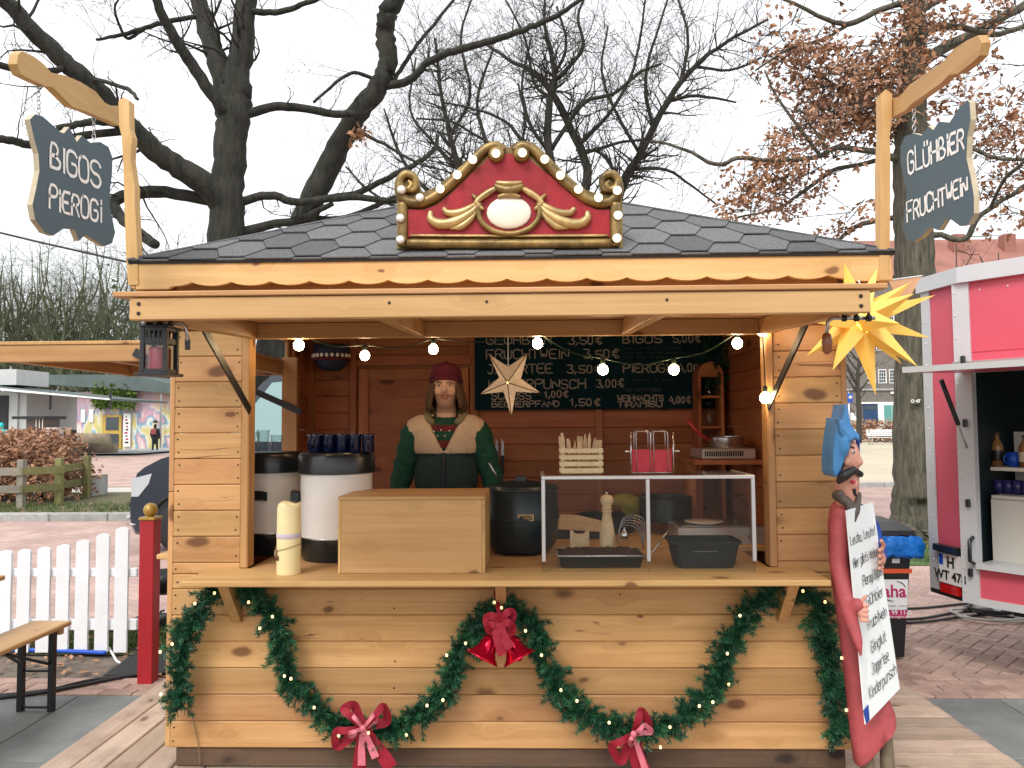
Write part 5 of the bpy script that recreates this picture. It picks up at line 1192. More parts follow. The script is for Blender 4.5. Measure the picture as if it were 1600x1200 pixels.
bd.caps((vx, VY-.080, zz(602)), (vx, VY-.100, zz(611.5)), .008, .0125); bd.ell((vx, VY-.09, zz(612)), (.018, .010, .009), 10, 8)
for s in (-1, 1):
    bd.ell((vx+s*.036, VY-.058, zz(611)), (.024, .022, .024), 12, 8); bd.ell((vx+s*.030, VY-.074, zz(599)), (.022, .012, .007), 10, 6); bd.ell((vx+s*.076, VY+.01, zz(607)), (.010, .022, .03), 10, 8)
    hw = V((vx+s*.24, VY-.10, zs-.56)); bd.ell(hw+V((0, -.035, -.03)), (.028, .045, .022), 12, 8)
    for k_ in range(4): f0 = hw+V(((k_-1.5)*.016, -.07, -.04)); bd.caps(f0, f0+V((0, -.025-.004*(1.5-abs(k_-1.5)), -.012)), .0085, .008, 8); bd.caps(f0+V((0, -.027, -.012)), f0+V((0, -.034, -.036)), .008, .007, 8)
    t0 = hw+V((-s*.026, -.03, -.03)); bd.caps(t0, t0+V((-s*.018, -.03, -.015)), .010, .008, 8)
    bd.caps((vx+s*.085, VY, zs-.58), (vx+s*.09, VY-.01, fz+.47), .085, .06); bd.caps((vx+s*.09, VY-.01, fz+.47), (vx+s*.095, VY+.01, fz+.09), .058, .042); bd.caps((vx+s*.095, VY+.03, fz+.04), (vx+s*.10, VY-.14, fz+.035), .04, .034)
bd = remesh(bd, .0085, 5)
bd.mi = []
for f in bd.f:
    c = sum((bd.v[i] for i in f), V((0, 0, 0)))/len(f); jaw = zz(646) < c.z < zz(617)-max(0, .045-abs(c.x-vx))*.12 and c.y < VY-.005 and not (abs(c.x-vx) < .028 and zz(624) < c.z < zz(618))
    bd.mi.append(1 if jaw else 0)
bd.build('body', 'skin', VN, True, mats=['skin', 'stubble'])
sw = MB(); torso(sw, .012); sw.caps((vx, VY+.008, zs-.03), (vx, VY+.004, zs+.002), .070, .064); sw = remesh(sw, .010, 4)
for p in sw.v:
    w_ = .0045*math.sin(p.z*62+p.x*25+3*math.sin(p.x*18))*min(1, max(0, (abs(p.x-vx)-.12)/.06)); p.x += w_*(1 if p.x > vx else -1); p.y -= abs(w_)*.8
mi = []
for f in sw.f:
    c = sum((sw.v[i] for i in f), V((0, 0, 0)))/len(f); d = abs(c.x-vx)
    z672, z656, z690 = zz(673), zz(658), zz(687)
    mi.append(1 if (d < .085 and c.y < VY and (zz(664) > c.z > z672 or c.z < z690 and c.z > zz(699))) else 0)
sw.mi = mi; sw.build('sweater', 'sweater_green', VN, True, mats=['sweater_green', 'sweater_red'])
for px, py in ((678, 674), (689, 672), (702, 673), (684, 681), (695, 681)):
    p = at(px, py, VY-.12); MB().ell(p, .004, 6, 4).build('knit_dot', 'cream', VN)
# vest: opened in a V, cream shoulders
ve = MB(); torso(ve, .019, arms=False); ve = remesh(ve, .0065, 6)
keep, mi = [], []; zl = zz(706)
VW = lambda z: .006+(z-zz(703))*.50 if z > zz(703) else 0.
for p in ve.v:
    if p.y < VY-.01 and VW(p.z) > 0 and abs(abs(p.x-vx)-VW(p.z)) < .0065: p.x = vx+math.copysign(VW(p.z), p.x-vx)
    if abs(p.z-zl) < .0045: p.z = zl
for f in ve.f:
    c = sum((ve.v[i] for i in f), V((0, 0, 0)))/len(f); x = c.x-vx
    if abs(x) > .203: continue
    if c.y < VY-.01:
        if abs(x) < VW(c.z): continue
    elif abs(x) < .07 and c.z > zs+.03: continue
    keep.append(f); mi.append(1 if c.z > zl else 0)
ve.f = keep; ve.mi = mi; vo = ve.build('vest', 'vest_dark', VN, True, mats=['vest_dark', 'sherpa'])
sd = vo.modifiers.new('s', 'SOLIDIFY'); sd.thickness = .010; sd.offset = 1
fr_ = min(v.y for v in ve.v)
MB().tube(spline([V((vx, fr_+.012, zz(703))), V((vx, fr_-.006, zz(720))), V((vx, fr_-.008, zz(745))), V((vx, fr_-.01, zz(775)))], 4), .010, 8, flat=.6).build('zip', 'zip', VN, True)
# hood / collar
MB().tube(spline([V((vx-.065, VY-.085, zs+.005)), V((vx-.10, VY-.02, zs+.030)), V((vx-.085, VY+.07, zs+.05)), V((vx, VY+.10, zs+.06)), V((vx+.085, VY+.07, zs+.05)), V((vx+.10, VY-.02, zs+.030)), V((vx+.065, VY-.085, zs+.005))], 5), [.016+.016*math.sin(math.pi*i/30)**.6 for i in range(31)], 10).build('hood', 'hood_olive', VN, True)
# hat
hb = zz(591); ht_ = zz(563)
ha = MB().lathe([(.083, -.016), (.0845, .0), (.0855, .015), (.085, .035), (.082, .058), (.072, .080), (.052, .097), (.025, .106), (0, .108)], (0, 0, 0), 32, cap=False)
kz = (ht_-hb)/.107
ha.v = [V((vx+v.x*1.03, VY+.008+v.y*1.14, hb+v.z*kz-(v.y+.08)*.22)) for v in ha.v]
ho = ha.build('knit_hat', 'knit_maroon', VN, True)
for r_, dz in ((.0845, -.012), (.086, .004)):
    MB().tube([V((vx+r_*1.03*math.cos(t), VY+.008+r_*1.14*math.sin(t), hb+dz*kz-(r_*math.sin(t)+.03)*.42-.006)) for t in [2*math.pi*i/32 for i in range(33)]], .0055, 6, cap=False).build('hat_cuff', 'knit_maroon', VN, True)
MB().ell((vx, VY+.01, ht_-.012), (.014, .014, .010), 10, 6).build('hat_button', 'knit_maroon', VN, True)
# hair: bob falling from under the hat on both sides and the back
hr = MB(); random.seed(9)
for i in range(46):
    t = math.pi*(-.20+1.40*i/45); x, y = math.cos(t), math.sin(t)
    L_ = random.uniform(636, 645); sp = 1.12+random.uniform(-.05, .07)
    hr.tube(spline([V((vx+x*.080, VY+.012+y*.095, hb-.03)), V((vx+x*.086*1.02, VY+.012+y*.100, zz(614))), V((vx+x*.092*sp, VY+.012+y*.102*sp, zz(630))), V((vx+x*(.070 if i % 3 else .098)*sp, VY+.010+y*.09*sp, zz(L_)))], 3), [.012, .013, .014, .014, .014, .013, .012, .010, .008, .003], 6)
hr.build('hair', 'hair', VN, True)
# face
for s in (-1, 1):
    e = V((vx+s*.029, VY-.0755, zz(603.5))); MB().ell(e, (.009, .006, .0038), 12, 8).build('eye', 'eye', VN, True); MB().ell(e+V((0, -.005, 0)), (.0048, .0035, .0048), 10, 6).build('iris', 'iris', VN, True)
    MB().tube([V((vx+s*.014, VY-.088, zz(599.3))), V((vx+s*.030, VY-.086, zz(598))), V((vx+s*.045, VY-.076, zz(600)))], [.003, .0035, .002], 6).build('eyebrow', 'hair', VN, True)
    MB().tube([V((vx+s*.016, VY-.083, zz(601.6))), V((vx+s*.029, VY-.085, zz(600.9))), V((vx+s*.042, VY-.076, zz(602.5)))], .0018, 5).build('eyelid', 'skin', VN, True)
MB().tube(spline([V((vx-.024, VY-.072, zz(621))), V((vx-.01, VY-.083, zz(620.2))), V((vx, VY-.085, zz(620.6))), V((vx+.01, VY-.083, zz(620.2))), V((vx+.024, VY-.072, zz(621))),], 4), [.002]+[.0042]*15+[.002], 8).build('upper_lip', 'lips', VN, True)
MB().tube(spline([V((vx-.020, VY-.072, zz(622))), V((vx, VY-.082, zz(623.2))), V((vx+.020, VY-.072, zz(622)))], 5), [.002]+[.0045]*9+[.002], 8).build('lower_lip', 'lips', VN, True)
MB().tube(spline([V((vx-.030, VY-.066, zz(620))), V((vx-.014, VY-.083, zz(617))), V((vx, VY-.088, zz(616.4))), V((vx+.014, VY-.083, zz(617))), V((vx+.030, VY-.066, zz(620)))], 4), [.002]+[.0048]*15+[.002], 8).build('moustache', 'stubble', VN, True)
# ------------------------------------------------------------------ carved figure with poster
FGY = -.2
FG = thing('carved_figure', 'painted wooden figure in blue hood and red coat with big nose and black moustache', 'carved figure', V((1.44, -.18, .10)))
def fp(x, y, d=0): return at(x, y, FGY+d)
def fpart(name, m, items, vox=.009, it=3, par=None):
    mb = MB()
    for q in items:
        if q[0] == 'e': _, x, y, d, r = q; mb.ell(fp(x, y, d), r, 16, 12)
        else: _, x0, y0, d0, r0, x1, y1, d1, r1 = q; mb.caps(fp(x0, y0, d0), fp(x1, y1, d1), r0, r1, 14)
    return remesh(mb, vox, it).build(name, m, par or FG, True)
# coat as a loft of flattened ellipses
rows = [(782, 1312, 1334, .045), (792, 1303, 1344, .055), (815, 1299, 1348, .06), (860, 1300, 1348, .06), (920, 1306, 1350, .06), (980, 1316, 1358, .065), (1040, 1324, 1374, .085), (1100, 1331, 1390, .09), (1140, 1336, 1402, .09), (1166, 1340, 1404, .09), (1168, 1343, 1400, .085)]
mb = MB(); n = 24; vs_ = []
for y, x0, x1, d in rows:
    a, b = fp(x0, y), fp(x1, y); c = (a+b)/2; w = (b.x-a.x)/2
    for j in range(n):
        t = 2*math.pi*j/n; fold = 1+.05*math.sin(5*t)*(y-780)/400
        vs_.append(V((c.x+w*math.cos(t), FGY+.03+.62*d*math.copysign(abs(math.sin(t))**.6, math.sin(t))*fold, c.z+.085*math.cos(t)*max(0, min(1, (y-1060)/110)))))
fs = [tuple(range(n))]+[(i*n+j, (i+1)*n+j, (i+1)*n+(j+1) % n, i*n+(j+1) % n) for i in range(len(rows)-1) for j in range(n)]+[tuple((len(rows)-1)*n+j for j in range(n))[::-1]]
mb.add(vs_, fs).build('coat', 'paint_red', FG, 'auto', angle=70)
fpart('sleeve', 'paint_red', [('c', 1313, 806, -.04, .038, 1310, 880, -.06, .034), ('c', 1310, 880, -.06, .034, 1326, 955, -.115, .031), ('c', 1326, 955, -.12, .030, 1340, 1000, -.155, .020), ('c', 1340, 1000, -.155, .020, 1345, 1024, -.16, .006), ('c', 1326, 952, -.11, .032, 1341, 945, -.15, .026)])
hand = [('e', 1347, 957, -.155, (.018, .016, .028))]
for k_ in range(4): hand.append(('c', 1346, 945+k_*8, -.162, .0085, 1355, 946+k_*8, -.170, .0075))
hand.append(('c', 1345, 942, -.155, .009, 1352, 932, -.165, .007))
fpart('hand', 'paint_flesh', hand, .004, 2)
hand = [('e', 1378, 872, .02, (.016, .016, .03))]
for k_ in range(4): hand.append(('c', 1378, 858+k_*9.5, .01, .0095, 1374, 860+k_*9.5, -.04, .008))
hand.append(('c', 1381, 852, .01, .009, 1377, 845, -.02, .008))
fpart('hand', 'paint_flesh', hand, .004, 2)
fpart('sleeve', 'paint_dkblue', [('c', 1340, 800, .05, .04, 1362, 825, .06, .035), ('c', 1362, 825, .06, .035, 1378, 868, .03, .024)])
fpart('head', 'paint_flesh', [('e', 1326, 715, -.01, (.042, .058, .080)), ('c', 1324, 735, -.01, .046, 1324, 785, 0, .045), ('c', 1333, 700, -.04, .013, 1342, 722, -.045, .017), ('e', 1342, 723, -.045, (.016, .018, .014)), ('e', 1331, 756, -.03, (.026, .032, .028)), ('e', 1329, 695, -.04, (.018, .016, .008)), ('e', 1325, 722, -.05, (.02, .015, .02))], .006, 3)
def slab(name, m, out_, d0, d1, vox=.006, it=4, extra=()):
    mb = MB().prism([fp(x, y, d0) for x, y in out_], (0, d1-d0, 0))
    for q in extra: mb.ell(fp(q[0], q[1], q[2]), q[3], 14, 10)
    return remesh(mb, vox, it).build(name, m, FG, True)
slab('hood', 'paint_blue', [(1322, 626), (1326, 640), (1329, 656), (1333, 668), (1344, 680), (1344, 689), (1336, 685), (1329, 692), (1323, 706), (1319, 722), (1314, 737), (1307, 748), (1302, 738), (1302, 712), (1305, 682), (1308, 664), (1310, 650), (1314, 658), (1317, 656), (1319, 642)], -.072, .06, .006, 5, [(1315, 690, -.05, (.030, .045, .07))])
slab('hood_fold', 'paint_blue', [(1310, 652), (1316, 664), (1326, 676), (1336, 683), (1330, 689), (1320, 690), (1312, 676)], -.090, -.05, .005, 4)
fpart('hood_lining', 'paint_dkblue', [('c', 1340, 684, -.02, .010, 1341, 704, .0, .007)], .005, 2)
fpart('hair', 'paint_black', [('c', 1315, 712, -.045, .010, 1313, 730, -.045, .012), ('c', 1328, 697, -.062, .004, 1335, 700, -.06, .004)], .004, 2)
for dx in (0, 8): MB().ell(fp(1324+dx*1.2, 706, -.066), (.008, .006, .005), 8, 6).build('eye', 'eye', FG, True); MB().ell(fp(1325+dx*1.2, 706, -.073), .0038, 8, 6).build('iris', 'paint_black', FG, True)
fpart('moustache', 'paint_black', [('c', 1334, 734, -.075, .015, 1319, 743, -.078, .022), ('c', 1319, 743, -.078, .022, 1311, 752, -.07, .012), ('c', 1336, 736, -.065, .013, 1344, 741, -.04, .014)], .005, 2)
fpart('mouth', 'paint_mouth', [('e', 1333, 753, -.062, (.011, .009, .009))], .004, 2)
fpart('goatee', 'paint_black', [('c', 1333, 762, -.045, .010, 1337, 774, -.05, .006)], .004, 2)
fpart('collar', 'paint_brown', [('c', 1308, 774, -.03, .022, 1326, 786, -.06, .020), ('c', 1326, 786, -.06, .020, 1334, 814, -.085, .010), ('c', 1342, 772, -.03, .012, 1338, 800, -.075, .014), ('c', 1338, 800, -.075, .012, 1334, 816, -.085, .008), ('e', 1312, 772, -.05, (.018, .014, .018))], .006, 3)
for x in (1352, 1384):
    fpart('boot', 'paint_boot', [('c', x, 1150, .04, .026, x+4, 1215, .04, .030), ('c', x+4, 1222, .04, .034, x+12, 1225, -.03, .028)], .008, 3)
MB().lathe([(0, 0), (.16, 0), (.16, .022), (0, .022)], V((1.50, -.19, .101)), 24).build('base', 'paint_brown', FG)
# poster board
tl, tr, br, bl_ = fp(1323, 798, -.13), fp(1364, 785, .02), fp(1406, 1076, .02), fp(1353, 1132, -.13)
PO = thing('poster_board', 'white poster board with handwritten drinks list held by the carved figure', 'poster', (tl+tr+br+bl_)/4-V((0, 0, .4)))
nrm = (tr-tl).cross(bl_-tl).normalized(); nrm = nrm if nrm.y < 0 else -nrm
MB().prism([tl, tr, br, bl_], -nrm*.006).build('board', 'poster', PO)
MB().prism([p+nrm*.0008-(tr-tl).normalized()*.004 for p in (fp(1349, 1110, -.131), fp(1357, 1100, -.12), fp(1359, 1124, -.12), fp(1354, 1131, -.131))], nrm*.001).build('blue_corner', 'paint_dkblue', PO)
def pq(u, v):
    a = tl.lerp(bl_, v); b = tr.lerp(br, v); return a.lerp(b, u)
for t, v, u0, u1, h in (('Leute, Leute!', .165, .02, .93, .045), ('Hier gibt\'s lecker', .275, .05, .97, .045), ('Pierogi Bigos', .385, .30, .98, .05), ('Glühbier', .49, .34, .93, .055), ('Fruchtwein', .60, .30, .93, .055), ('Ginglut', .715, .34, .82, .055), ('Jagertee', .815, .30, .82, .055), ('Kinderpunsch', .91, .16, .98, .055)):
    letters(MB(), t, lambda u, w, v=v, u0=u0, u1=u1: pq(u0+(u1-u0)*u, v-w), 1., h, .0036, nrm).build('lettering', 'marker', PO)
# ------------------------------------------------------------------ wheelie bin
BNX0, BNX1, BNY = 2.09, 2.60, 1.82
BN = thing('wheelie_bin', 'black wheelie bin with aha sticker and blue bag beside the stall', 'bin', (2.35, 2.05, 0))
def taper(mb, x0, x1, y0, y1, z0, z1, i): 
    mb.add([(x0+i, y0+i, z0), (x1-i, y0+i, z0), (x1-i, y1-i*.4, z0), (x0+i, y1-i*.4, z0), (x0, y0, z1), (x1, y0, z1), (x1, y1, z1), (x0, y1, z1)], [(0, 3, 2, 1), (4, 5, 6, 7), (0, 1, 5, 4), (1, 2, 6, 5), (2, 3, 7, 6), (3, 0, 4, 7)]); return mb
taper(MB(), BNX0, BNX1, BNY, BNY+.5, .02, .74, .045).build('bin_body', 'bin_black', BN)
MB().cbox((BNX0-.015, BNY-.015, .741), (BNX1+.015, BNY+.52, .79), .012).build('rim', 'bin_black', BN)
lid = MB().prism([(BNX0-.02, BNY-.03, .835), (BNX0-.02, BNY-.02, .865), (BNX0-.02, BNY+.2, .895), (BNX0-.02, BNY+.5, .90), (BNX0-.02, BNY+.55, .87), (BNX0-.02, BNY+.53, .835)], (BNX1-BNX0+.04, 0, 0)); lid.build('lid', 'bin_black', BN)
MB().tube([(BNX0+.08, BNY+.57, .86), (BNX1-.08, BNY+.57, .86)], .014, 8).build('handle', 'bin_black', BN, True)
for x in (BNX0+.03, BNX1-.08): MB().lathe([(.03, 0), (.10, 0), (.10, .05), (.03, .05)], (x, BNY+.48, .10), 20, axis=(1, 0, 0)).build('wheel', 'rubber', BN, True)
def bpos(px, py): p = at(px, py, BNY); p.y = BNY+.045*(1-(p.z-.02)/.72)-.003; return p
def bq(x0, y0, x1, y1, m, name, th=.001, off=0.):
    P = [bpos(x0, y1), bpos(x1, y1), bpos(x1, y0), bpos(x0, y0)]; 
    for p in P: p.y -= off
    return MB().prism(P, (0, th, 0)).build(name, m, BN)
bq(1340, 906, 1420, 954, 'sticker_white', 'sticker'); bq(1340, 954.5, 1420, 968, 'sticker_red', 'sticker'); bq(1340, 889, 1426, 896, 'sticker_orange', 'sticker'); bq(1394, 873, 1406, 880, 'sticker_white', 'sticker')
textmesh('aha', .115, bpos(1399, 925)+V((0, -.0025, .0)), FRONT, 'sticker_red', 'lettering', BN, bold=.002)
scrawl(1385, 1414, 948, BN, BNY+.010, 'sticker_green', 3, .003)
textmesh('(0511) 99 11-0', .042, bpos(1396, 958.5)+V((0, -.0025, 0)), FRONT, 'sticker_white', 'lettering', BN); textmesh('www.aha-region.de', .024, bpos(1400, 965)+V((0, -.0025, 0)), FRONT, 'sticker_white', 'lettering', BN)
for t0, t1, cx, cy in ((.1, 1.6, 1402, 921), (3.3, 4.9, 1396, 928)):
    MB().tube([bpos(cx+14*math.cos(t), cy-12*math.sin(t))+V((0, -.003, 0)) for t in [t0+(t1-t0)*i/10 for i in range(11)]], [.0015+.002*math.sin(math.pi*i/10) for i in range(11)], 5).build('swoosh', 'sticker_green', BN)
bag = MB(); random.seed(4); vs_ = []; n = 72
per = [(BNX0-.03+(BNX1-BNX0+.06)*t, BNY-.045) for t in [i/26 for i in range(26)]]+[(BNX1+.035, BNY-.045+.56*t) for t in [i/18 for i in range(18)]]+[(BNX1+.03-(BNX1-BNX0+.06)*t, BNY+.53) for t in [i/14 for i in range(14)]]+[(BNX0-.035, BNY+.53-.56*t) for t in [i/14 for i in range(14)]]
n = len(per)
for k_, (z, o_) in enumerate(((.832, -.01), (.815, .02), (.77, .04), (.715, .03), (.69, .0), (.70, -.035))):
    for i, (x, y) in enumerate(per):
        cx, cy = (BNX0+BNX1)/2, BNY+.24; d = V((x-cx, y-cy, 0)).normalized(); w = .010*math.sin(i*2.1+k_)+random.uniform(-.014, .014); right = max(0, (x-cx)/.28)
        vs_.append(V((x, y, z+random.uniform(-.008, .008)-(.05*(1-right)*(k_ < 0))))+d*(o_*.35+w+.012*right*(1 if 0 < k_ < 5 else .3)))
bag.add(vs_, [(i*n+j, i*n+(j+1) % n, (i+1)*n+(j+1) % n, (i+1)*n+j) for i in range(5) for j in range(n)])
tag(bag.build('bin_bag', 'bag_blue', None, True), 'bright blue plastic bag hanging over the rim of the black bin', 'bin bag')
# ------------------------------------------------------------------ red food trailer
P1 = V((2.84, 1.53, 0)); P0_ = V((2.775, 1.90, 0)); u = V((.60, -.80, 0)).normalized(); nO = V((u.y, -u.x, 0))
if nO.x > 0: nO = -nO
P2_ = P1+u*2.6; v = (P1-P0_).normalized(); nV = V((v.y, -v.x, 0)); nV = nV if nV.x < 0 else -nV
TB, TT = .47, 2.55
TRL = thing('food_trailer', 'red and white food trailer with its serving flap raised', 'trailer', P1+V((1, 0, 0)))
def onp(px, py, P, nn):
    d = ray(px, py); return CAM+d*((P-CAM).dot(nn)/d.dot(nn))
def fb_(A, d, nn, s0, s1, z0, z1, th, name, m, off=0., par=None, c=None):
    a = A+d*s0+nn*off; b = A+d*s1+nn*off
    P = [a+V((0, 0, z0)), b+V((0, 0, z0)), b+V((0, 0, z1)), a+V((0, 0, z1))]
    return MB().prism(P, -nn*th).build(name, m, par or TRL)
Lv = (P1-P0_).length
S = lambda px, py: (onp(px, py, P1, nO)-P1).dot(u)
Z = lambda px, py: onp(px, py, P1, nO).z
so0 = S(1524, 700); zo0, zo1 = Z(1530, 880), Z(1560, 588)
# narrow end face
fb_(P0_, v, nV, 0, Lv, TB, TT, .03, 'end_panel', 'trailer_red')
fb_(P0_, v, nV, -.005, .075, TB, TT-.01, .01, 'corner_strip', 'trailer_white', .012); fb_(P0_, v, nV, Lv-.05, Lv+.004, TB-.02, TT-.01, .01, 'corner_strip', 'trailer_white', .012)
# serving side round the opening
fb_(P1, u, nO, 0, so0, TB, TT, .04, 'side_panel', 'trailer_white')
fb_(P1, u, nO, so0, 2.6, TB, zo0-.03, .04, 'side_panel', 'trailer_red'); fb_(P1, u, nO, so0, 2.6, zo1+.06, TT, .04, 'side_panel', 'trailer_red')
s1 = S(1511, 480); fb_(P1, u, nO, S(1508, 500), 2.6, Z(1550, 548), TT-.12, .004, 'red_sheet', 'trailer_red', .004)
fb_(P1, u, nO, so0-.10, so0-.0, TB-.02, TT-.02, .02, 'door_post', 'trailer_white', .018)
fb_(P1, u, nO, so0, 2.6, zo0-.028, zo0+.0, .30, 'counter', 'trailer_white', .05)
fb_(P1, u, nO, so0, 2.6, zo0-.16, zo0-.03, .002, 'skirting', 'trailer_red', .002) if False else None
fb_(P1, u, nO, so0-.02, 2.6, TB-.025, TB+.02, .02, 'bottom_rail', 'trailer_white', .016); fb_(P0_, v, nV, 0, Lv, TB-.025, TB+.004, .02, 'bottom_rail', 'rubber', .014)
MB().tube([P1+u*so0+nO*.03+V((0, 0, zo1+.05)), P1+u*2.6+nO*.03+V((0, 0, zo1+.05))], .022, 8).build('awning_roll', 'trailer_white', TRL, True)
fb_(P1, u, nO, so0-.11, 2.6, zo1+.085, zo1+.105, .02, 'hinge_rail', 'alu', .02)
for z in (.62, 1.05, 1.55, 1.95): MB().cbox(P1+u*(so0-.04)+nO*.034+V((-.012, -.012, z)), P1+u*(so0-.04)+nO*.034+V((.012, .012, z+.05)), .004).build('hinge', 'black_plastic', TRL)
hp_ = P1+u*(so0-.02)+nO*.03; MB().tube([hp_+V((0, 0, zo0+.0)), hp_+nO*.05+V((0, 0, zo0+.02)), hp_+nO*.05+V((0, 0, zo0+.14)), hp_+V((0, 0, zo0+.16))], .012, 8).build('grab_handle', 'black_plastic', TRL, True)
# roof
fo = [P0_-v*.03+nV*.03, P1+nV*.03+nO*.02, P2_+nO*.03, P2_-nO*1.9, P0_-v*.03-nO*1.75+u*.2]
MB().prism([p+V((0, 0, TT-.085)) for p in fo], (0, 0, .10)).build('roof', 'trailer_white', TRL)
MB().prism([p*1+V((0, 0, TT+.016)) for p in [fo[0]-nO*.1, fo[1]-nO*.1, fo[2]-nO*.1, fo[3], fo[4]]], (0, 0, .02)).build('roof_top', 'alu', TRL)
# inside
ins = lambda s, d, z: P1+u*s-nO*d+V((0, 0, z))
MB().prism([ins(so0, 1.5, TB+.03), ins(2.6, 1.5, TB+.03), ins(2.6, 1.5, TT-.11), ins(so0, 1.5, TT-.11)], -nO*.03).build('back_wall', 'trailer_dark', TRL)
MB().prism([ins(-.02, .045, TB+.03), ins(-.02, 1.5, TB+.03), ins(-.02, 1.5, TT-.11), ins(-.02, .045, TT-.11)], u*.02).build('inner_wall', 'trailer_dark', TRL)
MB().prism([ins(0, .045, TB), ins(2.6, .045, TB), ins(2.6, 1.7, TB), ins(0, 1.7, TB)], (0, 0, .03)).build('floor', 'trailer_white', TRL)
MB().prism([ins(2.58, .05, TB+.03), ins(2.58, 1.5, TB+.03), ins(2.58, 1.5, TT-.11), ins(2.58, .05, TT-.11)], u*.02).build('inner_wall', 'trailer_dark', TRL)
d_ = .34; PB = P1-nO*d_
zA, zB = onp(1560, 728, PB, nO).z, onp(1560, 771, PB, nO).z
for z, th in ((zA, .022), (zB, .022)): MB().prism([ins(so0+.003, d_-.15, z-th), ins(2.5, d_-.15, z-th), ins(2.5, d_+.2, z-th), ins(so0+.003, d_+.2, z-th)], (0, 0, th)).build('shelf', 'trailer_inner', TRL)
MB().prism([ins(so0+.003, d_+.21, zo0), ins(2.5, d_+.21, zo0), ins(2.5, d_+.21, zA+.22), ins(so0+.003, d_+.21, zA+.22)], -nO*.02).build('shelf_back', 'trailer_inner', TRL)
MB().prism([ins(so0+.003, d_-.16, zo0), ins(2.5, d_-.16, zo0), ins(2.5, d_-.16, zB-.025), ins(so0+.003, d_-.16, zB-.025)], -nO*.02).build('counter_front', 'trailer_inner', TRL)
def bottle(px, h, r, m, label, bl):
    c = onp(px, 727, PB, nO); c.z = zA+.001; B = thing('bottle', label, 'bottle', c, 'bottles in the trailer')
    MB().lathe([(0, 0), (r, 0), (r, h*.58), (r*.8, h*.70), (r*.36, h*.80), (r*.36, h*.93)], c, 18).build('glass', m, B, True); MB().lathe([(r*.42, h*.931), (r*.42, h), (0, h)], c, 12).build('cap', 'paint_brown', B, True)
    MB().lathe([(r*1.01, h*.16), (r*1.02, h*.17), (r*1.02, h*.46), (r*1.01, h*.47)], c, 18, cap=False).build('label', bl, B, True)
bottle(1537, .20, .038, 'liquor', 'amber bottle with cream label on the trailer shelf', 'label_cream'); bottle(1559, .215, .034, 'liquor', 'amber bottle with dark label on the trailer shelf', 'paint_black'); bottle(1602, .20, .034, 'liquor', 'amber bottle standing past the blue mug on the trailer shelf', 'label_cream')
c = onp(1583, 727, PB, nO); c.z = zA+.001; T = thing('glass_mug', 'bright blue mug on the upper trailer shelf', 'mug', c)
MB().lathe([(0, 0), (.036, 0), (.038, .09), (.034, .09), (.032, .008), (0, .008)], c, 18).build('mug_body', 'plate_blue', T, True); MB().tube([c+V((-.036-.022*math.sin(t), 0, .045-.026*math.cos(t))) for t in [math.pi*i/8 for i in range(9)]], .005, 6).build('handle', 'plate_blue', T, True)
for i in range(7):
    c = onp(1532+i*14.5, 770, PB, nO); c.z = zB+.001
    G = MB().lathe([(0, 0), (.026, 0), (.034, .09), (.031, .09), (.023, .006), (0, .006)], c, 14).build('drinking_glass', 'plastic_purple', None, True); tag(G, 'purple blue drinking glass in the row on the lower trailer shelf', 'glass', 'glasses in the trailer')
rvt = mesh_of(MB().lathe([(.006, 0), (.006, .0015), (.003, .003), (0, .0032)], (0, 0, 0), 8, axis=nO), 'rivet', 'alu', True)
for k_ in range(14): inst('rivet', rvt, P1+u*(so0-.085)+nO*.0185+V((0, 0, TB+.05+k_*.145)), TRL)
for k_ in range(12): inst('rivet', rvt, P1+u*(so0+.06+k_*.16)+nO*.0045+V((0, 0, TT-.14)), TRL)
for k_ in range(14): inst('rivet', rvt, P0_+v*.035+nV*.0125+V((0, 0, TB+.05+k_*.145)), TRL)
# flap and gas strut
ze = at(1405, 583, 1.1).z
hA, hB = P1+u*.0+V((0, 0, zo1+.03)), P1+u*2.6+V((0, 0, zo1+.03)); eA, eB = P1+u*.0+nO*.74+V((0, 0, ze)), P1+u*2.6+nO*.74+V((0, 0, ze))
FLT = MB().prism([hA+nO*.02, hB+nO*.02, eB, eA], (0, 0, .03)).build('serving_flap', 'trailer_red', TRL)
MB().prism([eA+nO*.001-u*.01, eB+nO*.001, eB+nO*.001+V((0, 0, .034)), eA+nO*.001-u*.01+V((0, 0, .034))], nO*.015).build('flap_edge', 'trailer_white', FLT)
MB().prism([hA+nO*.02-u*.001, eA-u*.001, eA-u*.001+V((0, 0, .033)), hA+nO*.02-u*.001+V((0, 0, .033))], -u*.012).build('flap_edge', 'trailer_white', FLT)
ga, gb = P1+u*(so0-.03)+nO*.04+V((0, 0, Z(1523, 700))), P1+u*(so0-.06)+nO*.28+V((0, 0, zo1-.02))
MB().tube([ga+(gb-ga)*.35, gb], .014, 10).build('gas_strut', 'black_plastic', FLT, True); MB().tube([ga, ga+(gb-ga)*.5], .006, 8).build('piston', 'steel', FLT, True)
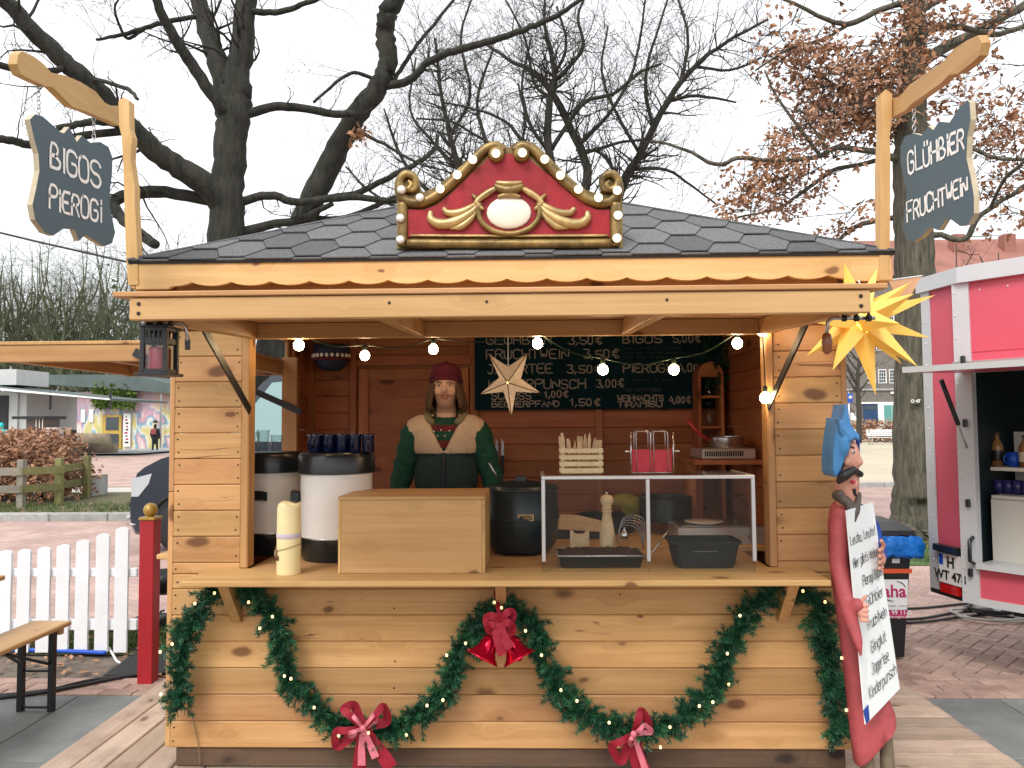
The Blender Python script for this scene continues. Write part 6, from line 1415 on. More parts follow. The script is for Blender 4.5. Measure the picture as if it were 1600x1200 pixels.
# number plate, tail lamp, wheel
def vq(x0, y0, x1, y1, name, m, off, th, par=TRL):
    P = [onp(x0, y1, P0_, nV)+nV*off, onp(x1, y1, P0_, nV)+nV*off, onp(x1, y0, P0_, nV)+nV*off, onp(x0, y0, P0_, nV)+nV*off]
    P = [V((P[0].x, P[0].y, P[0].z)), V((P[1].x, P[1].y, P[0].z)), V((P[1].x, P[1].y, P[2].z)), V((P[0].x, P[0].y, P[2].z))]
    return MB().prism(P, -nV*th).build(name, m, par)
pl0, pl1 = onp(1474, 900, P0_, nV), onp(1510, 900, P0_, nV)
sv0, sv1 = (pl0-P0_).dot(v), (pl1-P0_).dot(v); zp1, zp0 = onp(1490, 866, P0_, nV).z, onp(1490, 912, P0_, nV).z
PT = fb_(P0_, v, nV, sv0, sv1, zp0, zp1, .01, 'number_plate', 'plate_white', .032)
fb_(P0_, v, nV, sv0+.006, sv0+.045, zp1-.075, zp1-.006, .001, 'euro_band', 'plate_blue', .034, PT)
fb_(P0_, v, nV, sv0-.010, sv1+.010, zp0-.010, zp1+.010, .008, 'plate_frame', 'black_plastic', .026, PT)
fm = frame(v, (0, 0, 1)); md = (sv0+sv1)/2; hh = (zp1-zp0)
textmesh('H', hh*.52, P0_+v*(md+.01)+nV*.035+V((0, 0, zp0+hh*.72)), fm, 'ink', 'lettering', PT, bold=.002); textmesh('WT 478', hh*.44, P0_+v*md+nV*.035+V((0, 0, zp0+hh*.26)), fm, 'ink', 'lettering', PT, bold=.0015)
fb_(P0_, v, nV, sv0-.015, sv1-.02, zp1+.012, zp1+.055, .05, 'plate_lamp', 'black_plastic', .06)
zl0, zl1 = onp(1490, 925, P0_, nV).z, onp(1490, 914, P0_, nV).z; fb_(P0_, v, nV, sv0+.02, sv1-.03, TB+.005, TB+.06, .03, 'tail_lamp', 'tail_red', .04)
wc = P1+u*1.3-nO*.15; MB().lathe([(.10, -.09), (.29, -.09), (.31, -.06), (.31, .06), (.29, .09), (.10, .09)], wc+V((0, 0, .31)), 28, axis=nO).build('wheel', 'rubber', TRL, True)
for s_, d2 in ((2.4, .25), (.4, 1.4)): 
    p = P1+u*s_-nO*d2; MB().tube([p+V((0, 0, .002)), p+V((0, 0, TB))], .025, 8).build('support_leg', 'steel', TRL, True)
MB().prism([ins(.1, .3, TB-.12), ins(2.5, .3, TB-.12), ins(2.5, 1.5, TB-.12), ins(.1, 1.5, TB-.12)], (0, 0, .115)).build('chassis', 'rubber', TRL)
# cables lying on the pavement
random.seed(8)
def cable(pts, r, m, label, k=8):
    P = spline([V(p) for p in pts], k); tag(MB().tube(P, r, 7).build('ground_cable', m, None, True), label, 'cable')
for i, (y0, dx, m, lb) in enumerate(((950, 0, 'black_cable', 'thin black cable running from behind the bin under the trailer'), (972, .1, 'black_cable', 'black cable lying nearest the slabs beside the bin'), (966, .05, 'black_cable', 'black cable between two others beside the bin'))):
    p = [gnd(1380, y0+2, .012), gnd(1440, y0, .012), gnd(1500, y0-6-i*2, .012), gnd(1560, y0-12, .012), gnd(1640, y0-8, .012)]; cable(p, .010, m, lb)
def coil(cx, cy, m, label, n=4, rx=.28, ry=.22):
    c = gnd(cx, cy, .012); P = []
    for i in range(n*14+1):
        t = 2*math.pi*i/14; k_ = 1+.12*math.sin(i*.9)+.25*random.random(); P.append(c+V((rx*k_*math.cos(t), ry*k_*math.sin(t), .004+.012*(i/14)+.006*math.sin(i))))
    cable(P, .009, m, label, 3)
coil(1575, 955, 'black_cable', 'tangled coil of black cable under the trailer edge', 4); coil(1560, 962, 'grey_cable', 'loosely coiled grey hose on the bricks under the trailer', 2, .33, .2); coil(1620, 958, 'grey_cable', 'tight grey coil behind the tangled black cable', 3, .3, .25)
# ------------------------------------------------------------------ white picket fence, red post, bench
FY_ = 2.0
PF = thing('picket_fence', 'low white picket fence with curved top beside the red post', 'fence', (-3.2, FY_, 0))
tops = [(190.5, 824), (160.5, 834), (129, 844), (98.5, 851), (68.5, 855), (37.5, 858.5), (8, 860), (-22, 858), (-52, 852)]
for x, y in tops:
    c = at(x, y, FY_); b = .008; w = .046; zt_ = c.z
    o = [(c.x-w, FY_, b), (c.x+w, FY_, b)]+[(c.x+w*math.cos(t), FY_, zt_-.022+.022*math.sin(t)) for t in [math.pi*i/8 for i in range(9)]]
    MB().prism([V(q) for q in o], (0, .02, 0)).build('picket', 'fence_white', PF)
for y0, y1 in ((902, 889), (985, 969)):
    a, b = at(-80, y0, FY_+.02), at(213, y0, FY_+.02); MB().cbox((a.x, FY_+.021, a.z), (b.x, FY_+.05, at(100, y1, FY_).z), .004).build('rail', 'fence_white', PF)
pc = gnd(231, 1066)
RP = thing('red_post', 'square red wooden post with golden ball cap at the deck edge', 'post', (pc.x, pc.y, 0))
hp = at(231, 812, pc.y).z; MB().cbox((pc.x-.046, pc.y-.046, .0), (pc.x+.046, pc.y+.046, hp), .004).build('shaft', 'post_red', RP)
MB().cbox((pc.x-.052, pc.y-.052, hp+.0005), (pc.x+.052, pc.y+.052, hp+.02), .006).build('cap', 'ball_gold', RP); MB().ell((pc.x, pc.y, hp+.062), .043, 18, 12).lathe([(.02, .02), (.02, .03)], (pc.x, pc.y, hp), 12).build('ball', 'ball_gold', RP, True)
BE = thing('beer_bench', 'folding beer bench with varnished wooden top and dark green steel legs', 'bench', (-2.7, 0, 0))
MB().cbox((-2.815, -1.15, .445), (-2.585, 1.05, .472), .006).build('seat', 'bench_x', BE)
for yy in (.92, -.95):
    for x in (-2.79, -2.615): MB().cbox((x-.016, yy-.016, .003), (x+.016, yy+.016, .444), .002).build('leg', 'black_metal', BE)
    for z in (.02, .22): MB().cbox((-2.773, yy-.008, z), (-2.632, yy+.008, z+.012), .001).build('cross_bar', 'black_metal', BE)
    s_ = -1 if yy > 0 else 1
    for x0, x1 in ((-2.785, -2.68), (-2.62, -2.72)): MB().tube([(x0, yy+s_*.0, .26), (x1, yy+s_*.35, .44)], .009, 6).build('brace', 'black_metal', BE)
MB().cbox((-2.80, .97, .41), (-2.60, 1.0, .444), .002).build('batten', 'bench_x', BE)
TBL = thing('beer_table', 'end of a wooden beer table standing past the bench', 'table', (-3.1, .6, 0))
MB().cbox((-3.36, -1.2, .745), (-2.845, .85, .772), .005).build('table_top', 'bench_x', TBL)
for x in (-3.28, -2.93): MB().cbox((x-.016, .60, .003), (x+.016, .632, .744), .002).build('leg', 'black_metal', TBL)
MB().cbox((-3.263, .61, .30), (-2.947, .622, .315), .001).build('cross_bar', 'black_metal', TBL)
# cables and hose on the ground at the deck
def gc(pts, r, m, name, label, cat):
    tag(MB().tube(spline([gnd(x, y, r+.004) for x, y in pts], 8), r, 7).build(name, m, None, True), label, cat)
gc([(-20, 1092), (60, 1083), (130, 1070), (190, 1058), (222, 1053)], .011, 'black_cable', 'ground_cable', 'black cable crossing the brick band to the red post', 'cable')
gc([(-20, 1088), (70, 1079), (140, 1063), (215, 1054)], .009, 'black_cable', 'ground_cable', 'thinner black cable beside the one that crosses the brick band', 'cable')
gc([(-20, 1016), (60, 1016), (120, 1018), (165, 1020)], .014, 'plate_blue', 'water_hose', 'blue water hose lying along the foot of the picket fence', 'hose')
gc([(170, 1012), (176, 1022), (182, 1032), (188, 1036)], .008, 'white_cable', 'ground_cable', 'short pale cable end on the soil beside the fence', 'cable')
MT = [gnd(160, 1057, .004), gnd(215, 1018, .004), gnd(275, 1018, .004), gnd(265, 1052, .004)]
tag(MB().prism(MT, (0, 0, .006)).build('rubber_mat', 'rubber', None), 'dark rubber mat on the soil behind the red post', 'mat')
# kettle grill and clutter behind the stall corner
kg = gnd(256, 980); KG = thing('kettle_grill', 'black kettle grill on thin legs behind the stall corner', 'grill', kg)
MB().lathe([(.05, .26), (.13, .30), (.17, .37), (.18, .43), (.17, .43), (.12, .31)], kg, 20).build('bowl', 'black_metal', KG, True)
for t in (.3, 2.4, 4.5): MB().tube([kg+V((.10*math.cos(t), .10*math.sin(t), .30)), kg+V((.2*math.cos(t), .2*math.sin(t), 0))], .010, 6).build('leg', 'black_metal', KG)
mb = MB(); random.seed(31); kc_ = gnd(228, 985)
for i in range(14):
    p = kc_+V((random.uniform(-.15, .2), random.uniform(-.1, .25), random.uniform(.01, .07))); q = p+V((random.gauss(0, .12), random.gauss(0, .1), random.uniform(-.01, .06))); q.z = max(q.z, .012); mb.tube([p, (p+q)/2+V((0, 0, .03)), q], .009, 6)
mb.cbox(kc_+V((-.12, 0, .0)), kc_+V((.12, .2, .09)), .01); tag(mb.build('cable_heap', 'black_cable', None), 'heap of black cables and a box on the soil behind the red post', 'cable heap')
# ------------------------------------------------------------------ dark van
VYn = 6.1
pf = [(243, 842), (205, 838), (198, 824), (196, 794), (202, 762), (208, 742), (220, 732), (246, 718), (276, 709), (325, 694), (362, 650), (400, 604), (425, 580), (450, 570), (520, 563), (900, 560), (905, 600), (905, 835)]
VA = thing('van', 'dark blue van parked behind the stall with its nose past the corner', 'van', at(500, 864, VYn+.9))
prof = [at(x, y, VYn) for x, y in pf]; ccx = sum(p.x for p in prof)/len(prof); ccz = sum(p.z for p in prof)/len(prof)
slc = []
for dy, k_ in ((0, .94), (.05, .975), (.14, 1.), (1.76, 1.), (1.85, .975), (1.9, .94)):
    slc.append([V((ccx+(p.x-ccx)*(1-(1-k_)*.55), VYn+dy, ccz+(p.z-ccz)*k_)) for p in prof])
n = len(prof); mb = MB(); mb.add([p for s_ in slc for p in s_], [tuple(range(n)), tuple(5*n+j for j in range(n))[::-1]]+[(i*n+j, (i+1)*n+j, (i+1)*n+(j+1) % n, i*n+(j+1) % n) for i in range(5) for j in range(n)])
vb = mb.build('body', 'van_paint', VA, 'auto', angle=28)
MB().prism([p+V((-.012, .25, .012)) for p in (at(331, 688, VYn), at(362, 646, VYn), at(400, 600, VYn), at(424, 577, VYn), at(430, 582, VYn), at(337, 694, VYn))], (0, 1.4, 0)).build('windscreen', 'van_glass', VA)
MB().prism([at(x, y, VYn-.004) for x, y in ((350, 690), (398, 632), (425, 598), (500, 590), (500, 690))], (0, .01, 0)).build('side_window', 'van_glass', VA)
MB().prism([at(x, y, VYn-.01) for x, y in ((206, 748), (237, 740), (232, 756), (216, 776), (205, 776))], (0, .10, 0)).build('headlight', 'lamp_glass', VA)
MB().tube([at(198, 818, VYn+.02), at(212, 820, VYn-.004)], .012, 6).build('trim', 'steel', VA, True); MB().ell(at(202, 808, VYn+.04), (.03, .03, .03), 10, 6).build('fog_lamp', 'lamp_glass', VA, True)
for px in (284, 820):
    w = at(px, 822, VYn); w.z = .33
    MB().lathe([(.19, -.005), (.31, -.005), (.335, .03), (.335, .19), (.31, .21)], V((w.x, VYn-.02, .336)), 30, axis=(0, 1, 0)).build('tyre', 'rubber', VA, True); MB().lathe([(0, .02), (.06, 0), (.18, .012), (.195, -.004), (.195, .1)], V((w.x, VYn-.02, .336)), 24, axis=(0, 1, 0)).build('rim', 'steel', VA, True)
    MB().tube([V((w.x+.40*math.cos(t), VYn-.002, .336+.40*math.sin(t))) for t in [math.pi*(.0+i/14) for i in range(15)]], .05, 8, flat=.5).build('wheel_arch', 'rubber', VA, True)
MB().cbox(at(350, 668, VYn)+V((-.06, -.16, 0)), at(350, 668, VYn)+V((.06, -.02, .2)), .03).build('wing_mirror', 'black_plastic', VA)
# ------------------------------------------------------------------ hedge, wooden fence, blocks
random.seed(41)
HG = thing('beech_hedge', 'brown leaved beech hedge behind the mossy rail fence', 'hedge', (-9.6, 12.0, .1))
def leafcloud(n, fn, size, name, m, par, droop=.3):
    vs_, fs = [], []
    for i in range(n):
        p = fn(); d = V((random.gauss(0, 1), random.gauss(0, 1), random.gauss(0, .8)-droop)).normalized(); w = d.orthogonal().normalized(); w.rotate(Matrix.Rotation(random.random()*6.28, 3, d)); s = size*random.uniform(.6, 1.25); k_ = len(vs_); nn = d.cross(w)*s*.15
        vs_ += [p, p+d*s*.45+w*s*.3+nn, p+d*s, p+d*s*.45-w*s*.3+nn]; fs += [(k_, k_+1, k_+2), (k_, k_+2, k_+3)]
    mb = MB(); mb.add(vs_, fs); return tag(mb.build(name, m, par), kind='stuff')
def hfn():
    x = random.uniform(-13, at(118, 740, 11.9).x); y = 11.9+random.gauss(0, .42); top = 1.42+.12*math.sin(x*3)+.08*math.sin(x*7.1)-max(0, x-at(80, 740, 11.9).x)*.9
    return V((x, max(11.1, min(13, y)), .15+(top-.15)*random.random()**.75))
leafcloud(9000, hfn, .10, 'foliage', 'leaf_rust', HG); leafcloud(3500, hfn, .13, 'foliage', 'leaf_brown', HG)
mb = MB()
for i in range(60):
    x = random.uniform(-12.6, -9.6); y = 12+random.gauss(0, .2); mb.tube([(x, y, .1), (x+random.gauss(0, .15), y+random.gauss(0, .15), .7), (x+random.gauss(0, .3), y+random.gauss(0, .2), 1.2)], [.015, .01, .004], 5)
mb.build('stems', 'twig', HG)
RF_ = thing('rail_fence', 'weathered rail fence with mossy planks in front of the hedge', 'fence', (-9, 10.9, .1))
fpst = [(-20, 10.4), (33, 10.5), (92, 11.0), (135, 12.2)]
fp_ = []
for px, Y in fpst:
    b = at(px, 780, Y); fp_.append(b); zt_ = .1+.88; MB().cbox((b.x-.06, Y-.06, .1), (b.x+.06, Y+.06, zt_), .008).build('post', 'greywood' if px < 50 else 'mossy', RF_)
for i in range(3):
    a, b = fp_[i], fp_[i+1]
    for z in (.38, .70):
        d = V((b.x-a.x, b.y-a.y, 0)).normalized(); w = V((-d.y, d.x, 0)); w = w if w.y < 0 else -w
        A = V((a.x, a.y, z))+w*.065-d*.05; B = V((b.x, b.y, z))+w*.065+d*.05
        MB().prism([A, B, B+V((0, 0, .14)), A+V((0, 0, .14))], w*.028).build('rail', 'greywood' if i == 0 else 'mossy', RF_)
tag(MB().cbox(at(142, 774, 12.6)+V((0, 0, -.35)), at(161, 741, 13.2), .02).build('concrete_block', 'concrete', None), 'grey concrete block at the end of the rail fence', 'concrete block')
# ------------------------------------------------------------------ low mural building, pavilion
def hb_(name, px0, px1, pyb, pyt, Y0, depth, m, par): 
    a, b = at(px0, pyb, Y0), at(px1, pyb, Y0); return MB().box((a.x, Y0, .1), (b.x, Y0+depth, at((px0+px1)/2, pyt, Y0).z)).build(name, m, par)
MU = thing('mural_building', 'low flat roofed building covered in a colourful painted mural', 'building', (-23, 46, .1))
wl = hb_('wall', 60, 300, 705, 612, 43, 8, 'mural', MU)
a, b = at(25, 612, 42.3), at(310, 612, 42.3); za = at(170, 592, 42.3).z
MB().prism([V((a.x, 42.3, za-.15)), V((b.x, 42.3, a.z-.3)), V((b.x, 42.3, a.z-.05)), V((b.x-4, 42.3, za+.25)), V((a.x, 42.3, za+.3))], (0, 9.5, 0)).build('roof', 'roof_green', MU)
DY = thing('x', None, None) if False else None
def wq(x0, y0, x1, y1, Y, name, m, par, th=.06):
    a = at(x0, y1, Y); b = at(x1, y0, Y); return MB().cbox((a.x, Y, a.z), (b.x, Y+th, b.z), .01).build(name, m, par)
dr = wq(159, 648, 190, 701, 42.9, 'door', 'door_yellow', MU, .09); wq(165, 652, 185, 672, 42.86, 'pane', 'pane', dr, .03); wq(165, 678, 185, 698, 42.86, 'pane', 'pane', dr, .03)
wq(192, 646, 204, 698, 42.85, 'poster_strip', 'window_white', MU); 
for i in range(9): wq(194+random.uniform(0, 3), 650+i*5, 200+random.uniform(-2, 2), 652.5+i*5, 42.83, 'print_mark', 'sticker_red' if i % 2 else 'ink', MU, .01)
wq(249, 615, 253, 702, 42.7, 'downpipe', 'steel', MU)
for x0 in (84, 98, 112, 126, 139): wq(x0, 640, x0+7, 660, 42.93, 'window', 'window_white', MU, .06)
leafcloud(1500, lambda: V((at(random.uniform(150, 208), 620, 42.6).x, 42.6+random.gauss(0, .12), at(180, random.uniform(606, 640)-5, 42.6).z)), .35, 'ivy', 'ivy', MU)
leafcloud(1300, lambda: V((at(random.uniform(48, 90), 620, 42.6).x, 42.6+random.gauss(0, .12), at(70, random.uniform(618, 660), 42.6).z)), .35, 'ivy', 'ivy_dead', MU)
PA = thing('white_pavilion', 'white flat roofed kiosk with dark opening and long canopy', 'kiosk', (-24, 32, .1))
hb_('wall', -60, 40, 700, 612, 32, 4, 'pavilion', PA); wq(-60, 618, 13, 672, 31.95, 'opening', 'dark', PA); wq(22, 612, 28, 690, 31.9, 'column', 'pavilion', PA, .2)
a, b = at(-80, 604, 30.8), at(172, 626, 30.8); MB().prism([V((a.x, 30.8, a.z)), V((b.x, 30.8, b.z)), V((b.x, 30.8, b.z+.10)), V((a.x, 30.8, a.z+.20))], (0, 5.5, 0)).build('canopy', 'roof_green', PA)
MB().prism([V((a.x, 30.79, a.z+.03)), V((b.x, 30.79, b.z+.03)), V((b.x, 30.79, b.z+.09)), V((a.x, 30.79, a.z+.16))], (0, -.05, 0)).build('fascia', 'window_white', PA)
wq(-40, 577, 26, 602, 33, 'upper_box', 'pavilion', PA, 2.5)
for px in (76, 170): wq(px, 612, px+3, 640, 30.9, 'canopy_post', 'black_metal', PA, .1)
KI = thing('market_booth', 'small brown booth with striped side and slanted lid beside the kiosk', 'booth', (-22, 31, .1))
wq(40, 652, 68, 690, 30, 'wall', 'paint_brown', KI, 1.2)
for i in range(3): wq(55+i*5, 653, 57+i*5, 690, 29.96, 'stripe', 'cream', KI, .03)
wq(18, 650, 70, 655, 29.8, 'roof', 'black_metal', KI, 1.6); wq(68, 668, 90, 690, 29.9, 'lid', 'pavilion', KI, .8)
for i, (x0, x1, y0, y1, Y) in enumerate(((100, 165, 676, 697, 39), (112, 178, 692, 712, 35.5))):
    a, b = at(x0, y1, Y), at(x1, y1, Y); r = (at(x0, y0, Y).z-.1)/2
    L_ = MB().tube([V((a.x, Y, .1+r)), V(((a.x+b.x)/2, Y+.1, .1+r)), V((b.x, Y+.2, .1+r))], [r, r*.97, r*.9], 14).build('log_seat', 'log', None, True); tag(L_, ('weathered log lying against the mural wall' if i == 0 else 'thick log lying on the kerb edge in front of another log'), 'log')
sheet('step', at(95, 720, 34).x, at(215, 720, 34).x, 34, 44, .2, 'concrete')
tag(MB().cbox((at(70, 700, 33).x, 33, .1), (at(112, 700, 33).x, 33.4, at(90, 672, 33).z), .02).build('planter_wall', 'dark', None), 'low dark planter behind the brown hedge', 'planter')
# bicycle
bi = gnd(112, 720, .1); BI = thing('bicycle', 'dark bicycle standing on the path beside the hedge', 'bicycle', bi)
w0, w1 = bi+V((-.1, 0, .34)), bi+V((.62, -.75, .34))
ax = (w1-w0).normalized(); 
for w in (w0, w1): 
    MB().tube([w+ax*.34*math.cos(t)+V((0, 0, .34*math.sin(t))) for t in [2*math.pi*i/20 for i in range(21)]], .024, 6, cap=False).build('tyre', 'rubber', BI, True)
    for t in range(6): MB().tube([w, w+ax*.33*math.cos(t*1.047)+V((0, 0, .33*math.sin(t*1.047)))], .005, 4).build('spoke', 'steel', BI)
sd_ = w0+ax*.30+V((0, 0, .50)); bb_ = w0+ax*.42+V((0, 0, -.06)); hd = w1-ax*.22+V((0, 0, .48))
MB().tube([w0, sd_, hd, bb_, sd_], .020, 6).tube([bb_, w0], .018, 6).build('frame', 'dark', BI); MB().tube([w1, hd, hd+V((0, 0, .18)), hd+V((-.25, .1, .22))], .018, 6).tube([hd+V((0, 0, .18)), hd+V((.25, -.1, .22))], .016, 6).build('handlebar', 'dark', BI); MB().ell(sd_+V((0, 0, .10)), (.13, .07, .035), 10, 6).tube([sd_, sd_+V((0, 0, .10))], .015, 6).build('saddle', 'dark', BI)
# far pedestrian with backpack
pp = gnd(242, 706, .1); PD = thing('person', 'person in dark coat and hat with a backpack walking along the mural wall', 'person', pp)
mb = MB(); Hh = at(242, 662, pp.y).z-pp.z; s_ = Hh/1.72
for q, r_ in ((( 0, 0, 1.58), (.10, .11, .13)), ((0, 0, 1.22), (.21, .15, .26)), ((0, 0, .88), (.22, .16, .30))): mb.ell(pp+V(q)*s_, tuple(c_*s_ for c_ in r_), 14, 10)
for sx in (-1, 1):
    mb.caps(pp+V((sx*.10, 0, .7))*s_, pp+V((sx*.10, sx*.10, .08))*s_, .09*s_, .055*s_); mb.caps(pp+V((sx*.10, sx*.10, .05))*s_, pp+V((sx*.10, sx*.10+.10, .04))*s_, .05*s_, .045*s_)
    mb.caps(pp+V((sx*.21, 0, 1.38))*s_, pp+V((sx*.27, -.02, 1.08))*s_, .065*s_, .055*s_); mb.caps(pp+V((sx*.27, -.02, 1.08))*s_, pp+V((sx*.26, .10, .84))*s_, .055*s_, .045*s_)
mb.caps(pp+V((0, 0, 1.4))*s_, pp+V((0, 0, 1.52))*s_, .06*s_, .06*s_); remesh(mb, .03, 3).build('body', 'coat_dark', PD, True)
MB().cbox(pp+V((-.15, -.30, 1.05))*s_, pp+V((.15, -.12, 1.42))*s_, .05).build('backpack', 'pack_red', PD); MB().lathe([(.20, 1.60), (.20, 1.63), (.12, 1.64), (.11, 1.74), (0, 1.76)], pp, 16).build('hat', 'dark', PD, True)
# dark post with stickers at the corner of the wall, turquoise jacket person is hidden by the hedge
sp = gnd(2, 738, .1); PE = thing('person', 'person in turquoise jacket and grey trousers sitting behind the hedge', 'person', gnd(10, 715, .1))
q = gnd(12, 718, .1); mb = MB()
mb.ell(q+V((-.3, 0, 1.05)), (.26, .22, .34), 14, 10); mb.ell(q+V((-.3, -.02, 1.52)), (.10, .12, .14), 12, 10); mb.caps(q+V((-.3, 0, 1.3)), q+V((-.3, 0, 1.45)), .07, .07)
for sx in (-1, 1): mb.caps(q+V((-.2, sx*.12, .78)), q+V((.42, sx*.14, .76)), .13, .10); mb.caps(q+V((.42, sx*.14, .76)), q+V((.5, sx*.15, .08)), .09, .06); mb.caps(q+V((.5, sx*.15, .05)), q+V((.68, sx*.15, .04)), .06, .05); mb.caps(q+V((-.28, sx*.24, 1.28)), q+V((-.05, sx*.3, .98)), .08, .07); mb.caps(q+V((-.05, sx*.3, .98)), q+V((.25, sx*.2, .92)), .07, .05)
mb = remesh(mb, .03, 3); mb.mi = [1 if sum(mb.v[i].z for i in f)/len(f) > q.z+.9 else 0 for f in mb.f]; mb.build('body', 'concrete', PE, True, mats=['concrete', 'turquoise'])
tag(MB().cbox(q+V((-.75, -.35, 0)), q+V((.2, .4, .62)), .04).build('stone_seat', 'concrete', None), 'grey stone seat behind the brown hedge', 'seat')
# overhead cable
tag(MB().tube([at(-40, 354, 6.0), at(60, 378, 6.0), at(210, 412, 6.2), at(330, 440, 6.4)], .014, 5).build('overhead_cable', 'black_cable', None, True), 'dark overhead cable crossing below the BIGOS board', 'cable')
# ------------------------------------------------------------------ trees
random.seed(101)
def wob(P, a):
    return [P[0]]+[p+V((random.gauss(0, a), random.gauss(0, a), random.gauss(0, a))) for p in P[1:-1]]+[P[-1]]
class Tree:
    def __init__(s, name, label, base, bark, twig, group=None, cat='tree'):
        s.root = thing(name, label, cat, base, group); s.rs = 1.; s.big = MB(); s.tw = MB(); s.bark = bark; s.twm = twig; s.lim = []; s.tips = []
    def limb(s, px, Y0, Y1=None, k=5, n=10, wo=.02):
        Y1 = Y0 if Y1 is None else Y1; m = len(px); st = None
        if s.lim:                                   # a side limb starts on the limb it leaves
            p0 = at(px[0][0], px[0][1], Y0); dn = (p0-CAM).normalized(); bd = 1e9
            for Q, _ in s.lim:
                for q in Q:
                    e = ((q-CAM)-dn*(q-CAM).dot(dn)).length
                    if e < bd: bd, st = e, q
            Y1 += (st.y-Y0)*.7; Y0 = st.y
        P = [at(x, y, Y0+(Y1-Y0)*i/(m-1)) for i, (x, y, w) in enumerate(px)]
        if st is not None: P[0] = st.copy()
        rr = [s.rs*w/2/ppm(Y0+(Y1-Y0)*i/(m-1)) for i, (x, y, w) in enumerate(px)]
        S_ = spline(P, k); R_ = [max(.004, rr[min(i//k, m-2)]+(rr[min(i//k+1, m-1)]-rr[min(i//k, m-2)])*((i % k)/k if i < len(S_)-1 else 1)) for i in range(len(S_))]
        S_ = wob(S_, wo*R_[0]*1.6+.004); R_ = [r*random.uniform(.97, 1.03) for r in R_]
        s.big.tube(S_, R_, n if R_[0] > .05 else 6); s.lim.append((S_, R_)); return S_, R_
    def grow(s, p, d, L_, r, lev, up=.15, spread=.75, kids=4, bend=.25):
        n = 5 if lev > 1 else 4; P = [p]; q = p.copy(); dd = d.normalized()
        for i in range(n):
            dd = (dd+V((random.gauss(0, bend), random.gauss(0, bend), random.gauss(0, bend)+up*.4))).normalized(); q = q+dd*L_/n; P.append(q)
        rr = [r*(1-.75*i/n) for i in range(n+1)]; (s.big if r > .03 else s.tw).tube(P, rr, 6 if r > .03 else (4 if r > .012 else 3), cap=False)
        if lev <= 0: s.tips.append((P[-1], dd)); return
        for k_ in range(kids):
            t = .25+.75*(k_+random.random())/kids; i = min(int(t*n), n-1); b = P[i].lerp(P[i+1], t*n-i); d0 = (P[i+1]-P[i]).normalized()
            rd = V((random.gauss(0, 1), random.gauss(0, 1), random.gauss(0, 1))); rd = (rd-d0*rd.dot(d0)).normalized()
            s.grow(b, d0*(1-spread*.45)+rd*spread+V((0, 0, up)), L_*random.uniform(.45, .72), max(.0035, r*(1-.7*t)*.62), lev-1, up, spread, kids, bend)
    def twigs(s, dens, L_, lev=1, up=.1, rmax=9, kids=3, rk=.28, rmin=.006, droop=0, t0=.15):
        for P, R_ in s.lim:
            tot = sum((P[i+1]-P[i]).length for i in range(len(P)-1)); n = int(tot*dens*random.uniform(.8, 1.2))
            for k_ in range(n):
                i = int(len(P)*(t0+(1-t0)*random.random())); i = min(i, len(P)-2)
                if R_[i] > rmax: continue
                d0 = (P[i+1]-P[i]).normalized(); rd = V((random.gauss(0, 1), random.gauss(0, 1), random.gauss(0, 1))); rd = (rd-d0*rd.dot(d0)).normalized()
                s.grow(P[i].copy(), rd+d0*.5+V((0, 0, up)), L_*random.uniform(.5, 1.3), max(rmin, min(R_[i]*rk, .03)), lev, up, .7, kids)
    def done(s):
        s.big.build('trunk', s.bark, s.root, True)
        if s.tw.v: tag(s.tw.build('crown', s.twm, s.root), kind='stuff')
        return s
# A: big mossy tree behind the left roof slope
TY = 8.6
A = Tree('bare_tree', 'thick trunked bare tree with mossy forked stem rising behind the roof', at(350, 860, TY), 'bark', 'twig')
A.rs = .88
A.limb([(340, 835, 96), (344, 700, 76), (352, 400, 64), (356, 300, 58), (362, 220, 56), (364, 160, 62), (372, 110, 46), (380, 50, 40), (392, -60, 36)], TY, k=6, n=14)
A.limb([(360, 175, 40), (345, 110, 38), (328, 60, 34), (310, 0, 30), (295, -60, 26)], TY, TY+.4)
A.limb([(358, 190, 22), (345, 165, 24), (305, 110, 22), (277, 65, 20), (250, 15, 17), (232, -40, 15)], TY, TY-1.2)
A.limb([(352, 330, 40), (325, 292, 46), (280, 262, 40), (233, 228, 38), (190, 185, 35), (150, 140, 34), (100, 95, 33), (50, 48, 31), (0, -8, 28), (-40, -40, 25)], TY, TY-2.2, n=12)
A.limb([(205, 205, 14), (160, 190, 14), (127, 193, 13), (90, 200, 11)], TY-1.2, TY-2)
A.limb([(205, 205, 14), (120, 214, 15), (50, 226, 15), (20, 220, 15), (-20, 215, 14)], TY-1.6, TY-2.4)
A.limb([(108, 104, 12), (70, 112, 13), (27, 108, 13), (-20, 98, 13)], TY-1.8, TY-2.6)
A.limb([(318, 26, 9), (280, 30, 9), (245, 38, 9), (200, 52, 8), (150, 62, 5)], TY-1, TY-1.6)
A.limb([(330, 320, 20), (260, 300, 22), (200, 305, 22), (175, 318, 21), (195, 345, 20), (225, 370, 19), (243, 382, 17)], TY-.5, TY-1.6)
A.limb([(380, 185, 18), (420, 168, 16), (470, 168, 15), (520, 178, 14), (555, 178, 12)], TY, TY+.3)
A.limb([(380, 320, 16), (420, 305, 15), (467, 316, 14), (545, 308, 13), (620, 314, 10)], TY, TY+.6)
A.limb([(370, 365, 20), (420, 352, 16), (470, 342, 13), (520, 318, 9)], TY, TY+.8)
A.limb([(395, 22, 12), (430, 20, 11), (470, 8, 10), (505, -5, 8)], TY, TY-.4)
A.limb([(160, 150, 8), (150, 125, 8), (200, 140, 8), (215, 155, 6)], TY-1.6, TY-2.2)
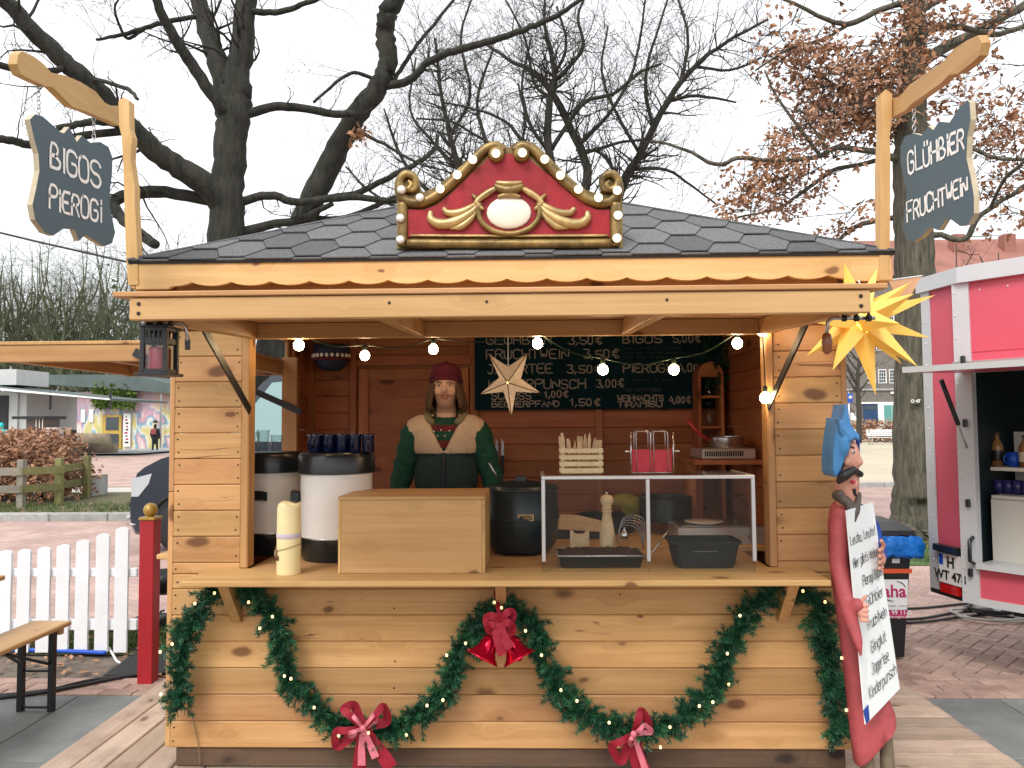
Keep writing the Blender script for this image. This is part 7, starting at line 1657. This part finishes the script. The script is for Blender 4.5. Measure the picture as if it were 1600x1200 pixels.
A.limb([(228, 46, 6), (200, 60, 6), (185, 35, 5), (180, 10, 4), (195, -20, 3)], TY-1.4, TY-1.6)
A.twigs(3.6, .95, 2, .12, .2, 3, .2, .006)
A.done()
# B: leaning tree beside it
BY = 9.6
B = Tree('bare_tree', 'dark leaning bare tree with bent trunk between the roof and the gable sign', at(420, 850, BY), 'bark', 'twig')
B.limb([(400, 830, 60), (430, 500, 46), (468, 360, 40), (510, 267, 38), (548, 195, 35), (590, 138, 32), (606, 95, 31), (601, 45, 30), (612, 10, 31), (640, -50, 29)], BY, BY-.8, k=6, n=12)
B.limb([(604, 146, 14), (640, 125, 13), (668, 97, 12), (710, 80, 12), (760, 66, 11), (800, 53, 10), (845, 36, 9), (878, 20, 8), (915, -6, 6)], BY-.4, BY-1.6)
B.limb([(610, 125, 8), (635, 95, 7), (657, 63, 6), (707, 2, 5), (730, -30, 4)], BY-.4, BY+.4)
B.limb([(582, 117, 7), (560, 114, 6), (533, 123, 6), (490, 160, 5)], BY-.4, BY-1)
B.limb([(565, 208, 7), (600, 225, 6), (647, 253, 5), (680, 262, 4)], BY-.2, BY-.8)
B.limb([(500, 320, 10), (553, 303, 10), (617, 273, 9), (660, 250, 8), (680, 230, 7), (684, 212, 6)], BY, BY+.6)
B.limb([(480, 345, 12), (540, 340, 9), (600, 315, 8), (640, 300, 6)], BY, BY+.6)
B.twigs(3.6, .95, 2, .1, .14, 3, .22, .006)
B.done()
leafcloud(60, lambda: at(562, 208, BY-.6)+V((random.gauss(0, .07), random.gauss(0, .07), random.gauss(0, .06))), .12, 'dead_leaves', 'leaf_brown', B.root)
# C, D: finer bare trees farther off
def fine(name, label, bx, Y, limbs, dens, L_, lev=2, twig='twig_far', group=None, kids=3):
    T = Tree(name, label, V((at(bx, 600, Y).x, Y, 0)), 'bark', twig, group)
    for l_ in limbs: T.limb(l_, Y, Y+random.uniform(-1.2, 1.2), k=4, n=8)
    T.twigs(dens, L_, lev, .18, .3, kids, .3, .009, t0=.1); return T
T = fine('bare_tree', 'spreading bare tree with several upright stems behind the gable sign', 880, 14,
  [[(880, 800, 26), (885, 500, 22), (890, 330, 20), (858, 240, 13), (860, 153, 11), (867, 117, 8), (852, 40, 5), (850, -20, 3)], [(890, 350, 18), (918, 280, 15), (903, 227, 13), (862, 145, 11), (830, 110, 8), (800, 97, 6), (760, 70, 4)],
   [(868, 235, 8), (910, 163, 7), (957, 147, 6), (1000, 113, 5), (1033, 100, 4)], [(883, 130, 7), (910, 77, 6), (903, 27, 5), (920, -20, 3)], [(860, 160, 7), (835, 130, 5), (820, 60, 4), (790, 0, 3)], [(900, 225, 8), (950, 180, 6), (985, 120, 5), (1000, 60, 4), (1010, -10, 3)],
   [(862, 250, 8), (820, 225, 7), (790, 190, 5), (740, 170, 4), (690, 160, 3)], [(860, 260, 8), (800, 240, 6), (750, 215, 5), (705, 190, 4), (650, 185, 3)], [(905, 240, 6), (960, 225, 5), (1005, 218, 4)], [(866, 120, 6), (885, 70, 5), (870, 10, 4)], [(858, 240, 7), (826, 190, 6), (816, 130, 4), (830, 60, 3)]], 8, 1.25, 2)
T.done()
T = fine('bare_tree', 'slender bare tree leaning to the oak behind the roof ridge', 960, 15,
  [[(940, 800, 22), (955, 400, 18), (973, 290, 14), (1000, 243, 12), (1043, 157, 10), (1087, 103, 8), (1133, 67, 6), (1200, 30, 4)], [(1020, 205, 7), (1010, 150, 6), (1012, 100, 5), (1030, 40, 4), (1050, -20, 3)], [(1060, 130, 6), (1075, 60, 5), (1060, 0, 4)], [(1040, 165, 6), (1090, 150, 5), (1150, 160, 3)],
   [(985, 265, 7), (1040, 265, 5), (1080, 290, 4), (1120, 320, 3)], [(1085, 105, 5), (1140, 110, 4), (1190, 90, 3)], [(975, 285, 6), (940, 240, 5), (900, 235, 4)], [(1000, 240, 6), (960, 170, 5), (940, 110, 4), (950, 40, 3)]], 8, 1.2, 2)
T.done()
T = fine('bare_tree', 'low bushy bare tree with thin twigs behind the gable sign scroll', 700, 17,
  [[(690, 800, 20), (700, 400, 16), (720, 300, 12), (708, 230, 9), (690, 150, 6), (680, 60, 4)], [(715, 300, 9), (760, 240, 7), (745, 160, 5), (770, 80, 4)], [(705, 320, 8), (650, 280, 6), (620, 230, 5), (600, 170, 3)], [(712, 260, 7), (670, 215, 5), (640, 170, 4), (650, 90, 3)], [(720, 290, 7), (790, 270, 5), (820, 200, 4), (810, 130, 3)], [(700, 330, 7), (640, 330, 5), (580, 300, 4), (540, 260, 3)], [(705, 220, 6), (735, 150, 5), (720, 60, 4), (740, -10, 3)]], 9, 1.4, 2)
T.done()
# oak on the right with brown leaves
OY = 7.3
O = Tree('oak_tree', 'oak tree with rough trunk numbered 47 and hanging brown leaves', at(1432, 838, OY), 'bark_oak', 'twig')
O.limb([(1434, 846, 104), (1434, 832, 84), (1433, 800, 72), (1432, 740, 66), (1431, 600, 62), (1430, 450, 58), (1427, 350, 55), (1424, 260, 54), (1424, 200, 46), (1426, 150, 40), (1428, 80, 34), (1430, 0, 30), (1432, -60, 26)], OY, k=6, n=18, wo=.006)
OAK = [[(1432, 110, 20), (1450, 90, 18), (1500, 63, 17), (1560, 30, 15), (1620, -2, 13)], [(1436, 65, 10), (1460, 45, 11), (1500, 43, 10), (1540, 52, 9), (1563, 53, 9), (1620, 32, 8)], [(1430, 30, 14), (1450, 8, 14), (1490, -10, 12)],
  [(1428, 20, 10), (1407, 7, 10), (1367, 20, 10), (1327, 37, 9), (1293, 30, 7), (1223, -2, 5)], [(1325, 38, 6), (1290, 60, 6), (1233, 77, 5), (1180, 110, 3)], [(1426, 250, 16), (1390, 245, 12), (1360, 237, 10), (1310, 230, 9), (1280, 243, 8), (1240, 250, 7), (1200, 250, 7), (1153, 247, 7), (1120, 257, 7), (1067, 233, 5), (1020, 220, 4)],
  [(1385, 250, 8), (1340, 258, 7), (1300, 267, 7), (1250, 303, 6), (1215, 325, 4), (1150, 340, 3)], [(1422, 335, 12), (1400, 340, 9), (1347, 350, 8), (1313, 373, 6), (1280, 395, 4)], [(1440, 372, 12), (1470, 368, 9), (1507, 373, 9), (1533, 337, 8), (1597, 293, 7), (1640, 260, 5)], [(1430, 230, 10), (1470, 225, 8), (1520, 233, 7), (1553, 247, 6), (1610, 250, 5)], [(1535, 310, 6), (1570, 280, 6), (1610, 245, 5)],
  [(1280, 243, 6), (1245, 195, 5), (1210, 145, 4), (1195, 110, 3)], [(1425, 200, 9), (1385, 170, 7), (1330, 150, 6), (1270, 110, 4), (1220, 90, 3)], [(1425, 210, 8), (1390, 200, 6), (1340, 180, 5), (1290, 185, 4), (1240, 170, 3)], [(1295, 232, 5), (1270, 200, 4), (1250, 180, 3)]]
for l_ in OAK: O.limb(l_, OY, OY+random.uniform(-1.3, 1.0), k=4, n=8)
O.twigs(2.2, .6, 1, .05, .12, 3, .25, .005)
O.done()
CL = [(1240, 85, 40, 26, 1700), (1300, 110, 45, 32, 2600), (1350, 140, 45, 36, 3000), (1300, 175, 60, 26, 2000), (1380, 175, 34, 26, 1500), (1420, 60, 18, 45, 1500), (1425, 20, 16, 24, 800), (1395, 110, 26, 26, 1200), (1330, 205, 50, 18, 900), (1255, 225, 34, 22, 900), (1215, 260, 40, 24, 1100), (1180, 290, 44, 26, 1300), (1225, 315, 36, 18, 700), (1160, 315, 22, 18, 700),
      (1330, 345, 26, 12, 450), (1290, 285, 22, 14, 350), (1480, 30, 26, 14, 500), (1545, 20, 26, 16, 600), (1540, 170, 26, 22, 800), (1575, 190, 34, 26, 1200), (1590, 255, 28, 30, 900), (1560, 225, 26, 16, 500), (1545, 300, 24, 22, 550), (1480, 165, 24, 14, 450), (1535, 125, 14, 16, 260), (1205, 45, 20, 12, 130), (1320, 15, 30, 14, 260), (1275, 150, 24, 18, 700), (1450, 130, 14, 22, 500), (1590, 340, 30, 20, 400)]
def clump(x, y, sx, sy):
    return lambda: at(random.gauss(x, sx*.62), random.gauss(y, sy*.62), OY)+V((0, random.gauss(0, .55), 0))
for i, (x, y, sx, sy, n_) in enumerate(CL):
    # leaves hang in small bunches
    cs = [clump(x, y, sx, sy)() for _ in range(max(8, int(n_/26)))]
    def bf(cs=cs):
        c = random.choice(cs); return c+V((random.gauss(0, .055), random.gauss(0, .06), random.gauss(0, .045)))
    leafcloud(int(n_*.27), bf, .092, 'leaves', 'leaf_brown' if i % 3 else 'leaf_rust', O.root)
    for c in cs[::2]:
        O_d = V((random.gauss(0, .1), random.gauss(0, .1), -.1)); 
tw = MB()
for i, (x, y, sx, sy, n_) in enumerate(CL):
    for k_ in range(int(n_/55)):
        a = clump(x, y, sx, sy)(); tw.tube([a, a+V((random.gauss(0, .15), random.gauss(0, .15), random.gauss(0, .1))), a+V((random.gauss(0, .28), random.gauss(0, .28), random.gauss(0, .2)))], [.009, .007, .004], 3, cap=False)
tag(tw.build('twigs', 'twig', O.root), kind='stuff')
tgm = at(1430, 627, OY); tgm.y = OY-.30; TG = MB().lathe([(0, 0), (.001, 0)], tgm, 3)
TAG = thing('tree_tag', 'small dark tag numbered 47 nailed to the oak trunk', 'tag', tgm-V((0, 0, .05)))
tq = at(1430, 627, OY-.285); MB().cbox(tq-V((.06, .008, .04)), tq+V((.06, .008, .04)), .003).build('plate', 'bark_oak', TAG); textmesh('O 47', .06, tq+V((0, -.011, 0)), FRONT, 'chalk', 'lettering', TAG, bold=.002)
# screen of upright bare trees beyond the house on the far side
for i, (px, Y, top, w) in enumerate(((-30, 54, 385, 12), (12, 58, 375, 10), (38, 55, 398, 10), (66, 57, 372, 11), (98, 54, 385, 10), (122, 58, 378, 10), (150, 55, 372, 11), (176, 57, 380, 10), (204, 54, 378, 10), (232, 58, 392, 10), (258, 56, 410, 9), (286, 55, 425, 9))):
    T = Tree('bare_tree', 'mossy grey green bare tree in the screen beyond the mural building', V((at(px, 600, Y).x, Y, .1)), 'twig_green', 'twig_green', 'screen of bare trees beyond the mural building')
    T.limb([(px, 690, w), (px+3, 620, w*.85), (px-4, 560, w*.6), (px+random.uniform(-10, 10), 505, w*.38), (px+random.uniform(-18, 18), top+random.uniform(50, 90), w*.12)], Y, k=4, n=7)
    for k_ in range(16):
        y0 = random.uniform(490, 650); s_ = random.choice((-1, 1)); ln = random.uniform(8, 40)
        T.limb([(px, y0, w*.4), (px+s_*ln*.7, y0-25, w*.3), (px+s_*ln*1.1, y0-60, w*.2), (px+s_*ln*1.3+random.uniform(-8, 8), y0-random.uniform(80, 130), w*.08)], Y, Y+random.uniform(-1.5, 1.5), k=4, n=6)
    T.twigs(1.5, 2.8, 2, .16, .5, 4, .3, .020, t0=.05); T.done()
# ivy-dark evergreen mass behind the screen
EV = thing('ivy_thicket', 'dim green ivy thicket behind the screen of bare trees', 'thicket', (at(110, 700, 62).x, 62, .1))
def ivf():
    x = random.uniform(-80, 300); return at(x, 575+random.gauss(0, 42)+10*math.sin(x*.06), 62)+V((0, random.gauss(0, .8), 0))
leafcloud(9000, ivf, .5, 'foliage', 'twig_green', EV)
# ------------------------------------------------------------------ brick house beyond the sandy square
random.seed(77)
HY = 62.
HS = thing('brick_house', 'long grey brick house with white windows, blue door and red tiled roof', 'house', (44, HY, .03))
a, b = at(900, 690, HY), at(1720, 690, HY); ze = at(1450, 432, HY).z; zr = at(1450, 388, HY).z
def fq(x0, y0, x1, y1, off, name, m, par, th=.12):
    p = at(x0, y1, HY-off); q = at(x1, y0, HY-off); return MB().cbox((p.x, HY-off, p.z), (q.x, HY-off+th, q.z), .01).build(name, m, par)
MB().box((a.x, HY, .03), (b.x, HY+11, ze)).build('wall', 'brick_wall', HS)
RFH = MB().prism([(a.x-.6, HY-.6, ze), (a.x-.6, HY+11.6, ze), (a.x-.6, HY+5.5, zr+2)], (b.x-a.x+1.2, 0, 0)).build('roof', 'roof_tile', HS)
for x in (1500, 1580): p = at(x, 400, HY+3); MB().cbox((p.x-.5, HY+3, p.z), (p.x+.5, HY+4, p.z+2), .03).build('chimney', 'roof_tile', RFH)
def win(px, py, w, h):
    W = fq(px-w/2, py-h/2, px+w/2, py+h/2, .06, 'window', 'window_white', HS)
    nx, ny = 3, 4
    for i in range(nx):
        for j in range(ny):
            x0 = px-w/2+w*.07+(w*.88)*i/nx; y0 = py-h/2+h*.05+(h*.92)*j/ny; fq(x0, y0, x0+w*.88/nx-.7, y0+h*.92/ny-.7, .075, 'pane', 'pane', W, .03)
for px in (960, 1010, 1060, 1110, 1160, 1210, 1260, 1310, 1362, 1379, 1396, 1413, 1430, 1447, 1464, 1560, 1590): win(px, 588, 12, 22)
for px in (960, 1010, 1060, 1110, 1160, 1210, 1260, 1310, 1352, 1391, 1410, 1470, 1520, 1560, 1600): win(px, 500, 12, 22)
for px in (1375, 1420, 1500, 1560): win(px, 543, 11, 10)
fq(900, 607, 1720, 611, .15, 'string_course', 'concrete', HS)
D_ = fq(1350, 632, 1372, 668, .1, 'door', 'door_blue', HS); fq(1352, 634, 1370, 640, .13, 'transom', 'pane', D_, .03)
SH_ = fq(1373, 628, 1406, 676, .12, 'shop_front', 'shop_white', HS)
for x0, x1 in ((1382, 1393), (1395, 1404)): fq(x0, 633, x1, 670, .15, 'shop_window', 'shop_teal', SH_, .04)
fq(1374, 634, 1381, 668, .15, 'poster_panel', 'window_white', SH_, .03); fq(1392, 612, 1406, 615.5, .2, 'shop_sign', 'window_white', SH_, .1)
fq(1344, 628, 1410, 631, .14, 'lintel', 'window_white', HS)
fq(1330, 645, 1342, 672, .1, 'notice_panel', 'window_white', HS)
# blue sign on a pole
sp = at(1328, 690, 40); sp.z = .03
SG = thing('street_sign', 'blue street sign with a pale round emblem on a thin pole', 'street sign', sp)
MB().tube([sp, V((sp.x, 40, at(1328, 612, 40).z))], .04, 8).build('pole', 'steel', SG, True)
p, q = at(1324.5, 629, 39.93), at(1332, 615, 39.93); MB().cbox((p.x, 39.9, p.z), (q.x, 39.94, q.z), .01).build('panel', 'plate_blue', SG); MB().lathe([(0, 0), (.09, 0), (.09, .01), (0, .01)], ((p.x+q.x)/2, 39.895, p.z*.4+q.z*.6), 14, axis=(0, -1, 0)).build('emblem', 'label_cream', SG)
# park benches
for i, (x0, x1, Y, lb) in enumerate(((1355, 1402, 46, 'white slatted park bench standing between the sign pole and the oak'), (1466, 1512, 46, 'white slatted park bench behind the trailer end'), (1300, 1345, 46, 'white slatted park bench beside the carved figure hood'))):
    a, b = at(x0, 690, Y), at(x1, 690, Y); z0 = .03; PB_ = thing('park_bench', lb, 'park bench', ((a.x+b.x)/2, Y, z0), 'park benches')
    for k_ in range(4): MB().cbox((a.x, Y-.02+k_*.10-.35, z0+.44), (b.x, Y+.055+k_*.10-.35, z0+.47), .005).build('seat_slat', 'window_white', PB_)
    for k_ in range(4): MB().cbox((a.x, Y+.07+k_*.02, z0+.54+k_*.11), (b.x, Y+.10+k_*.02, z0+.62+k_*.11), .005).build('back_slat', 'window_white', PB_)
    for x in (a.x+.15, b.x-.23):
        MB().cbox((x, Y-.34, z0), (x+.07, Y-.27, z0+.44), .01).build('leg', 'concrete', PB_); MB().cbox((x, Y+.10, z0), (x+.07, Y+.17, z0+.95), .01).build('leg', 'concrete', PB_)
# low russet hedge in front of the house
HL = thing('low_hedge', 'low russet hedge along the front of the brick house', 'hedge', (at(1390, 690, 52).x, 52, .03))
leafcloud(4500, lambda: V((random.uniform(at(1290, 690, 52).x, at(1700, 690, 52).x), 52+random.gauss(0, .3), .05+1.5*random.random()**.8)), .28, 'foliage', 'leaf_rust', HL)
# two bicycles leaning at the shop
for i, px in enumerate((1380, 1394)):
    w = at(px, 676, 50); BK2 = thing('bicycle', ('dark bicycle parked nearest the blue door' if i == 0 else 'dark bicycle parked beside the shop window'), 'bicycle', V((w.x, 50, .03)))
    for dx in (-.5, .5): MB().tube([V((w.x+dx+.34*math.cos(t), 50, .40+.34*math.sin(t))) for t in [2*math.pi*k_/16 for k_ in range(17)]], .03, 5, cap=False).build('tyre', 'rubber', BK2)
    MB().tube([(w.x-.5, 50, .4), (w.x-.2, 50, .95), (w.x+.35, 50, .92), (w.x, 50, .38), (w.x-.2, 50, .95)], .03, 5).tube([(w.x+.5, 50, .4), (w.x+.35, 50, 1.1), (w.x+.2, 50, 1.15)], .028, 5).build('frame', 'dark', BK2)
# young trees on the square
for i, (px, Y, top, w, lb) in enumerate(((1342, 34, 520, 9, 'young bare tree on the sandy square below the yellow star'), (1494, 44, 380, 7, 'young bare tree rising behind the trailer roof'), (1560, 46, 395, 7, 'thin bare tree behind the trailer roof next to the oak twigs'))):
    b0 = V((at(px, 690, Y).x, Y, .03)); T = Tree('young_tree', lb, b0, 'twig_far', 'twig_far')
    T.limb([(px, 692, w), (px, 640, w*.9), (px-2, 590, w*.7), (px+2, 545, w*.5), (px, top, w*.2)], Y, k=4, n=7)
    for k_ in range(9):
        s_ = random.choice((-1, 1)); y0 = random.uniform(top+40, 630); T.limb([(px, y0, w*.4), (px+s_*15, y0-22, w*.28), (px+s_*30, y0-50, w*.12)], Y, Y+random.uniform(-1, 1), k=4, n=5)
    T.twigs(1.6, 1.3, 1, .2, .3, 3, .3, .014); T.done()
# grass and leaf litter
GRS = MB(); random.seed(55)
def tuft(x, y, z, n=6, h=.06):
    for k_ in range(n):
        a = random.random()*6.28; l_ = random.uniform(.5, 1.2)*h; d = V((math.cos(a)*.5, math.sin(a)*.5, 1)).normalized()*l_; s = V((-math.sin(a), math.cos(a), 0))*.004; p = V((x+random.gauss(0, .03), y+random.gauss(0, .03), z)); GRS.add([p-s, p+s, p+d], [(0, 1, 2)])
for i in range(1500): tuft(random.uniform(-4.4, -1.7), random.uniform(2.04, 2.85), -.006)
for i in range(1600): tuft(random.uniform(4.0, 8.8), random.uniform(5.3, 8.3), .008, 5, .09)
for i in range(700): tuft(random.uniform(-11, -6), random.uniform(9.6, 11), .108, 5, .09)
g_ = GRS.build('grass_tufts', 'grass', None); tag(g_, 'short green grass growing on the verges', 'grass', kind='stuff')
LT = MB()
for i in range(900):
    if i < 420: p = V((random.uniform(-4.4, -1.75), random.uniform(1.5, 2.85), .004))
    elif i < 640: p = V((random.uniform(4, 9), random.uniform(5.2, 8.4), .014))
    else: p = V((random.uniform(-12, -6), random.uniform(9.6, 11.2), .112))
    a = random.random()*6.28; s = random.uniform(.015, .045); u_ = V((math.cos(a), math.sin(a), random.uniform(-.2, .3)))*s; w_ = V((-math.sin(a), math.cos(a), random.uniform(-.2, .3)))*s*.5
    LT.add([p-u_, p-w_*1+V((0, 0, .006)), p+u_, p+w_+V((0, 0, .004))], [(0, 1, 2, 3)])
tag(LT.build('leaf_litter', 'leaf_brown', None), 'fallen brown leaves scattered over soil and verge', 'leaves', kind='stuff')
